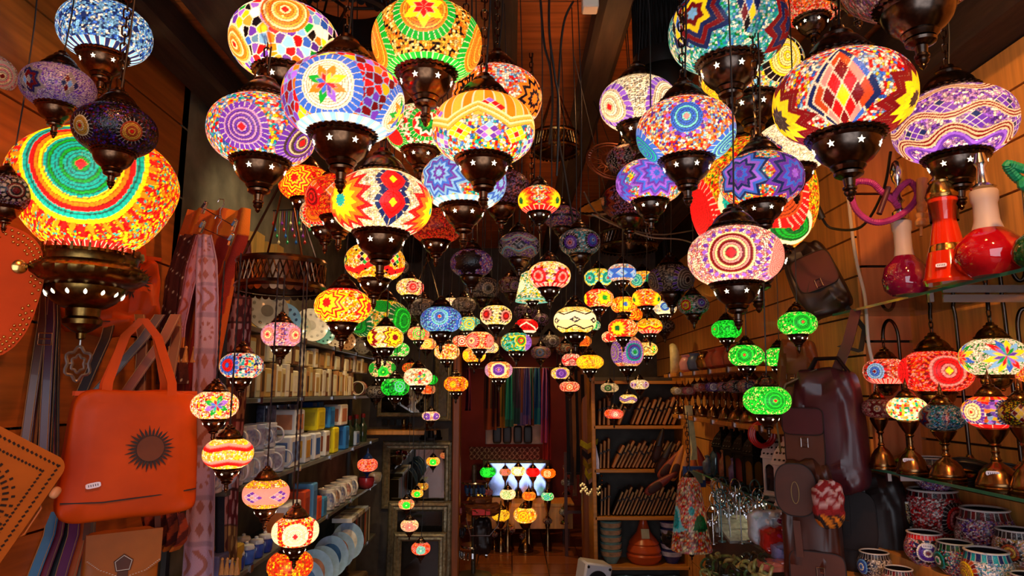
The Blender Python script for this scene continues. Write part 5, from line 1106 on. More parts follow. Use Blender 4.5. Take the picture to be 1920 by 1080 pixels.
q = MB(); q.lathe([(16 * k, 166 * k), (22 * k, 172 * k), (12 * k, 180 * k), (8 * k, 210 * k), (13 * k, 220 * k), (8 * k, 240 * k)], 28); q.build('metal_stem', M_STL, t)
price_tag(t, (-40 * k, -40 * k, 40 * k), (-.1, 0, -.75))
t = hookah(1945, 500, 'dark green hookah mostly outside the frame with a looped green hose', 0); k = pxm(t, 1)
q = MB(); q.lathe([(24 * k, 0), (36 * k, 14 * k), (38 * k, 30 * k), (30 * k, 52 * k), (12 * k, 66 * k), (10 * k, 150 * k), (6 * k, 160 * k)], 40); q.build('glass_vase', mat('bottle_green_glass', '10401c', .06, 0, .3, 12, coat=.5), t)
S = spline([(-10 * k, -.02, 150 * k), (-40 * k, -.03, 168 * k), (-58 * k, -.04, 188 * k), (-30 * k, -.04, 180 * k), (0, -.04, 176 * k), (-35 * k, -.04, 150 * k), (0, -.03, 140 * k)], 12)
q = MB(); q.tube(S, [.010 + .0015 * (i % 2) for i in range(len(S))], 8); q.build('hose', M_GH, t)
# white flex and black lead on the slatted wall
S = spline([tuple(at(px, py, d)) for px, py, d in ((1588, 345, 2.34), (1598, 440, 2.4), (1608, 500, 2.42), (1622, 560, 2.42), (1628, 640, 2.42), (1640, 700, 2.42), (1642, 760, 2.42))], 8)
q = MB(); q.tube(S, .006, 8); tag(q.build('white_cable', mat('cream_plastic', 'd8cfa8', .5, 0, .05)), 'cream white flex running down the slatted wall past the glass shelf', 'cable', None)
S = spline([tuple(at(px, py, d)) for px, py, d in ((1670, 285, 2.0), (1655, 360, 2.1), (1615, 425, 2.2), (1560, 428, 2.3), (1542, 410, 2.3))], 8)
q = MB(); q.tube(S, .0045, 8); q.tube([S[-1], S[-1] + Vector((-.02, 0, .05))], .012, 10); tag(q.build('hanging_black_cable', M_BLK), 'black lead with a switch looping in front of the magenta hose', 'cable')
# ------------------------------------------------------------------ leather bags on the right
def rbag(px, py, d, w, h, dp, m, label, parts, e=.35, wr=.008, seed=3, top=.85, yaw=0, tilt=0):
    c = at(px, py, d); t = thing('hanging_leather_bag', label, 'bag', c, rot=(0, math.radians(tilt), face_cam(c, yaw)), group='leather bags by the lamp shelf')
    q = MB(); q.superbox(w, dp, h, e, top=top, wr=wr, seed=seed, nu=64, nv=36); q.build('body', m, t); parts(t, w, h, dp); return t
def flap(t, m, x, z, w, h, y, nm='flap', rnd_=.5):
    P = [(x + w / 2 * math.copysign(abs(math.cos(a)) ** rnd_, math.cos(a)), z + h / 2 * math.copysign(abs(math.sin(a)) ** rnd_, math.sin(a))) for a in [2 * PI * i / 40 for i in range(40)]]
    q = MB(); q.prism(P[::-1], y + .012, y); o = q.build(nm, m, t); q = MB(); q.tube([(a * 1.0, y - .0005, c_) for a, c_ in P], .0022, 5, True); q.build('piping', M_DKL, o); return o
def buckle(t, x, y, z, w=.022, h=.03):
    q = MB(); q.tube([(x - w / 2, y, z - h / 2), (x + w / 2, y, z - h / 2), (x + w / 2, y, z + h / 2), (x - w / 2, y, z + h / 2)], .0024, 6, True); q.tube([(x, y - .002, z), (x + w * .55, y - .003, z)], .0015, 6); q.build('buckle', M_STL, t)
def bp1(t, w, h, dp):
    f = flap(t, M_BRL, -.06, -.03, .13, .19, -dp * .5 - .012, 'front_pocket', .3); flap(f, M_MAR, -.06, .03, .135, .09, -dp * .5 - .02, 'pocket_flap', .35); buckle(f, -.055, -dp * .5 - .026, -.04)
    q = MB(); q.strip([(-.02, -.03, h * .48), (-.12, -.06, h * .36), (-.16, -.06, h * .1), (-.165, -.02, -h * .2)], .045, .006, (.3, -.9, .2)); q.build('shoulder_strap', mat('olive_leather', '5a4414', .35, 0, .25, 6, coat=.2), t)
    q = MB(); q.strip([(.03, 0, h * .45), (.075, .02, h * .72), (.10, .05, h * .98)], .034, .006, (1, 0, -.2)); q.build('hanging_strap', M_MAR, t)
    q = MB(); q.tube([(-.05, -.02, h * .47), (-.02, -.03, h * .58), (.05, -.03, h * .58), (.08, -.02, h * .46)], .014, 8, flat=.5); q.build('top_handle', M_DKL, t)
rbag(1556, 806, 2.3, .235, .42, .15, M_MAR, 'maroon leather backpack with chrome buckled pocket and olive strap beside the lamp shelf', bp1, yaw=-16)
def bp2(t, w, h, dp):
    f = flap(t, M_BRL, -.03, h * .28, .13, .17, -dp * .5 - .02, 'round_flap', .75)
    q = MB(); q.tube([(-.03 + .012 * math.cos(a), -dp * .5 - .024, h * .26 + .035 * math.sin(a)) for a in [2 * PI * i / 24 for i in range(24)]], .0016, 5, True); q.build('stitching', mat('tan_thread2', 'a08050', .8), f)
    flap(t, M_BRL, .02, -h * .33, .17, .15, -dp * .5 - .006, 'front_pocket', .35); buckle(t, .03, -dp * .5 - .012, -h * .3)
    q = MB(); q.strip([(-.03, -dp * .5 - .03, h * .06), (-.025, -dp * .5 - .03, -h * .2)], .022, .005); q.build('closing_strap', M_BRL, t)
rbag(1522, 985, 2.25, .19, .44, .12, mat('red_brown_leather', '451e12', .38, 0, .3, 6, bump=.1), 'red brown backpack with a rounded stitched flap, lowest by the white lanterns', bp2, yaw=-10)
def knit():
    c = at(1553, 945, 2.12); q = MB(); q.superbox(.095, .06, .15, .7, wr=.006, nu=48, nv=36); me = q.mesh('knit_hat', M_CLOTH)
    col = np.ones((len(me.vertices), 4), dtype=np.float32)
    for i, v in enumerate(me.vertices):
        x, z = v.co.x, v.co.z; z2 = z + .01 * math.sin(x * 160)
        h = 'c8a09c' if (z > 0 and math.sin(z2 * 190) > .3) else '8a1014' if z > -.03 else ('d87a10' if math.sin(x * 200 + z * 160) > 0 else '1a0a08')
        col[i, :3] = hx(h)
    me.color_attributes.new('Col', 'FLOAT_COLOR', 'POINT').data.foreach_set('color', col.ravel())
    tag(link(me, 'hanging_knit_hat', None, tuple(c)), 'red knitted cap with white zigzags and orange hem in front of the low backpack', 'hat')
knit()
def bp3(t, w, h, dp):
    flap(t, M_DKL, -.05, h * .12, .17, .2, -dp * .5 - .01, 'flap', .5); buckle(t, -.06, -dp * .5 - .02, h * .12); buckle(t, -.10, -dp * .5 - .006, -h * .22)
    q = MB(); q.strip([(-.06, -.08, h * .44), (-.058, -dp * .5 - .02, h * .2), (-.06, -dp * .5 - .02, 0)], .025, .005); q.build('closing_strap', M_DKL, t)
rbag(1635, 1000, 2.35, .26, .42, .14, M_DKL, 'near black leather backpack behind the mosaic jars', bp3, yaw=-12)
def bp4(t, w, h, dp):
    buckle(t, -.02, -dp * .5 - .01, h * .06, .028, .03); flap(t, mat('suede_brown', '66330f', .6, 0, .3, 7), -.0, -h * .2, .14, .12, -dp * .5 - .008, 'front_pocket', .5)
    q = MB(); q.strip([(-.02, 0, h * .4), (-.03, 0, h * .7), (0, .02, h * .85)], .02, .005); q.build('hanging_strap', M_BRL, t)
rbag(1500, 720, 2.5, .17, .34, .1, mat('suede_brown', '66330f', .6, 0, .3, 7), 'rust brown suede bag behind the lowest green lamp', bp4, wr=.012, top=.75, yaw=-10)
def bp5(t, w, h, dp):
    flap(t, M_MAR, .02, .02, .15, .14, -dp * .5 - .01, 'flap', .4); buckle(t, .02, -dp * .5 - .016, -.03)
    q = MB(); q.strip([(.06, 0, -h * .4), (.09, 0, -h * .8), (.05, -.02, -h * 1.05), (-.01, -.02, -h * .9)], .018, .005); q.build('dangling_strap', M_DKL, t)
    q = MB(); q.strip([(-.06, 0, h * .45), (-.05, .02, h * .8)], .022, .005); q.build('hanging_strap', M_DKL, t)
rbag(1528, 525, 2.6, .2, .3, .09, M_DKL, 'dark plum satchel high on the slatted wall beside the tall urn lamp', bp5, yaw=-14, tilt=-18, top=.8)
t = thing('wall_hook', 'thin chrome hook with a pink strap end on the slatted wall', 'hook', on_x(1575, 580, 1.325))
q = MB(); q.tube([(0, 0, 0), (-.03, -.05, .01), (-.045, -.08, .0), (-.045, -.08, .025)], .0025, 6); q.build('rod', M_STL, t)
# ------------------------------------------------------------------ left shelves
XS = -1.13
def ypx(px, X=XS): return on_x(px, 800, X).y
def nth(i): return (ORD[i] if i < 20 else f'{i + 1}th')
SY0, SY1 = 2.72, 5.75
M_SHG = mat('shelf_board_grey', '5a5c56', .3, 0, .15, 4); M_UPR = mat('steel_upright', '7a7c7a', .3, .9, .1)
t = thing('wall_shelving', 'long grey shelving of four boards filled with souvenirs along the stone wall', 'shelves', (-1.25, SY0, 0))
for z in (1.885, 1.575, 1.215, .862, .45):
    q = MB().use(M_SHG); q.box((0, (SY1 - SY0) / 2, z - .012), (.25, SY1 - SY0, .022), bev=.003); q.use(M_STL)
    for k in range(5): q.box((.128, (SY1 - SY0) * (k + .5) / 5, z - .012), (.006, .03, .03))
    q.build('shelf', None, t, smooth=False)
for k in range(3):
    q = MB(); q.box((-.11, (SY1 - SY0) * k / 2 * .98 + .03, .98), (.02, .03, 1.96)); q.build('upright', M_UPR, t, smooth=False)
def boxy(name, label, cat, c, dims, hexc, group=None, pattern=None, rx=0, rz=0, art=None):
    q = MB(); q.use(mat('painted_' + hexc, hexc, .45, 0, .1, 6)); q.box((0, 0, dims[2] / 2), dims, rx=rx, bev=min(dims) * .06)
    if art:
        q.use(mat('painted_' + art, art, .5, 0, .12, 30))
        if dims[0] > .06: q.box((0, -dims[1] / 2 - .0006, dims[2] * .5), (dims[0] * .7, .0012, dims[2] * .6), rx=rx)
        q.box((dims[0] / 2 + .0006, 0, dims[2] * .5), (.0012, dims[1] * .66, dims[2] * .62), rx=rx)
    return tag(q.build(name, None, None, c, rz=rz, smooth=False), label, cat, group)
# inlaid boxes in two tiers
CB = [('d8cfae', 'cream'), ('c8b888', 'straw'), ('b89858', 'gold'), ('4a3020', 'dark brown'), ('d0c8b8', 'ivory'), ('8a6a40', 'tan'), ('b8b8a0', 'sage grey'), ('6a4428', 'walnut'), ('dcd4bc', 'pearl'), ('a87848', 'amber')]
y = ypx(452); i = 0
while y < ypx(694) and i < 30:
    th = (.075, .05, .06, .045, .085, .055)[i % 6]; h = (.155, .14, .165, .15, .135, .16)[i % 6]; c, n = CB[(i * 3) % 10]
    boxy('inlaid_box', f'{n} inlaid keepsake box, {nth(i)} from the near end of the lower tier', 'box', (XS - .055, y + th / 2, 1.575), (.11, th * .92, h), c, 'inlaid boxes on the upper shelf', art=CB[(i * 3 + 4) % 10][0]); y += th + .004; i += 1
y = ypx(462); i = 0
while y < ypx(690) and i < 20:
    th = (.09, .07, .11, .065, .1)[i % 5]; h = (.1, .12, .09, .11, .085)[i % 5]; c, n = CB[(i * 7 + 2) % 10]
    boxy('inlaid_box', f'{n} inlaid box, {nth(i)} from the near end of the upper tier', 'box', (XS - .06, y + th / 2, 1.741), (.1, th * .94, h), c, 'inlaid boxes on the upper shelf', art=CB[(i * 7 + 6) % 10][0]); y += th + .035; i += 1
# plates on the top shelf
for i, (px, r, c1, c2, n) in enumerate([(508, .10, '9a948c', '6a645c', 'pewter'), (540, .085, '7ab0e0', '1c3c6a', 'sky blue'), (566, .07, 'c8c8b0', '8aa8a0', 'cream'), (590, .10, 'd0d0c8', 'b0b0a8', 'white'), (612, .075, '5aa0a0', '184848', 'teal'), (634, .08, 'b8b0a0', '5a4a3a', 'stone'), (655, .07, 'a07850', '603818', 'copper'), (684, .07, '8a8a84', '3a3a38', 'grey')]):
    t = thing('decorative_plate', f'{n} plate propped on the top shelf, {nth(i)} from the near end', 'plate', (XS - .05, ypx(px), 1.885), 0, 'plates propped on the top shelf')
    M = Matrix.Translation((0, 0, r)) @ Matrix.Rotation(-.95, 4, 'Z') @ Matrix.Rotation(PI / 2 - .2, 4, 'Y')
    q = MB(); q.lathe([(r * .5, 0), (r * .6, .004), (r, .016), (r * .99, .02), (r * .6, .009), (.0005, .006)], 40, M=M); q.build('dish', mat('glaze_' + c1, c1, .2, 0, .15, 20, coat=.4), t)
    q = MB()
    for k in range(12):
        a = 2 * PI * k / 12; q.lathe([(.0005, .001), (r * .09, 0), (r * .09, -.001)], 8, M=M @ Matrix.Translation((r * .72 * math.cos(a), r * .72 * math.sin(a), .014)))
    q.lathe([(.0005, .0075), (r * .3, .0075), (r * .3, .006)], 20, M=M); q.build('painted_motif', mat('glaze_' + c2, c2, .2, 0, .15, 20, coat=.4), t)
# mugs and gift boxes
def mug_meshes(hexc, art):
    q = MB(); q.lathe([(.034, 0), (.039, .004), (.041, .095), (.039, .097), (.036, .093), (.034, .012), (.0005, .01)], 28); a = q.mesh('cup', mat('glaze_' + hexc, hexc, .15, 0, .06, 12, coat=.5))
    q = MB(); q.tube([(.04 * 0 + .039 + .03 * math.sin(x) * 1, 0, .05 + .032 * math.cos(x)) for x in [PI * k / 12 for k in range(13)]], .0052, 8, flat=.7); h = q.mesh('handle', mat('glaze_' + hexc, hexc, .15, 0, .06, 12, coat=.5))
    q = MB(); q.lathe([(.0405, .02), (.0418, .08)], 28, cap0=False, cap1=False); p = q.mesh('printed_band', mat('glaze_' + art, art, .2, 0, .3, 60, coat=.4, col2=hexc)); return a, h, p
MG = {}
def mug(label, x, y, z, hexc, art, rz, s=1.0, group='mugs on the middle shelf'):
    if (hexc, art) not in MG: MG[hexc, art] = mug_meshes(hexc, art)
    a, h, p = MG[hexc, art]; t = thing('mug', label, 'mug', (x, y, z), rz, group)
    link(a, 'cup', t, scale=s); link(h, 'handle', t, scale=s); link(p, 'printed_band', t, scale=s)
MC = [('c8ccd8', '5a6ab0'), ('b8c4dc', '8a7aa0'), ('d8d8e0', '2c4c9a'), ('a8b8d0', 'c8c8d8'), ('d0d4e0', '7a94c8')]
for i in range(7):
    mug(f'white mug with blue print, {nth(i)} from the near end of the lower mug row', XS - .04, ypx(418 + i * 19), 1.215, *MC[i % 5], rz=-.6 + .15 * i, s=1.25)
for i in range(6):
    mug(f'pale mug stacked on the lower mug row, {nth(i)} from the near end', XS - .05, ypx(424 + i * 19), 1.215 + .124, *MC[(i + 2) % 5], rz=-.9 + .2 * i, s=1.2)
for i, px in enumerate((512, 532, 552)):
    mug(f'slate blue mug at the back above the others, {nth(i)} from the near end', XS - .16, ypx(px, XS - .12), 1.215 + .20, '4a5270', '7a84b0', -1.2, 1.2)
q = MB(); q.box((XS - .16, ypx(530, XS - .12), 1.215 + .10), (.09, .75, .198)); tag(q.build('cardboard_box', mat('cardboard', '8a6a34', .8)), 'brown cardboard box behind the mugs, under the slate blue mugs', 'box')
GB = [(556, .10, .16, 'd8dae0', '5a78b8', 'white and blue'), (580, .07, .15, 'd0d4dc', 'c8963a', 'white and orange'), (598, .08, .15, 'd8dce4', '2c5aa8', 'white with blue lozenges'), (616, .06, .15, 'e0e0dc', '884a30', 'white with brown'), (632, .08, .16, 'dcd020', 'b8a818', 'bright yellow'), (652, .07, .155, '2a78c8', '1c58a0', 'blue'), (672, .07, .1, 'a8bcd8', '4878c0', 'pale blue')]
for i, (px, th, h, c, a, n) in enumerate(GB):
    boxy('gift_box', f'{n} gift box standing on the middle shelf, {nth(i)} past the mugs', 'box', (XS - .06, ypx(px), 1.215), (.12, th * 1.5, h), c, 'gift boxes on the middle shelf', art=a)
for i, (px, th, h, c, a, n) in enumerate([(566, .12, .13, 'c8ccd4', 'b87a58', 'white picture'), (606, .12, .13, 'd8c818', 'c0b020', 'yellow'), (626, .09, .13, '2c80cc', '1c5ca8', 'sky blue'), (648, .14, .14, 'd8d4d0', 'b06a4a', 'white photo')]):
    boxy('gift_box', f'{n} gift box stacked on top of the front boxes, {nth(i)} from the mugs', 'box', (XS - .07, ypx(px), 1.377), (.12, th * 1.3, h), c, 'gift boxes on the middle shelf', art=a)
for i, px in enumerate((592, 604)):
    boxy('gift_box', f'{("deep blue", "mid blue")[i]} tall box at the back under the upper shelf', 'box', (XS - .17, ypx(px, XS - .12), 1.377), (.08, .1, .16), ('1c4a98', '2a68b4')[i])
for i, px in enumerate((668, 680, 692)):
    t = thing('spice_bottle', f'dark glass bottle with red stopper, {nth(i)} past the middle shelf gift boxes', 'bottle', (XS - .05, ypx(px), 1.215), 0, 'stoppered bottles')
    q = MB(); q.lathe([(.03, 0), (.034, .01), (.034, .12), (.014, .15), (.014, .19)], 20); q.build('bottle', mat('bottle_glass_dark', '2a3a28', .08, 0, .4, 20, coat=.5), t)
    q = MB(); q.lathe([(.015, .185), (.017, .19), (.017, .215), (.001, .218)], 16); q.build('stopper', mat('red_stopper', '8a1c18', .5), t)
for i in range(4):
    q = MB(); M = Matrix.Rotation(PI / 2, 4, 'X') @ Matrix.Rotation(.5, 4, 'Y')
    q.lathe([(.045, -.012), (.05, -.012), (.052, 0), (.05, .012), (.045, .012), (.043, 0)], 32, cap0=False, cap1=False, M=Matrix.Rotation(PI / 2, 4, 'X'))
    q.f += []; o = q.build('bangle', mat('bangle_' + ('cream', 'red')[i % 2], ('d8d0b8', 'a8402c')[i % 2], .3), None, (XS + .0, ypx(668) + .03 * i, 1.575 + .053)); tag(o, f'{("cream", "red")[i % 2]} wide bangle, {nth(i)} of four lined up at the shelf end', 'bangle', 'bangles at the shelf end')
# shelf below
LB = [(560, .13, .17, 'd8d8dc', 'c87838', 'white picture'), (583, .06, .2, 'd04a20', 'a83414', 'orange'), (597, .05, .22, '5a98d0', '3a70b0', 'light blue'), (606, .05, .13, 'd04a20', 'b03818', 'low orange'), (616, .05, .11, '3a88c0', '2a68a0', 'low blue')]
for i, (px, th, h, c, a, n) in enumerate(LB):
    boxy('gift_box', f'{n} box, {nth(i)} of five on the lower shelf behind the white sun lamp', 'box', (XS - .06, ypx(px), .862), (.12, th * 1.7, h), c, 'gift boxes on the lower shelf', art=a)
for i in range(5):
    mug(f'tall white mug with coloured print, {nth(i)} in the row past the orange boxes', XS - .05, ypx(632 + i * 10), .862, 'd8d4cc', ('4a70b8', 'c88a3a', '3a5aa0', 'b04a38', '5a80b0')[i], -.7, 1.35, 'mugs on the lower shelf')
for i, (px, c) in enumerate([(690, '8a2430'), (704, 'a8a490')]):
    t = MB(); t.lathe([(.03, 0), (.055, .02), (.065, .06), (.06, .085), (.056, .083), (.058, .06), (.03, .015), (.0005, .012)], 28); tag(t.build('bowl', mat('glaze_' + c, c, .2, 0, .3, 20, coat=.4), None, (XS - .0, ypx(px), .862)), ('maroon bowl', 'grey stone bowl')[i] + ' at the far end of the lower shelf', 'bowl')
for i in range(9):
    c = ('2c50b0', '3a66c8', '24409a')[i % 3]; t = thing('lidded_pot', f'small blue pot with white lid, {nth(i)} from the near end of the lower shelf', 'pot', (XS - .03 - .08 * (i % 2), ypx(452) + .055 * i, .862), 0, 'blue lidded pots')
    q = MB(); q.lathe([(.028, 0), (.034, .01), (.036, .05), (.03, .06)], 24); q.build('pot', mat('glaze_' + c, c, .2, 0, .2, 20, coat=.4), t)
    q = MB(); q.lathe([(.033, .06), (.034, .066), (.028, .078), (.008, .082), (.008, .09), (.001, .093)], 20); q.build('lid', mat('glaze_white', 'd0d4d8', .2, coat=.4), t)
for i, (px, w, c, n) in enumerate([(440, .1, '6a74a8', 'lavender'), (468, .09, 'b89838', 'mustard')]):
    boxy('gift_box', f'{n} carton at the near end beside the blue lidded pots', 'box', (XS - .05, ypx(px) - .02, .862), (.1, w, .11), c)
# plates and books on the lowest board
for i in range(6):
    t = MB(); r = .115 + .01 * (i % 2); M = Matrix.Translation((0, 0, r)) @ Matrix.Rotation(-.8, 4, 'Z') @ Matrix.Rotation(PI / 2 - .25, 4, 'Y')
    t.use(mat('glaze_platerim', '8ab4dc', .2, 0, .2, 20, coat=.4)); t.lathe([(r * .5, 0), (r, .018), (r * .99, .022), (r * .62, .01)], 40, M=M, cap1=False)
    t.use(mat('glaze_platemid%d' % (i % 3), ('2c5a98', '8a5a4a', 'd0d8dc')[i % 3], .2, 0, .3, 20, coat=.4)); t.lathe([(r * .62, .010), (.0005, .006)], 40, M=M, cap0=False)
    tag(t.build('painted_plate', None, None, (XS - .02, ypx(588 + i * 15), .45)), f'blue rimmed plate with {("blue", "brown", "white")[i % 3]} middle, {nth(i)} of six on the lowest board', 'plate', 'plates on the lowest board')
for i in range(12):
    c = ('5a5438', '2c3a34', 'b0502c', '8a8468', '3a2c20', 'a8a490')[i % 6]; boxy('slim_book', f'{("olive", "dark green", "orange", "khaki", "brown", "grey")[i % 6]} booklet, {nth(i)} of the upright row past the propped plates', 'book', (XS - .06, ypx(668) + .05 * i, .45), (.13, .04, .25), c, 'booklets on the lowest board')
for i in range(5):
    boxy('leaflet_stack', f'{("white", "grey", "cream", "buff", "pale blue")[i]} bundle of cards on the upright booklets, {nth(i)} from the plates', 'card bundle', (XS - .05, ypx(664) + .11 * i, .702), (.14, .1, .03), ('d0d0cc', '9a9a94', 'd8d0b0', 'b8a878', 'a8b8c8')[i])
for i in range(4):
    boxy('picture_tile', f'gilt picture tile lying on the low crate, {nth(i)} from the near end', 'tile', (XS + .0, ypx(600) + .28 * i, .38 - .05 * i + .02), (.2, .24, .03), ('8a8a4a', '6a6a30', '9a8a50', '50502c')[i])
q = MB(); q.box((XS - .05, ypx(600) + .42, .19), (.3, 1.2, .3), bev=.01); tag(q.build('wooden_crate', mat('crate_wood', '5a4428', .7, 0, .3, 4)), 'low wooden crate under the lowest board', 'crate')
tlamp(688, 872, 38, 905, [b('SROS', .1)], .9, 'coral night lamp on a blue stand at the far end of the lower shelf', d=5.2, m=mat('glaze_blue_stand', '1c3a78', .3), nu=90, nv=36)
# ------------------------------------------------------------------ framed mirrors at the back
M_FRM = mat('antique_silver_frame', '8a8064', .35, .5, .4, 40, bump=.5); M_FRD = mat('dark_bronze_frame', '4a4030', .4, .3, .3, 40, bump=.5)
M_MIR = mat('mirror_glass', 'b8b8b4', .02, 1, .02)
M_PASS = mat('dark_glass', '1c1a18', .05, 0, .2, 3, spec=.8)
def frame(x0, y0, x1, y1, d, bw, label, m, glass_m=M_MIR, lean=.06, cat='mirror', name='framed_mirror'):
    a = at(x0, y1, d); bq = at(x1, y0, d); w = bq.x - a.x; h = bq.z - a.z
    t = thing(name, label, cat, ((a.x + bq.x) / 2, a.y, a.z), rot=(-lean, 0, 0), group='framed mirrors by the doorway')
    q = MB(); pr = [(0, 0), (bw * .15, .02), (bw * .4, .026), (bw * .55, .014), (bw * .8, .018), (bw, .004)]
    for (i0, d0), (i1, d1) in zip(pr, pr[1:]):
        r = lambda i: [(-w / 2 + i, i), (w / 2 - i, i), (w / 2 - i, h - i), (-w / 2 + i, h - i)]
        A, B = r(i0), r(i1)
        for k in range(4):
            l = (k + 1) % 4; q.add([(A[k][0], -d0, A[k][1]), (A[l][0], -d0, A[l][1]), (B[l][0], -d1, B[l][1]), (B[k][0], -d1, B[k][1])], [(0, 1, 2, 3)])
    q.box((0, .012, h / 2), (w, .02, h)); q.build('frame', m, t, smooth=False)
    q = MB(); q.box((0, -.002, h / 2), (w - 2 * bw, .006, h - 2 * bw)); q.build('glass', glass_m, t, smooth=False)
frame(714, 828, 848, 955, 5.95, .075, 'largest silver framed mirror beside the doorway post, behind the tiny hanging lamps', M_FRM, lean=-.03)
frame(722, 945, 845, 1105, 5.72, .085, 'middle bronze frame leaning in front of the largest mirror', M_FRM, M_PASS)
frame(734, 1003, 836, 1120, 5.5, .07, 'smallest bronze frame leaning foremost at the bottom', M_FRM, M_PASS)
frame(706, 700, 802, 782, 6.0, .04, 'wide silver framed mirror above the shelf of trinkets', M_FRM)
frame(812, 640, 846, 790, 6.02, .045, 'tall narrow carved silver frame beside the orange eye lamp', M_FRM, M_FRD)
q = MB(); q.box((0, 0, 0), (.62, .22, .04), bev=.005); o = q.build('wooden_ledge', M_WOOD, None, tuple(at(755, 810, 5.9))); tag(o, 'short orange wood wall ledge above the largest mirror', 'shelf')
for i, px in enumerate((722, 735, 748, 761)):
    p = at(px, 792, 5.98); q = MB(); q.box((0, 0, 0), (.05, .02, .06), bev=.003); q.use(M_STL) if 0 else None
    tag(q.build('black_trinket_box', mat('black_lacquer', '121212', .2, 0, .1, coat=.4), None, tuple(p)), f'black lacquer trinket box, {nth(i)} in the row under the wide mirror', 'box', 'trinket boxes under the wide mirror')
for i, (px, h) in enumerate([(757, .1), (768, .07), (800, .09)]):
    p = at(px, 806, 5.85); t = MB(); t.lathe([(.02, 0), (.024, .01), (.01, .03), (.02, h * .6), (.012, h * .8), (.014, h * .9), (.002, h)], 18); tag(t.build('brass_ornament', M_BRS, None, tuple(p)), f'small brass ornament on the wooden ledge, {nth(i)} from the bangles', 'ornament', 'brass ornaments on the ledge')
p = at(808, 822, 5.85); t = MB()
for k in range(9):
    a = 2 * PI * k / 9; t.lathe([(.025, 0), (.03, .02), (.024, .07), (.02, .072), (.0005, .07)], 12, o=(.06 * math.cos(a), .06 * math.sin(a), 0))
t.lathe([(.1, -.01), (.1, .01)], 24); tag(t.build('iron_candle_ring', mat('black_iron', '14110f', .5, .6), None, tuple(p)), 'round black iron candle holder on the ledge below the violet disc lamp', 'candle holder')
# ------------------------------------------------------------------ doorway display and back room
t = thing('souvenir_stand', 'dark revolving stand of key rings at the doorway foot', 'stand', (at(888, 1000, 5.9).x, at(888, 1000, 5.9).y, 0))
q = MB(); q.lathe([(.16, 0), (.16, .02), (.02, .03), (.02, .95), (.0005, .96)], 20); q.build('column', M_FRD, t)
for k in range(4):
    q = MB(); q.lathe([(.11, .25 + .18 * k), (.115, .26 + .18 * k), (.11, .27 + .18 * k)], 20); q.build('ring_tier', M_STL, t)
for k in range(40):
    a = k * 2.4; z = .22 + .18 * (k % 4); q = MB(); q.box((.115 * math.cos(a), .115 * math.sin(a), z - .02), (.025, .02, .05), rz=a, bev=.003)
    q.lathe([(.009, z - .06), (.012, z - .055), (.009, z - .05)], 10, o=(.115 * math.cos(a), .115 * math.sin(a), 0)); q.build('key_ring', [M_STL, mat('grey_metal', '50525a', .3, .8), mat('kr_red', '8a2a20', .4), mat('kr_blue', '2a4a7a', .4)][k % 4], t)
p = at(905, 968, 5.7); t = thing('folded_leather_bags', 'heap of folded brown leather bags with a red label over the key ring stand', 'bags', p)
q = MB(); q.superbox(.3, .2, .1, .6, o=(0, 0, .06), wr=.01, nu=48, nv=30); q.superbox(.2, .15, .05, .5, o=(-.02, .02, .13), wr=.008, nu=40, nv=20); q.build('folded_bag', mat('suede_brown', '66330f', .6, 0, .3, 7), t)
q = MB(); q.box((-.03, -.10, .05), (.11, .012, .05), bev=.003); q.box((.05, -.10, .05), (.035, .011, .045)); q.build('red_label', mat('red_label', 'c01810', .4), t)
q = MB(); q.strip([(.15, -.05, .06), (.13, -.09, -.06), (.06, -.1, -.14), (-.1, -.1, -.14), (-.14, -.08, 0)], .05, .006, (.2, -1, .3)); q.build('strap', M_BRL, t)
q = MB(); q.superbox(.16, .12, .3, .5, o=(0, .05, -.17), wr=.01); q.build('hanging_pouch', M_DKL, t)
# low bench with lamps
ZBN = .44; yb = 7.3
t = thing('wooden_bench', 'low orange wood bench carrying table lamps in the back room', 'bench', (.1, yb, 0))
q = MB(); q.box((-.02, .2, ZBN - .02), (1.15, .42, .04), bev=.005); q.build('top', M_WOOD, t)
q = MB(); q.box((-.02, .01, .30), (1.12, .025, .24), bev=.004); q.build('front_board', M_WOOD, t)
for sx in (-.52, .48):
    for sy in (.04, .36): q = MB(); q.box((sx, sy, ZBN / 2 - .02), (.05, .05, ZBN - .04)); q.build('leg', M_BRL, t)
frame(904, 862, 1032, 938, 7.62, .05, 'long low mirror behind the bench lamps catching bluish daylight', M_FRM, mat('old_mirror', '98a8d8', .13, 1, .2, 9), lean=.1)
BL = [(914, 887, 30, 'bright green', 'EG', 'E', .95), (947, 887, 22, 'peach', 'SOQ', 'S', .6), (972, 885, 28, 'white and yellow', 'WYX', 'W', 1.1), (1000, 887, 26, 'scarlet', 'R', 'R', .9), (1029, 889, 28, 'orange', 'O', 'X', .9), (894, 935, 24, 'pale yellow', 'YC', 'D', .7), (915, 924, 18, 'dim rose', 'SI', 'M', .2), (952, 928, 30, 'cream', 'XWC', 'G', 1.1), (992, 931, 26, 'orange red', 'OD', 'F', .9), (1027, 932, 24, 'aqua', 'JWE', 'T', .8), (939, 966, 34, 'golden moon', 'YD', 'D', .8), (985, 966, 44, 'big yellow flowered', 'YDCO', 'O', 1.0)]
for i, (px, py, w, n, pal, c2, gl) in enumerate(BL):
    d = 7.35 if py < 900 else 6.84 - .02 * (i % 3)
    tlamp(px, py, w, 990, [b(pal, .1), ('m', -10, 0, .5, c2 + pal[0], '', pal[-1])], gl, f'{n} globe lamp standing on the bench in the back room' if py < 900 else f'{n} globe lamp on a floor stem before the bench in the back room', d=d, zb=ZBN if py < 900 else 0, nu=72, nv=28, foot=.5, group='bench lamps in the back room')
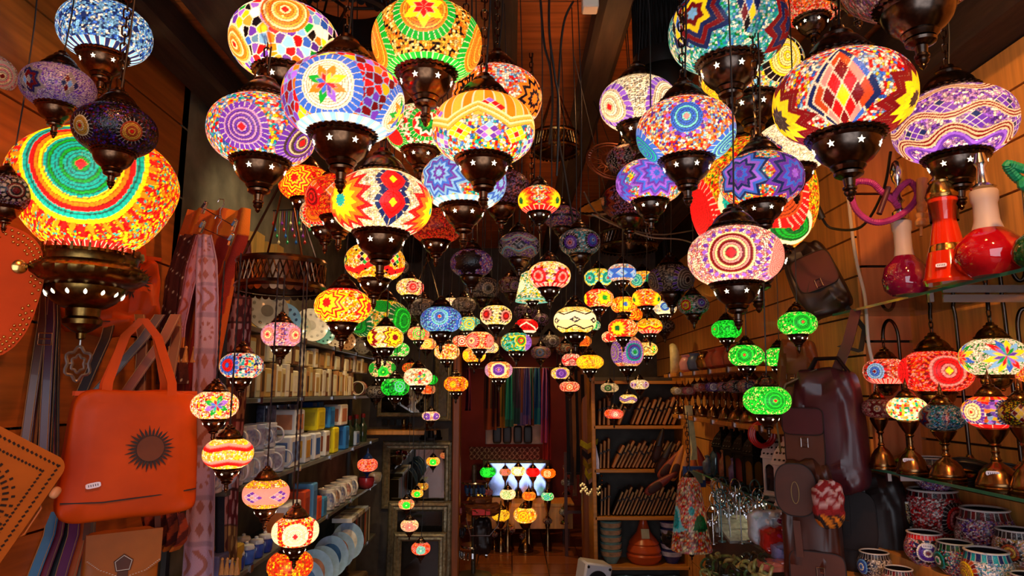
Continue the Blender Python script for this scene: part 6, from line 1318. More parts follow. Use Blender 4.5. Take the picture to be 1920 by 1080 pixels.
for i, (px, py, w) in enumerate([(955, 995, 22), (1027, 978, 18), (927, 1003, 14), (984, 1006, 20), (1058, 960, 20), (1062, 905, 20)]):
    p = at(px, py, 6.9); d = 6.9
    if px < 1040: tlamp(px, py, w, 1023, [b('QSAM', .1)], .08, f'unlit small lamp standing on the floor before the bench, {nth(i)} of four', d=6.85, zb=0.0, nu=60, nv=24, foot=.7, group='unlit lamps on the floor')
    else: tlamp(px, py, w, py + 22, [b('QAW', .1)], .1, ('unlit white lamp on the side rack by the doorway, lower one', 'unlit white lamp on the side rack by the doorway, upper one')[i - 4], d=6.9, nu=60, nv=24)
q = MB(); p = at(1082, 990, 6.75); q.box((0, 0, .42), (.26, .3, .03)); q.box((0, 0, .86 - .03), (.26, .3, .03))
for sx in (-.12, .12): q.box((sx, -.13, .5), (.03, .03, 1.0))
tag(q.build('side_rack', M_BRL, None, (p.x + .0, p.y, 0), smooth=False), 'narrow brown wooden rack at the side of the back room', 'rack')
# pale unit with dark boxes, patterned cloth strip, rail of scarves
p0, p1 = at(910, 833, 7.75), at(1022, 797, 7.75)
q = MB(); q.box(((p0.x + p1.x) / 2, p0.y + .1, (p0.z + p1.z) / 2), (p1.x - p0.x, .2, p1.z - p0.z), bev=.005); tag(q.build('hanging_wall_cupboard', mat('pinkish_paint', 'a88880', .5)), 'pale pinkish wall unit below the hanging scarves', 'cupboard')
for i, px in enumerate((932, 951, 971, 990)):
    p = at(px, 825, 7.55); q = MB(); q.superbox(.1, .06, .2, .4, o=(0, 0, .06), nu=24, nv=16); tag(q.build('hanging_dark_pouch', M_DKL, None, tuple(p)), f'dark pouch hanging before the pale unit, {nth(i)} from the doorway post', 'pouch', 'dark pouches before the pale unit')
cloth('hanging_tiled_cloth', 'maroon cloth strip with diamond lattice between the pale unit and the low mirror', 'cloth', drape([(880, 1012, 838), (880, 1012, 862)], 7.7, .01, 2), 80, 20, lambda u, v: 'c08a78' if (abs(((u * 14 + v * 2) % 1) - .5) < .07 or abs(((u * 14 - v * 2) % 1) - .5) < .07) else '4a1014')
q = MB(); a, c_ = at(880, 690, 7.5), at(1045, 690, 7.5); q.tube([tuple(a), tuple(c_)], .012, 8); q.tube([tuple(a), (a.x, a.y, 2.55)], .006, 6); q.tube([tuple(c_), (c_.x, c_.y, 2.55)], .006, 6)
tag(q.build('hanging_rail', M_STL), 'metal rail carrying the coloured scarves in the back room', 'rail')
SC = [(908, 930, 806, '4a2c20', '8a3a14', 'brown and orange'), (924, 936, 800, '5a0c1c', '3a0810', 'crimson'), (934, 950, 802, '5a5a1c', 'b87a18', 'olive and gold'), (949, 962, 800, '1ca088', '2a6a5a', 'turquoise'), (961, 974, 795, '3a2a4a', '1a4a50', 'plum'), (972, 984, 798, '8a4a30', '6a5a90', 'rust and mauve'), (982, 994, 796, '3a4a9a', '7a58a0', 'violet blue'), (992, 1000, 798, '2c8a80', '7a3a1a', 'green and red'), (1000, 1014, 796, '1c4a88', '1a7a90', 'royal blue'), (1016, 1028, 830, '8a5aa0', 'b0407a', 'pink and violet'), (1020, 1032, 862, '5a1c40', 'a01c1c', 'long red'), (874, 882, 770, '6a1040', '4a0a2a', 'dark magenta')]
for i, (x0, x1, yb_, c1, c2, n) in enumerate(SC):
    cloth('hanging_scarf', f'{n} scarf on the rail in the back room, {nth(i)} from the doorway post', 'scarf', drape([(x0 + 2, x1 - 2, 690), (x0, x1, 720), (x0 - 1, x1 + 1, 760), (x0 - 2, x1 + 1, yb_)], 7.45 + .015 * (i % 3), .022, 1.6, i), 16, 40, (lambda c1, c2, k: lambda u, v: c1 if (v < .72 + .06 * k and math.sin(u * 19 + k) < .6) else c2)(c1, c2, i % 4), group='scarves on the rail', th=.006)
a, c_ = at(1030, 762, 8.4), at(1054, 698, 8.4)
q = MB(); q.use(emat('daylit_pane', '6ad8e8', .9)); q.box(((a.x + c_.x) / 2, a.y + .02, (a.z + c_.z) / 2), (c_.x - a.x, .02, c_.z - a.z)); q.use(M_BLK)
for k in range(4): q.box((a.x + (c_.x - a.x) * k / 3, a.y, (a.z + c_.z) / 2), (.015, .03, c_.z - a.z))
for k in range(4): q.box(((a.x + c_.x) / 2, a.y, a.z + (c_.z - a.z) * k / 3), (c_.x - a.x, .03, .015))
struct(q.build('window_1', smooth=False), 'small barred window with teal daylight in the back room', 'window')
# belts by the right doorpost
for i in range(7):
    c1 = ('1a1210', '3a2014', '7a4a28', '14100e', '5a3018', '201410', '8a5a38')[i]; x = 1062 + i * 6; a, c_ = at(x, 690 + 6 * (i % 3), 6.0), at(x + 4, 890 + 20 * (i % 3), 6.0); t = thing('hanging_belt', f'{("black", "brown", "tan", "jet", "chestnut", "sooty", "pale tan")[i]} belt hanging beside the pine bookcase, {nth(i)} from the window', 'belt', c_, 0, 'belts by the doorpost')
    q = MB(); q.strip([tuple(a - c_), (.005, 0, .3), (0, 0, 0)], .035, .006, (1, .2, 0)); q.build('strap', mat('beltd_' + c1, c1, .4), t)
    q = MB(); q.tube([(-.02, -.01, -.03), (.02, -.01, -.03), (.02, -.01, .02), (-.02, -.01, .02)], .003, 6, True); q.build('buckle', M_STL, t)
# coin sash on the shelf post
p = at(1106, 872, 5.15); t = thing('hanging_coin_sash', 'gold and black coin sash hung on the post of the book shelves', 'sash', p)
for k in range(5):
    q = MB(); q.strip([(-.07 + .01 * k, -.01 * k, .17 - .07 * k), (-.02, -.03 - .01 * k, .14 - .075 * k), (.06, -.02, .18 - .07 * k)], .045, .008, (.1, -.3, 1)); q.build('band', mat('sash_' + str(k % 3), ('b09a20', '1a1418', '8a6a14')[k % 3], .4, .3 if k % 3 != 1 else 0, .3, 40), t)
q = MB()
for k in range(26): q.lathe([(.0005, .003), (.011, .002), (.011, -.002), (.0005, -.003)], 10, M=Matrix.Translation((-.075 + .012 * (k % 13), -.05, -.19 + .035 * (k // 13) + .02 * math.sin(k))) @ Matrix.Rotation(PI / 2, 4, 'X'))
for k in range(10): q.lathe([(.0005, .009), (.007, .006), (.009, 0), (.006, -.006), (.0005, -.009)], 10, o=(.085, -.03, .12 - .033 * k))
q.build('coin_fringe', M_GLD, t)
q = MB(); q.strip([(.03, -.05, .16), (.05, -.06, .05), (.055, -.05, -.06)], .025, .004); q.build('white_ribbon', M_TAG, t)
# ------------------------------------------------------------------ open wooden shelves with wallets, bowls
DB = 5.2; xa, xb = at(1110, 800, DB).x, at(1278, 800, DB).x; ybk = DB * .99 + .3
M_SHW = mat('amber_pine', 'b87828', .45, 0, .25, 4, stretch=(1, 10, 10))
t = thing('wooden_bookcase', 'amber pine open shelves against the grey wall right of the doorway', 'shelves', ((xa + xb) / 2, DB, 0)); cx = (xa + xb) / 2
ZB = [1.685, 1.345, 1.02, .675, .32]
for z in ZB: q = MB(); q.box((0, .15, z - .012), (xb - xa, .3, .024), bev=.003); q.build('shelf', M_SHW, t, smooth=False)
for s in (-1, 1): q = MB(); q.box((s * (xb - xa) / 2, .15, .86), (.03, .3, 1.72), bev=.004); q.build('side_panel', M_SHW, t, smooth=False)
q = MB(); q.box((0, .31, .86), (xb - xa, .02, 1.72)); q.build('back_panel', M_PLAST, t, smooth=False)
WC = [('7a4420', 'tan'), ('3a2014', 'dark brown'), ('a05a28', 'russet'), ('241510', 'near black'), ('b87040', 'honey'), ('5a3018', 'chestnut')]
for r, (z, n0, lean, dk) in enumerate(((1.345, 17, .42, 0), (1.02, 20, .5, 0), (.675, 22, .45, 1))):
    for i in range(n0):
        if r == 0 and i in (5, 6): continue
        c, nm = WC[(i * 5 + r) % 6] if not dk else (('1c1210', 'blackish'), ('2a1a14', 'sooty brown'), ('4a2a18', 'umber'))[i % 3]
        h = .19 + .02 * (i % 3); x = xa + .05 + (xb - xa - .14) * i / (n0 - 1); ln = lean * (1 if i > 2 else .1)
        q = MB(); q.use(mat('wallet_' + c, c, .4, 0, .25, 9, bump=.1, coat=.1)); M = Matrix.Rotation(ln, 4, 'Y'); q.T = Matrix.Translation((.02 * math.sin(ln), 0, .012 * math.sin(ln) * 1.2)) @ M; q.box((0, 0, h / 2), (.022, .13, h), bev=.006)
        q.use(mat('page_edge', 'a07850', .7)); q.box((0, -.062, h / 2), (.010, .008, h * .94)); q.use(mat('wallet_strap', '1c100a', .5)); q.box((0, -.004, h * .62), (.025, .134, .012))
        tag(q.build('leather_wallet', None, None, (x, DB + .1 + .01 * (i % 2), z)), f'{nm} leather journal, {nth(i)} from the doorway on the {("top", "middle", "third")[r]} pine shelf', 'journal', ('journals on the top book shelf', 'journals on the middle book shelf', 'journals on the third book shelf')[r])
def bowl(px, z, r, h, c1, c2, label, stack=1, tops=None):
    p = at(px, 900, DB + .05)
    for k in range(stack):
        q = MB(); q.use(mat('glaze_' + c1, c1, .2, 0, .25, 20, coat=.4)); q.lathe([(r * .5, 0), (r * .55, h * .08), (r * .85, h * .5), (r, h), (r * .96, h * 1.02), (r * .8, h * .55), (r * .4, h * .14), (.0005, h * .12)], 32)
        q.use(mat('glaze_' + c2, c2, .2, 0, .3, 30, coat=.4)); q.lathe([(r * .875, h * .55), (r * .985, h * .88)], 32, cap0=False, cap1=False); q.v = [(x * 1.012, y * 1.012, zz) for x, y, zz in q.v[:]] if 0 else q.v
        q.lathe([(r * .89, h * .55), (r * 1.005, h * .9)], 32, cap0=False, cap1=False)
        tag(q.build('painted_bowl', None, None, (p.x, DB + .13, z + k * h * .52)), label if stack == 1 else f'{label}, {("lowest", "second", "third", "fourth", "fifth", "topmost")[k if k < stack - 1 else 5]} of the stack', 'bowl', 'painted bowls on the book shelves')
bowl(1140, .675 - .355, .085, .10, '6a9088', 'b0906a', 'sea green painted bowl beside the tagine', 5)
bowl(1250, .675 - .355, .085, .10, '2a3468', 'c0c4d0', 'navy and white bowl beside the tagine', 5)
for i, (px, c) in enumerate([(1166, '4a6a5a'), (1206, '3a4a48'), (1252, '50584a')]): bowl(px, .0, .115, .13, c, '8a8a6a', f'large green grey bowl, {nth(i)} bottom pile from the doorway', 2)
p = at(1200, 1000, DB + .05); t = thing('clay_tagine', 'orange clay tagine with a small price card between the bowl stacks', 'tagine', (p.x, DB + .14, .32), 0)
M_CLAY = mat('orange_clay', 'b8481a', .3, 0, .15, 6, coat=.3)
q = MB(); q.lathe([(.10, 0), (.13, .03), (.135, .06), (.12, .075)], 40); q.build('dish', M_CLAY, t)
q = MB(); q.lathe([(.125, .078), (.13, .09), (.115, .13), (.11, .135), (.115, .145), (.1, .165), (.055, .22), (.035, .28), (.028, .31), (.034, .325), (.024, .345), (.001, .35)], 40); q.build('conical_lid', M_CLAY, t)
q = MB(); q.box((0, -.072, .22), (.06, .004, .07), rx=-.35); q.build('price_card', mat('cream_card', 'c8c090', .7), t)
# white loudspeaker foot of frame
p = at(1108, 1070, 4.4); t = thing('white_loudspeaker', 'white boxy loudspeaker at the bottom edge before the book shelves', 'speaker', (p.x, p.y, p.z - .12), rot=(0, .18, .25))
q = MB(); q.box((0, 0, .07), (.19, .16, .22), bev=.012); q.build('cabinet', mat('white_plastic', 'c8c8cc', .4, 0, .05), t)
q = MB(); q.lathe([(.066, 0), (.07, .004), (.062, .006), (.03, -.004), (.0005, .002)], 32, M=Matrix.Translation((0, -.081, .07)) @ Matrix.Rotation(PI / 2, 4, 'X')); q.build('cone', M_BLK, t)
for sx in (-.075, .075): q = MB(); q.lathe([(.009, 0), (.009, .003), (.0005, .004)], 12, M=Matrix.Translation((sx, -.081, .155)) @ Matrix.Rotation(PI / 2, 4, 'X')); q.build('screw', M_BLK, t)
q = MB(); q.box((0, 0, (p.z - .16) / 2), (.2, .18, p.z - .18), bev=.01); tag(q.build('grey_pedestal', M_PLAST, None, (p.x, p.y, 0)), 'grey pedestal carrying the white loudspeaker', 'pedestal')
# ------------------------------------------------------------------ inner right shelves
XR_ = 1.05; RY0, RY1 = 2.75, 4.7
def rshelf(z, y0, y1, label, x0=XR_, glassy=False):
    if glassy: return glass_shelf('s', x0, 1.33, y0, y1, z, label, brackets=(y0 + .3, (y0 + y1) / 2, y1 - .2))
    t = thing('wall_shelf', label, 'shelf', (x0 + .14, y0, z)); q = MB(); q.use(M_SHW); q.box((0, (y1 - y0) / 2, -.012), (.28, y1 - y0, .024), bev=.003); q.use(M_STL)
    for k in range(5): q.box((-.142, (y1 - y0) * (k + .5) / 5, -.012), (.006, .03, .03))
    q.build('board', None, t, smooth=False)
ZG = 1.155
rp = lambda px, X=XR_: on_x(px, 800, X).y
rshelf(1.458, 2.7, rp(1262), 'bright edged shelf carrying the row of small brass lamps')
rshelf(1.72, rp(1390), rp(1248), 'short upper shelf of pots above the small brass lamps')
rshelf(ZG, 2.45, rp(1296), 'green edged glass shelf carrying bottles and lanterns', glassy=True)
SL = [('C', 'W', 'ivory'), ('W', 'C', 'white'), ('S', 'Q', 'pink'), ('AQ', 'H', 'grey'), ('SQ', 'F', 'coral'), ('RS', 'W', 'red striped'), ('IP', 'W', 'mauve'), ('QD', 'K', 'straw'), ('SQI', 'K', 'rose'), ('IQA', 'N', 'lilac'), ('AQS', 'K', 'ash'), ('WQ', 'K', 'grey white'), ('ASQ', 'N', 'smoky'), ('QRS', 'M', 'dusky red')]
for i, (pl, c2, n) in enumerate(SL):
    px = 1272 + i * 11.3; X = XR_ + .05 + .06 * (i % 2); p = on_x(px, 735, X); d = (p - CAM).dot(FW); D = .082 + .02 * (i > 8)
    R = D / 2; cz = 1.458 + .15 + (.02 if i > 2 else 0); NL[0] += 1
    py = 540 - 1250 * ((Vector((p.x, p.y, cz)) - CAM).dot(UP)) / d
    tlamp(px, py, 40, py + 80, [b(pl, .1), ('m', 10, 0, .55, pl[0] + c2, c2, '', 't', 14)], .08, f'small brass lamp with {n} globe, {nth(i)} from the far end of its shelf', d=d, zb=1.458, D=D, nu=84, nv=32, foot=.75, group='small brass lamps on the bright edged shelf')
# pots above
for i, (px, c, n, k) in enumerate([(1296, 'c88a88', 'pink', 0), (1312, '40587a', 'slate blue', 0), (1330, '9a8a30', 'brass', 1), (1348, 'a0442a', 'terracotta', 0), (1366, 'a8482c', 'large terracotta', 0), (1384, '8a3a24', 'dark terracotta', 0)]):
    q = MB(); s = 1.25 if 'large' in n else 1; q.lathe([(.03 * s, 0), (.055 * s, .02), (.062 * s, .06), (.05 * s, .09), (.04 * s, .1), (.048 * s, .115), (.044 * s, .116), (.001, .105)], 28)
    tag(q.build('clay_pot', M_BRS if k else mat('glaze_' + c, c, .35, 0, .2, 16, coat=.2), None, (XR_ + .09, rp(px, XR_ + .09), 1.72)), f'{n} pot on the short upper shelf, {nth(i)} from the far end', 'pot', 'pots on the short upper shelf')
t = thing('moon_lamp', 'cream crescent shaped ornament at the far end of the short upper shelf', 'ornament', (XR_ + .06, rp(1262, XR_ + .06), 1.72))
q = MB(); q.tube([(.0, -.05 + .075 * math.cos(a), .1 + .095 * math.sin(a)) for a in [PI * .28 + PI * 1.44 * k / 20 for k in range(21)]], [.004 + .03 * math.sin(PI * k / 20) for k in range(21)], 14); q.build('crescent', mat('cream_shell', 'd8c88a', .4, 0, .2, 30), t)
q = MB(); q.lathe([(.04, 0), (.04, .006), (.02, .012), (.008, .02)], 20); q.build('foot', M_BRS, t)
# glass shelf: figurines, crystal bottles, dark and white lanterns
def lantern(label, x, y, z, s, m, glass_m, group, rz=.5, dome=True):
    t = thing('metal_lantern', label, 'lantern', (x, y, z), rz, group); w = .075 * s; h = .16 * s
    q = MB(); q.box((0, 0, .006 * s), (w * 1.2, w * 1.2, .012 * s), bev=.002); q.box((0, 0, .018 * s), (w * 1.08, w * 1.08, .012 * s)); q.build('base', m, t)
    q = MB()
    for sx in (-1, 1):
        for sy in (-1, 1): q.box((sx * w * .46, sy * w * .46, h / 2 + .02 * s), (w * .12, w * .12, h))
    for k in range(4):
        q.T = Matrix.Rotation(PI / 2 * k, 4, 'Z')
        for j in range(9):
            a0, a1 = PI * j / 9, PI * (j + 1) / 9
            q.add([(w * .4 * math.cos(a0), -w * .5, h * .72 + w * .5 * math.sin(a0)), (w * .4 * math.cos(a1), -w * .5, h * .72 + w * .5 * math.sin(a1)), (w * .4 * math.cos(a1), -w * .5, h + .02 * s), (w * .4 * math.cos(a0), -w * .5, h + .02 * s)], [(0, 1, 2, 3)])
    q.T = Matrix(); q.build('arched_body', m, t)
    q = MB(); q.box((0, 0, h * .5 + .02 * s), (w * .8, w * .8, h * .94)); q.build('coloured_panes', glass_m, t, smooth=False)
    q = MB(); z0 = h + .02 * s; q.box((0, 0, z0 + .006 * s), (w * 1.25, w * 1.25, .012 * s), bev=.002)
    pr = [(w * .6, z0 + .012 * s), (w * .58, z0 + .03 * s), (w * .46, z0 + .06 * s), (w * .28, z0 + .085 * s), (w * .14, z0 + .1 * s)]
    q.lathe([(r * 1.35, zz) for r, zz in pr] + [(w * .14, z0 + .105 * s), (w * .15, z0 + .125 * s), (w * .1, z0 + .127 * s)], 4, M=Matrix.Rotation(PI / 4, 4, 'Z')); rf = q.build('roof', m, t, smooth=False)
    q = MB()
    for k in range(4):
        for j, (r, zz) in enumerate(pr[1:4]):
            for u in (-.5, 0, .5):
                q.T = Matrix.Rotation(PI / 2 * k, 4, 'Z') @ Matrix.Translation((u * r * 1.1, -r * .965 - .001, zz - .006 * s)) @ Matrix.Rotation(-.75 + .15 * j, 4, 'X'); q.lathe([(.0065 * s, 0), (.0065 * s, .0015), (.0005, .0016)], 6, M=Matrix.Rotation(PI / 2, 4, 'X'))
    q.build('cutout_pattern', M_BLK, rf)
M_WHL = mat('white_lantern_paint', 'd8c8c0', .5, 0, .1, 20); M_DKG = mat('dark_coloured_glass', '2a1418', .1, 0, .6, 20)
for i, (px, X) in enumerate([(1448, 1.15), (1470, 1.09), (1492, 1.23), (1506, 1.18)]):
    lantern(f'white metal lantern with pierced roof, {nth(i)} from the far end of its group', X, rp(px, X), ZG, .88, M_WHL, M_DKG, 'white lanterns on the glass shelf', .5)
for i in range(8):
    px = 1352 + i * 9.5; X = 1.12 + .09 * (i % 2); lantern(f'black metal lantern with {("red", "green", "amber", "blue")[i % 4]} panes, {nth(i)} from the far end of the black row', X, rp(px, X), ZG, .85, mat('black_iron', '14110f', .5, .6), mat('pane_' + str(i % 4), ('5a1010', '103a1c', '6a4010', '10204a')[i % 4], .1), 'black lanterns on the glass shelf', .4)
for i in range(12):
    px = 1300 + i * 4.6; X = 1.09 + .08 * (i % 3); q = MB(); h = .1 + .03 * (i % 4); q.lathe([(.022, 0), (.027, .006), (.027, h * .6), (.014, h * .72), (.012, h * .85), (.02, h * .92), (.001, h)], 18, beads=(1, 2), amp=.06)
    tag(q.build('perfume_bottle', mat('crystal_' + str(i % 4), ('6a7a84', '5a4a78', '8a5a40', '2c4a50')[i % 4], .08, .3, .5, 30, coat=.6), None, (X, min(rp(px, X), 3.82 - .05 * i), ZG)), f'{("clear", "violet", "amber", "teal")[i % 4]} crystal perfume bottle, {nth(i)} from the far end of its row', 'bottle', 'crystal bottles on the glass shelf')
for i in range(5):
    q = MB(); X = 1.26; q.superbox(.05, .03, .2 + .02 * (i % 3), .6, o=(0, 0, .11), nu=24, nv=16); tag(q.build('standing_carving', mat('black_wood', '15100e', .4), None, (X, 3.8 - .13 * i, ZG)), f'black carved figure behind the perfume bottles, {nth(i)} from the far end', 'figurine', 'black carvings')
p = at(1293, 830, 4.0); q = MB(); q.strip([(0, 0, .22), (.01, 0, .1), (.025, 0, -.04), (.02, 0, -.1)], [.05, .045, .035, .05], .012, (1, .5, 0)); tag(q.build('hanging_shell_string', mat('cream_shell', 'd8c88a', .4, 0, .2, 30), None, tuple(p)), 'pale shell garland hanging at the far end of the glass shelf', 'garland')
# red coil of bracelets
p = at(1430, 815, 2.9); t = thing('hanging_bracelet_coil', 'coil of red bracelets hanging under the lowest green lamp', 'bracelets', p)
for k in range(5): q = MB(); r = .045 + .004 * (k % 3); q.tube([(r * math.cos(a), -.02 + .012 * k, r * math.sin(a)) for a in [2 * PI * j / 28 for j in range(28)]], .007, 8, True); q.build('bracelet', mat('red_bracelet', 'b01414', .3, 0, .2, 20), t)
q = MB(); q.tube([(0, 0, .05), (.0, 0, .11)], .002, 5); q.build('string', M_BLK, t)
# slippers on hooks and lower jewellery counter
for i, (px, py, c, n, r) in enumerate([(1235, 835, '241510', 'dark', .3), (1246, 858, '2a1c14', 'black', .5), (1256, 870, '8a3a24', 'red trimmed', .7), (1270, 868, 'c07838', 'tan', .35), (1284, 876, 'd08a40', 'honey', .15), (1302, 880, 'c87030', 'orange', -.1), (1318, 872, 'a03820', 'rust', -.3), (1240, 905, '7a2a1c', 'maroon', 1.0)]):
    p = at(px, py, 4.5 - .06 * i); q = MB(); q.use(mat('slipper_' + c, c, .5, 0, .2, 9)); q.T = Matrix.Rotation(r, 4, 'Y')
    q.superbox(.075, .05, .24, .8, top=.35, nu=24, nv=20); q.use(mat('slipper_in', '3a1a10', .7)); q.superbox(.05, .03, .1, .8, o=(0, -.018, -.05), nu=20, nv=14)
    tag(q.build('hanging_slipper', None, None, tuple(p)), f'{n} pointed leather slipper, {nth(i)} in the bunch beside the pine bookcase', 'slipper', 'slippers on hooks')
ZC = .99
q = MB(); q.box((0, 0, ZC / 2), (.34, 1.05, ZC), bev=.01); q2 = q.build('display_counter', mat('counter_dark', '2a2420', .4), None, (1.155, 3.05, 0), smooth=False); tag(q2, 'dark counter heaped with jewellery below the glass shelf', 'counter')
cz = lambda px, py: on_z(px, py, ZC)
p = cz(1385, 1005); q = MB(); q.box((0, 0, .03), (.16, .2, .012), rx=.35, rz=.1); q.box((0, .08, .03), (.15, .02, .06)); tag(q.build('jewellery_tray', mat('silver_tray', 'c8d0c8', .2, .6, .3, 60), None, tuple(p)), 'sloping white and silver jewellery tray on the counter', 'tray')
for i in range(24):
    px = 1338 + (i * 29) % 108; py = 1000 - (i * 17) % 44; p = cz(px, py + 20); h = .12 + .02 * (i % 5); q = MB(); q.T = Matrix.Translation((0, 0, h))
    q.tube([(.022 * math.cos(a), .004 * math.sin(2 * a), .03 * math.sin(a)) for a in [2 * PI * j / 16 for j in range(16)]], .0035, 6, True)
    for k in range(5): q.lathe([(.0005, .008), (.006, .004), (.007, -.002), (.0005, -.007)], 8, o=(.018 * math.cos(k * .9 + .4), 0, -.035 - .006 * (k % 3)))
    q.T = Matrix(); q.lathe([(.016, 0), (.016, .004), (.003, .006), (.003, h - .02), (.001, h)], 10)
    tag(q.build('silver_pendant', [M_STL, mat('silver_bead', 'a8b0b0', .2, .9, .3, 60), mat('turq_bead', '4a6a6c', .25, .6)][i % 3], None, tuple(p)), f'silver or turquoise necklace on a small stand, one of the crowd on the counter', 'necklace', 'necklaces crowding the counter')
for i, (px, py) in enumerate([(1356, 968), (1378, 972)]):
    p = at(px, py, 3.3); q = MB(); q.prism([(-.03, .03), (-.034, -.02), (-.01, -.045), (.025, -.04), (.034, .015), (.02, .042)], .001, -.002); tag(q.build('hanging_paper_tag', M_TAG, None, tuple(p)), ('large white paper tag hanging among the necklaces', 'smaller white paper tag behind the large one')[i], 'tag')
for i in range(10):
    px = 1432 + (i * 23) % 70; py = 978 + (i % 4) * 24; c = ('b8c0c8', 'b02018', '8a8ac0', '207a4a', 'd0c0b8', '9a2050', '4a5a9a', 'c86a58', '6a1038', '90a8a0')[i]; n = ('pale grey', 'scarlet', 'lilac', 'green', 'cream', 'magenta', 'blue', 'salmon', 'wine', 'sea green')[i]
    p = cz(px, 1010) ; p = on_z(px, py + 20, ZC + .03 * (3 - i % 4)); q = MB(); q.superbox(.11, .08, .035 + .03 * (3 - i % 4), .5, o=(0, 0, .018), wr=.006, nu=30, nv=18)
    tag(q.build('wrapped_scarf', mat('wrap_' + c, c, .25, 0, .3, 20, coat=.5), None, tuple(p)), f'{n} scarf in cellophane, piled on the counter by the low backpack', 'scarf packet', 'packets on the counter')
for i in range(26):
    px = 1322 + (i * 37) % 128; p = on_x(px, 1076 - (i * 7) % 32, .86 + .015 * (i % 5)); r = .02 + .005 * (i % 3); q = MB()
    q.tube([(r * math.cos(a), .006 * math.sin(3 * a), r * math.sin(a)) for a in [2 * PI * j / 20 for j in range(20)]], .006, 8, True); tag(q.build('hanging_bead_bracelet', mat('bead_' + str(i % 4), ('8a8a48', '2a2414', 'a89858', '405a30')[i % 4], .3, 0, .5, 60), None, tuple(p), rot=(.5 * i, .3 * (i % 4), .4 * i)), f'{("olive", "black", "straw", "green")[i % 4]} bead bracelet in the heap hung on the counter front, {nth(i)} from the bookcase', 'bracelet', 'bracelets along the counter front')
for i in range(6):
    p = at(1262 + 18 * i, 1012 + 8 * (i % 2), 4.15); q = MB(); q.superbox(.14, .1, .09, .8, wr=.014, nu=36, nv=24, seed=i); tag(q.build('hanging_dark_purse', mat('purse_' + str(i % 2), ('17120f', '251a12')[i % 2], .5, 0, .4, 20), None, tuple(p)), f'dark woven purse bunched behind the turquoise disc lantern, {nth(i)} from the book shelves', 'purse', 'dark woven purses')
# big unlit bell lantern with turquoise disc
pendant(1294, 962, 78, .2, .5, 'low bell lantern of salmon beads with turquoise discs and red straps by the book shelves', [b('SOCRQ', .06), ('m', -72, -.2, .62, 'T', 'J', ''), ('m', 6, .25, .2, 'T', '', ''), ('m', 40, -.3, .4, 'U', '', '')], 'cone', capsc=.5, top=1.5, lamp=False)
p = at(1302, 900, 4.0); boxy('picture_book', 'blue and green picture book standing behind the bell lantern', 'book', (p.x, p.y, p.z - .04), (.13, .03, .12), '2a4a90', art='7a9a80')

# ------------------------------------------------------------------ odds and ends high up
t = thing('wooden_shutter', 'cream yellow wooden boards leaning on the stone wall above the runners', 'boards', (-1.345, 3.3, 0))
for k in range(5): q = MB(); q.box((0, .12 * k * 1.25, 2.1 + .02 * (k % 2)), (.03, .11, .62)); q.build('plank', mat('cream_board', ('b8924a', 'a07a3a')[k % 2], .6, 0, .15, 3, stretch=(12, 12, 1)), t, smooth=False)
q = MB(); q.box((.025, .35, 1.99), (.02, .95, .09), rx=-.35); q.build('diagonal_brace', mat('cream_board_light', 'd0b070', .6), t, smooth=False)
spot('stone_wall_fill', (-.6, 2.9, 2.85), (-1.38, 3.6, 2.15), 22, 'ffe0b0', 90)  # added light with no lamp of its own, lifts the dark stone
p = at(548, 395, 3.1); t = thing('hanging_glass_mobile', 'mobile of coloured glass drops hanging before the stone wall', 'mobile', p)
q = MB(); q.tube([(-.09, 0, 0), (.09, 0, .01)], .003, 6); q.tube([(0, 0, 0), (0, 0, CEIL - p.z)], .0015, 5); q.build('wire_bar', M_BLK, t)
for k in range(18):
    x = -.085 + .01 * k; z = -.05 - .03 * ((k * 5) % 4); q = MB(); q.tube([(x, 0, 0), (x, 0, z)], .0008, 4); q.lathe([(.0005, z), (.006, z - .008), (.007, z - .014), (.0005, z - .022)], 8, o=(x, 0, 0)); q.build('glass_drop', mat('drop_%d' % (k % 5), ('c03028', '2868b8', '2a9a58', 'd8c890', '8a3aa0')[k % 5], .08, 0, .2, coat=.5), t)
p = at(1150, 302, 2.5); t = thing('hanging_pierced_plate', 'round pierced copper plate with spoke tracery behind the coral and white lamps', 'plate', p, rot=(-.5, 0, .1))
q = MB(); R = .10
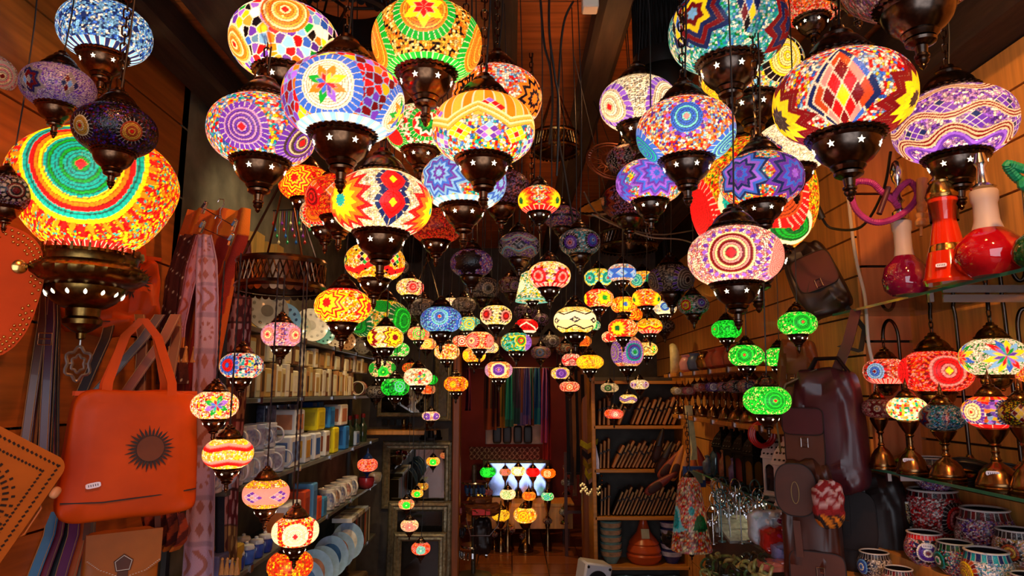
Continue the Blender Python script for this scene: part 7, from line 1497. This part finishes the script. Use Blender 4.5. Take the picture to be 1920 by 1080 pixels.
for r_, w_ in ((1, .006), (.86, .003), (.45, .005), (.3, .004)): q.tube([(R * r_ * math.cos(a), 0, R * r_ * math.sin(a)) for a in [2 * PI * j / 40 for j in range(40)]], w_ * .7, 6, True)
for j in range(16):
    a = 2 * PI * j / 16; c1 = a + PI / 16; q.tube([(R * .45 * math.cos(a), 0, R * .45 * math.sin(a)), (R * .86 * math.cos(c1), 0, R * .86 * math.sin(c1)), (R * .45 * math.cos(a + PI / 8), 0, R * .45 * math.sin(a + PI / 8))], .0022, 5)
for j in range(40): a = 2 * PI * j / 40; q.tube([(R * .86 * math.cos(a), 0, R * .86 * math.sin(a)), (R * math.cos(a), 0, R * math.sin(a))], .0016, 4)
q.build('tracery', mat('old_copper', '8a5a4a', .35, 1, .2), t)
q = MB(); q.tube([(0, 0, R), (0, .1, CEIL - p.z + .05)], .0015, 5); q.build('wire', M_BLK, t)
p = at(1142, 388, 2.7); t = thing('hanging_wooden_tray', 'tilted golden wooden tray with dark beaded rim under the dark plum lamp', 'tray', p, rot=(.45, -.3, 0))
q = MB(); q.lathe([(.06, -.012), (.1, -.006), (.125, .012), (.12, .015), (.095, 0), (.0005, -.004)], 40); q.build('dish', mat('gold_wood', 'b07a30', .45, 0, .4, 20), t)
q = MB(); q.tube([(.123 * math.cos(a), .123 * math.sin(a), .014) for a in [2 * PI * j / 60 for j in range(60)]], [.004 + .002 * (j % 2) for j in range(60)], 6, True); q.build('beaded_rim', M_BRZ, t)
q = MB(); q.tube([(0, 0, .0), (.0, .0, CEIL - p.z)], .0015, 5); q.build('wire', M_BLK, t)
for i, (P, c) in enumerate([([(1095, 360), (1120, 400), (1180, 430), (1240, 440), (1300, 432)], 'grey'), ([(1110, 402), (1160, 425), (1220, 445), (1280, 450), (1330, 470)], 'pale')]):
    q = MB(); q.tube(spline([tuple(at(x, y, 2.45 + .1 * k)) for k, (x, y) in enumerate(P)], 8), .003, 6); tag(q.build('hanging_electric_lead', mat('lead_' + c, '8a8478' if i else '5a564e', .5)), f'{c} lead sagging under the wooden tray towards the green lamps', 'cable')
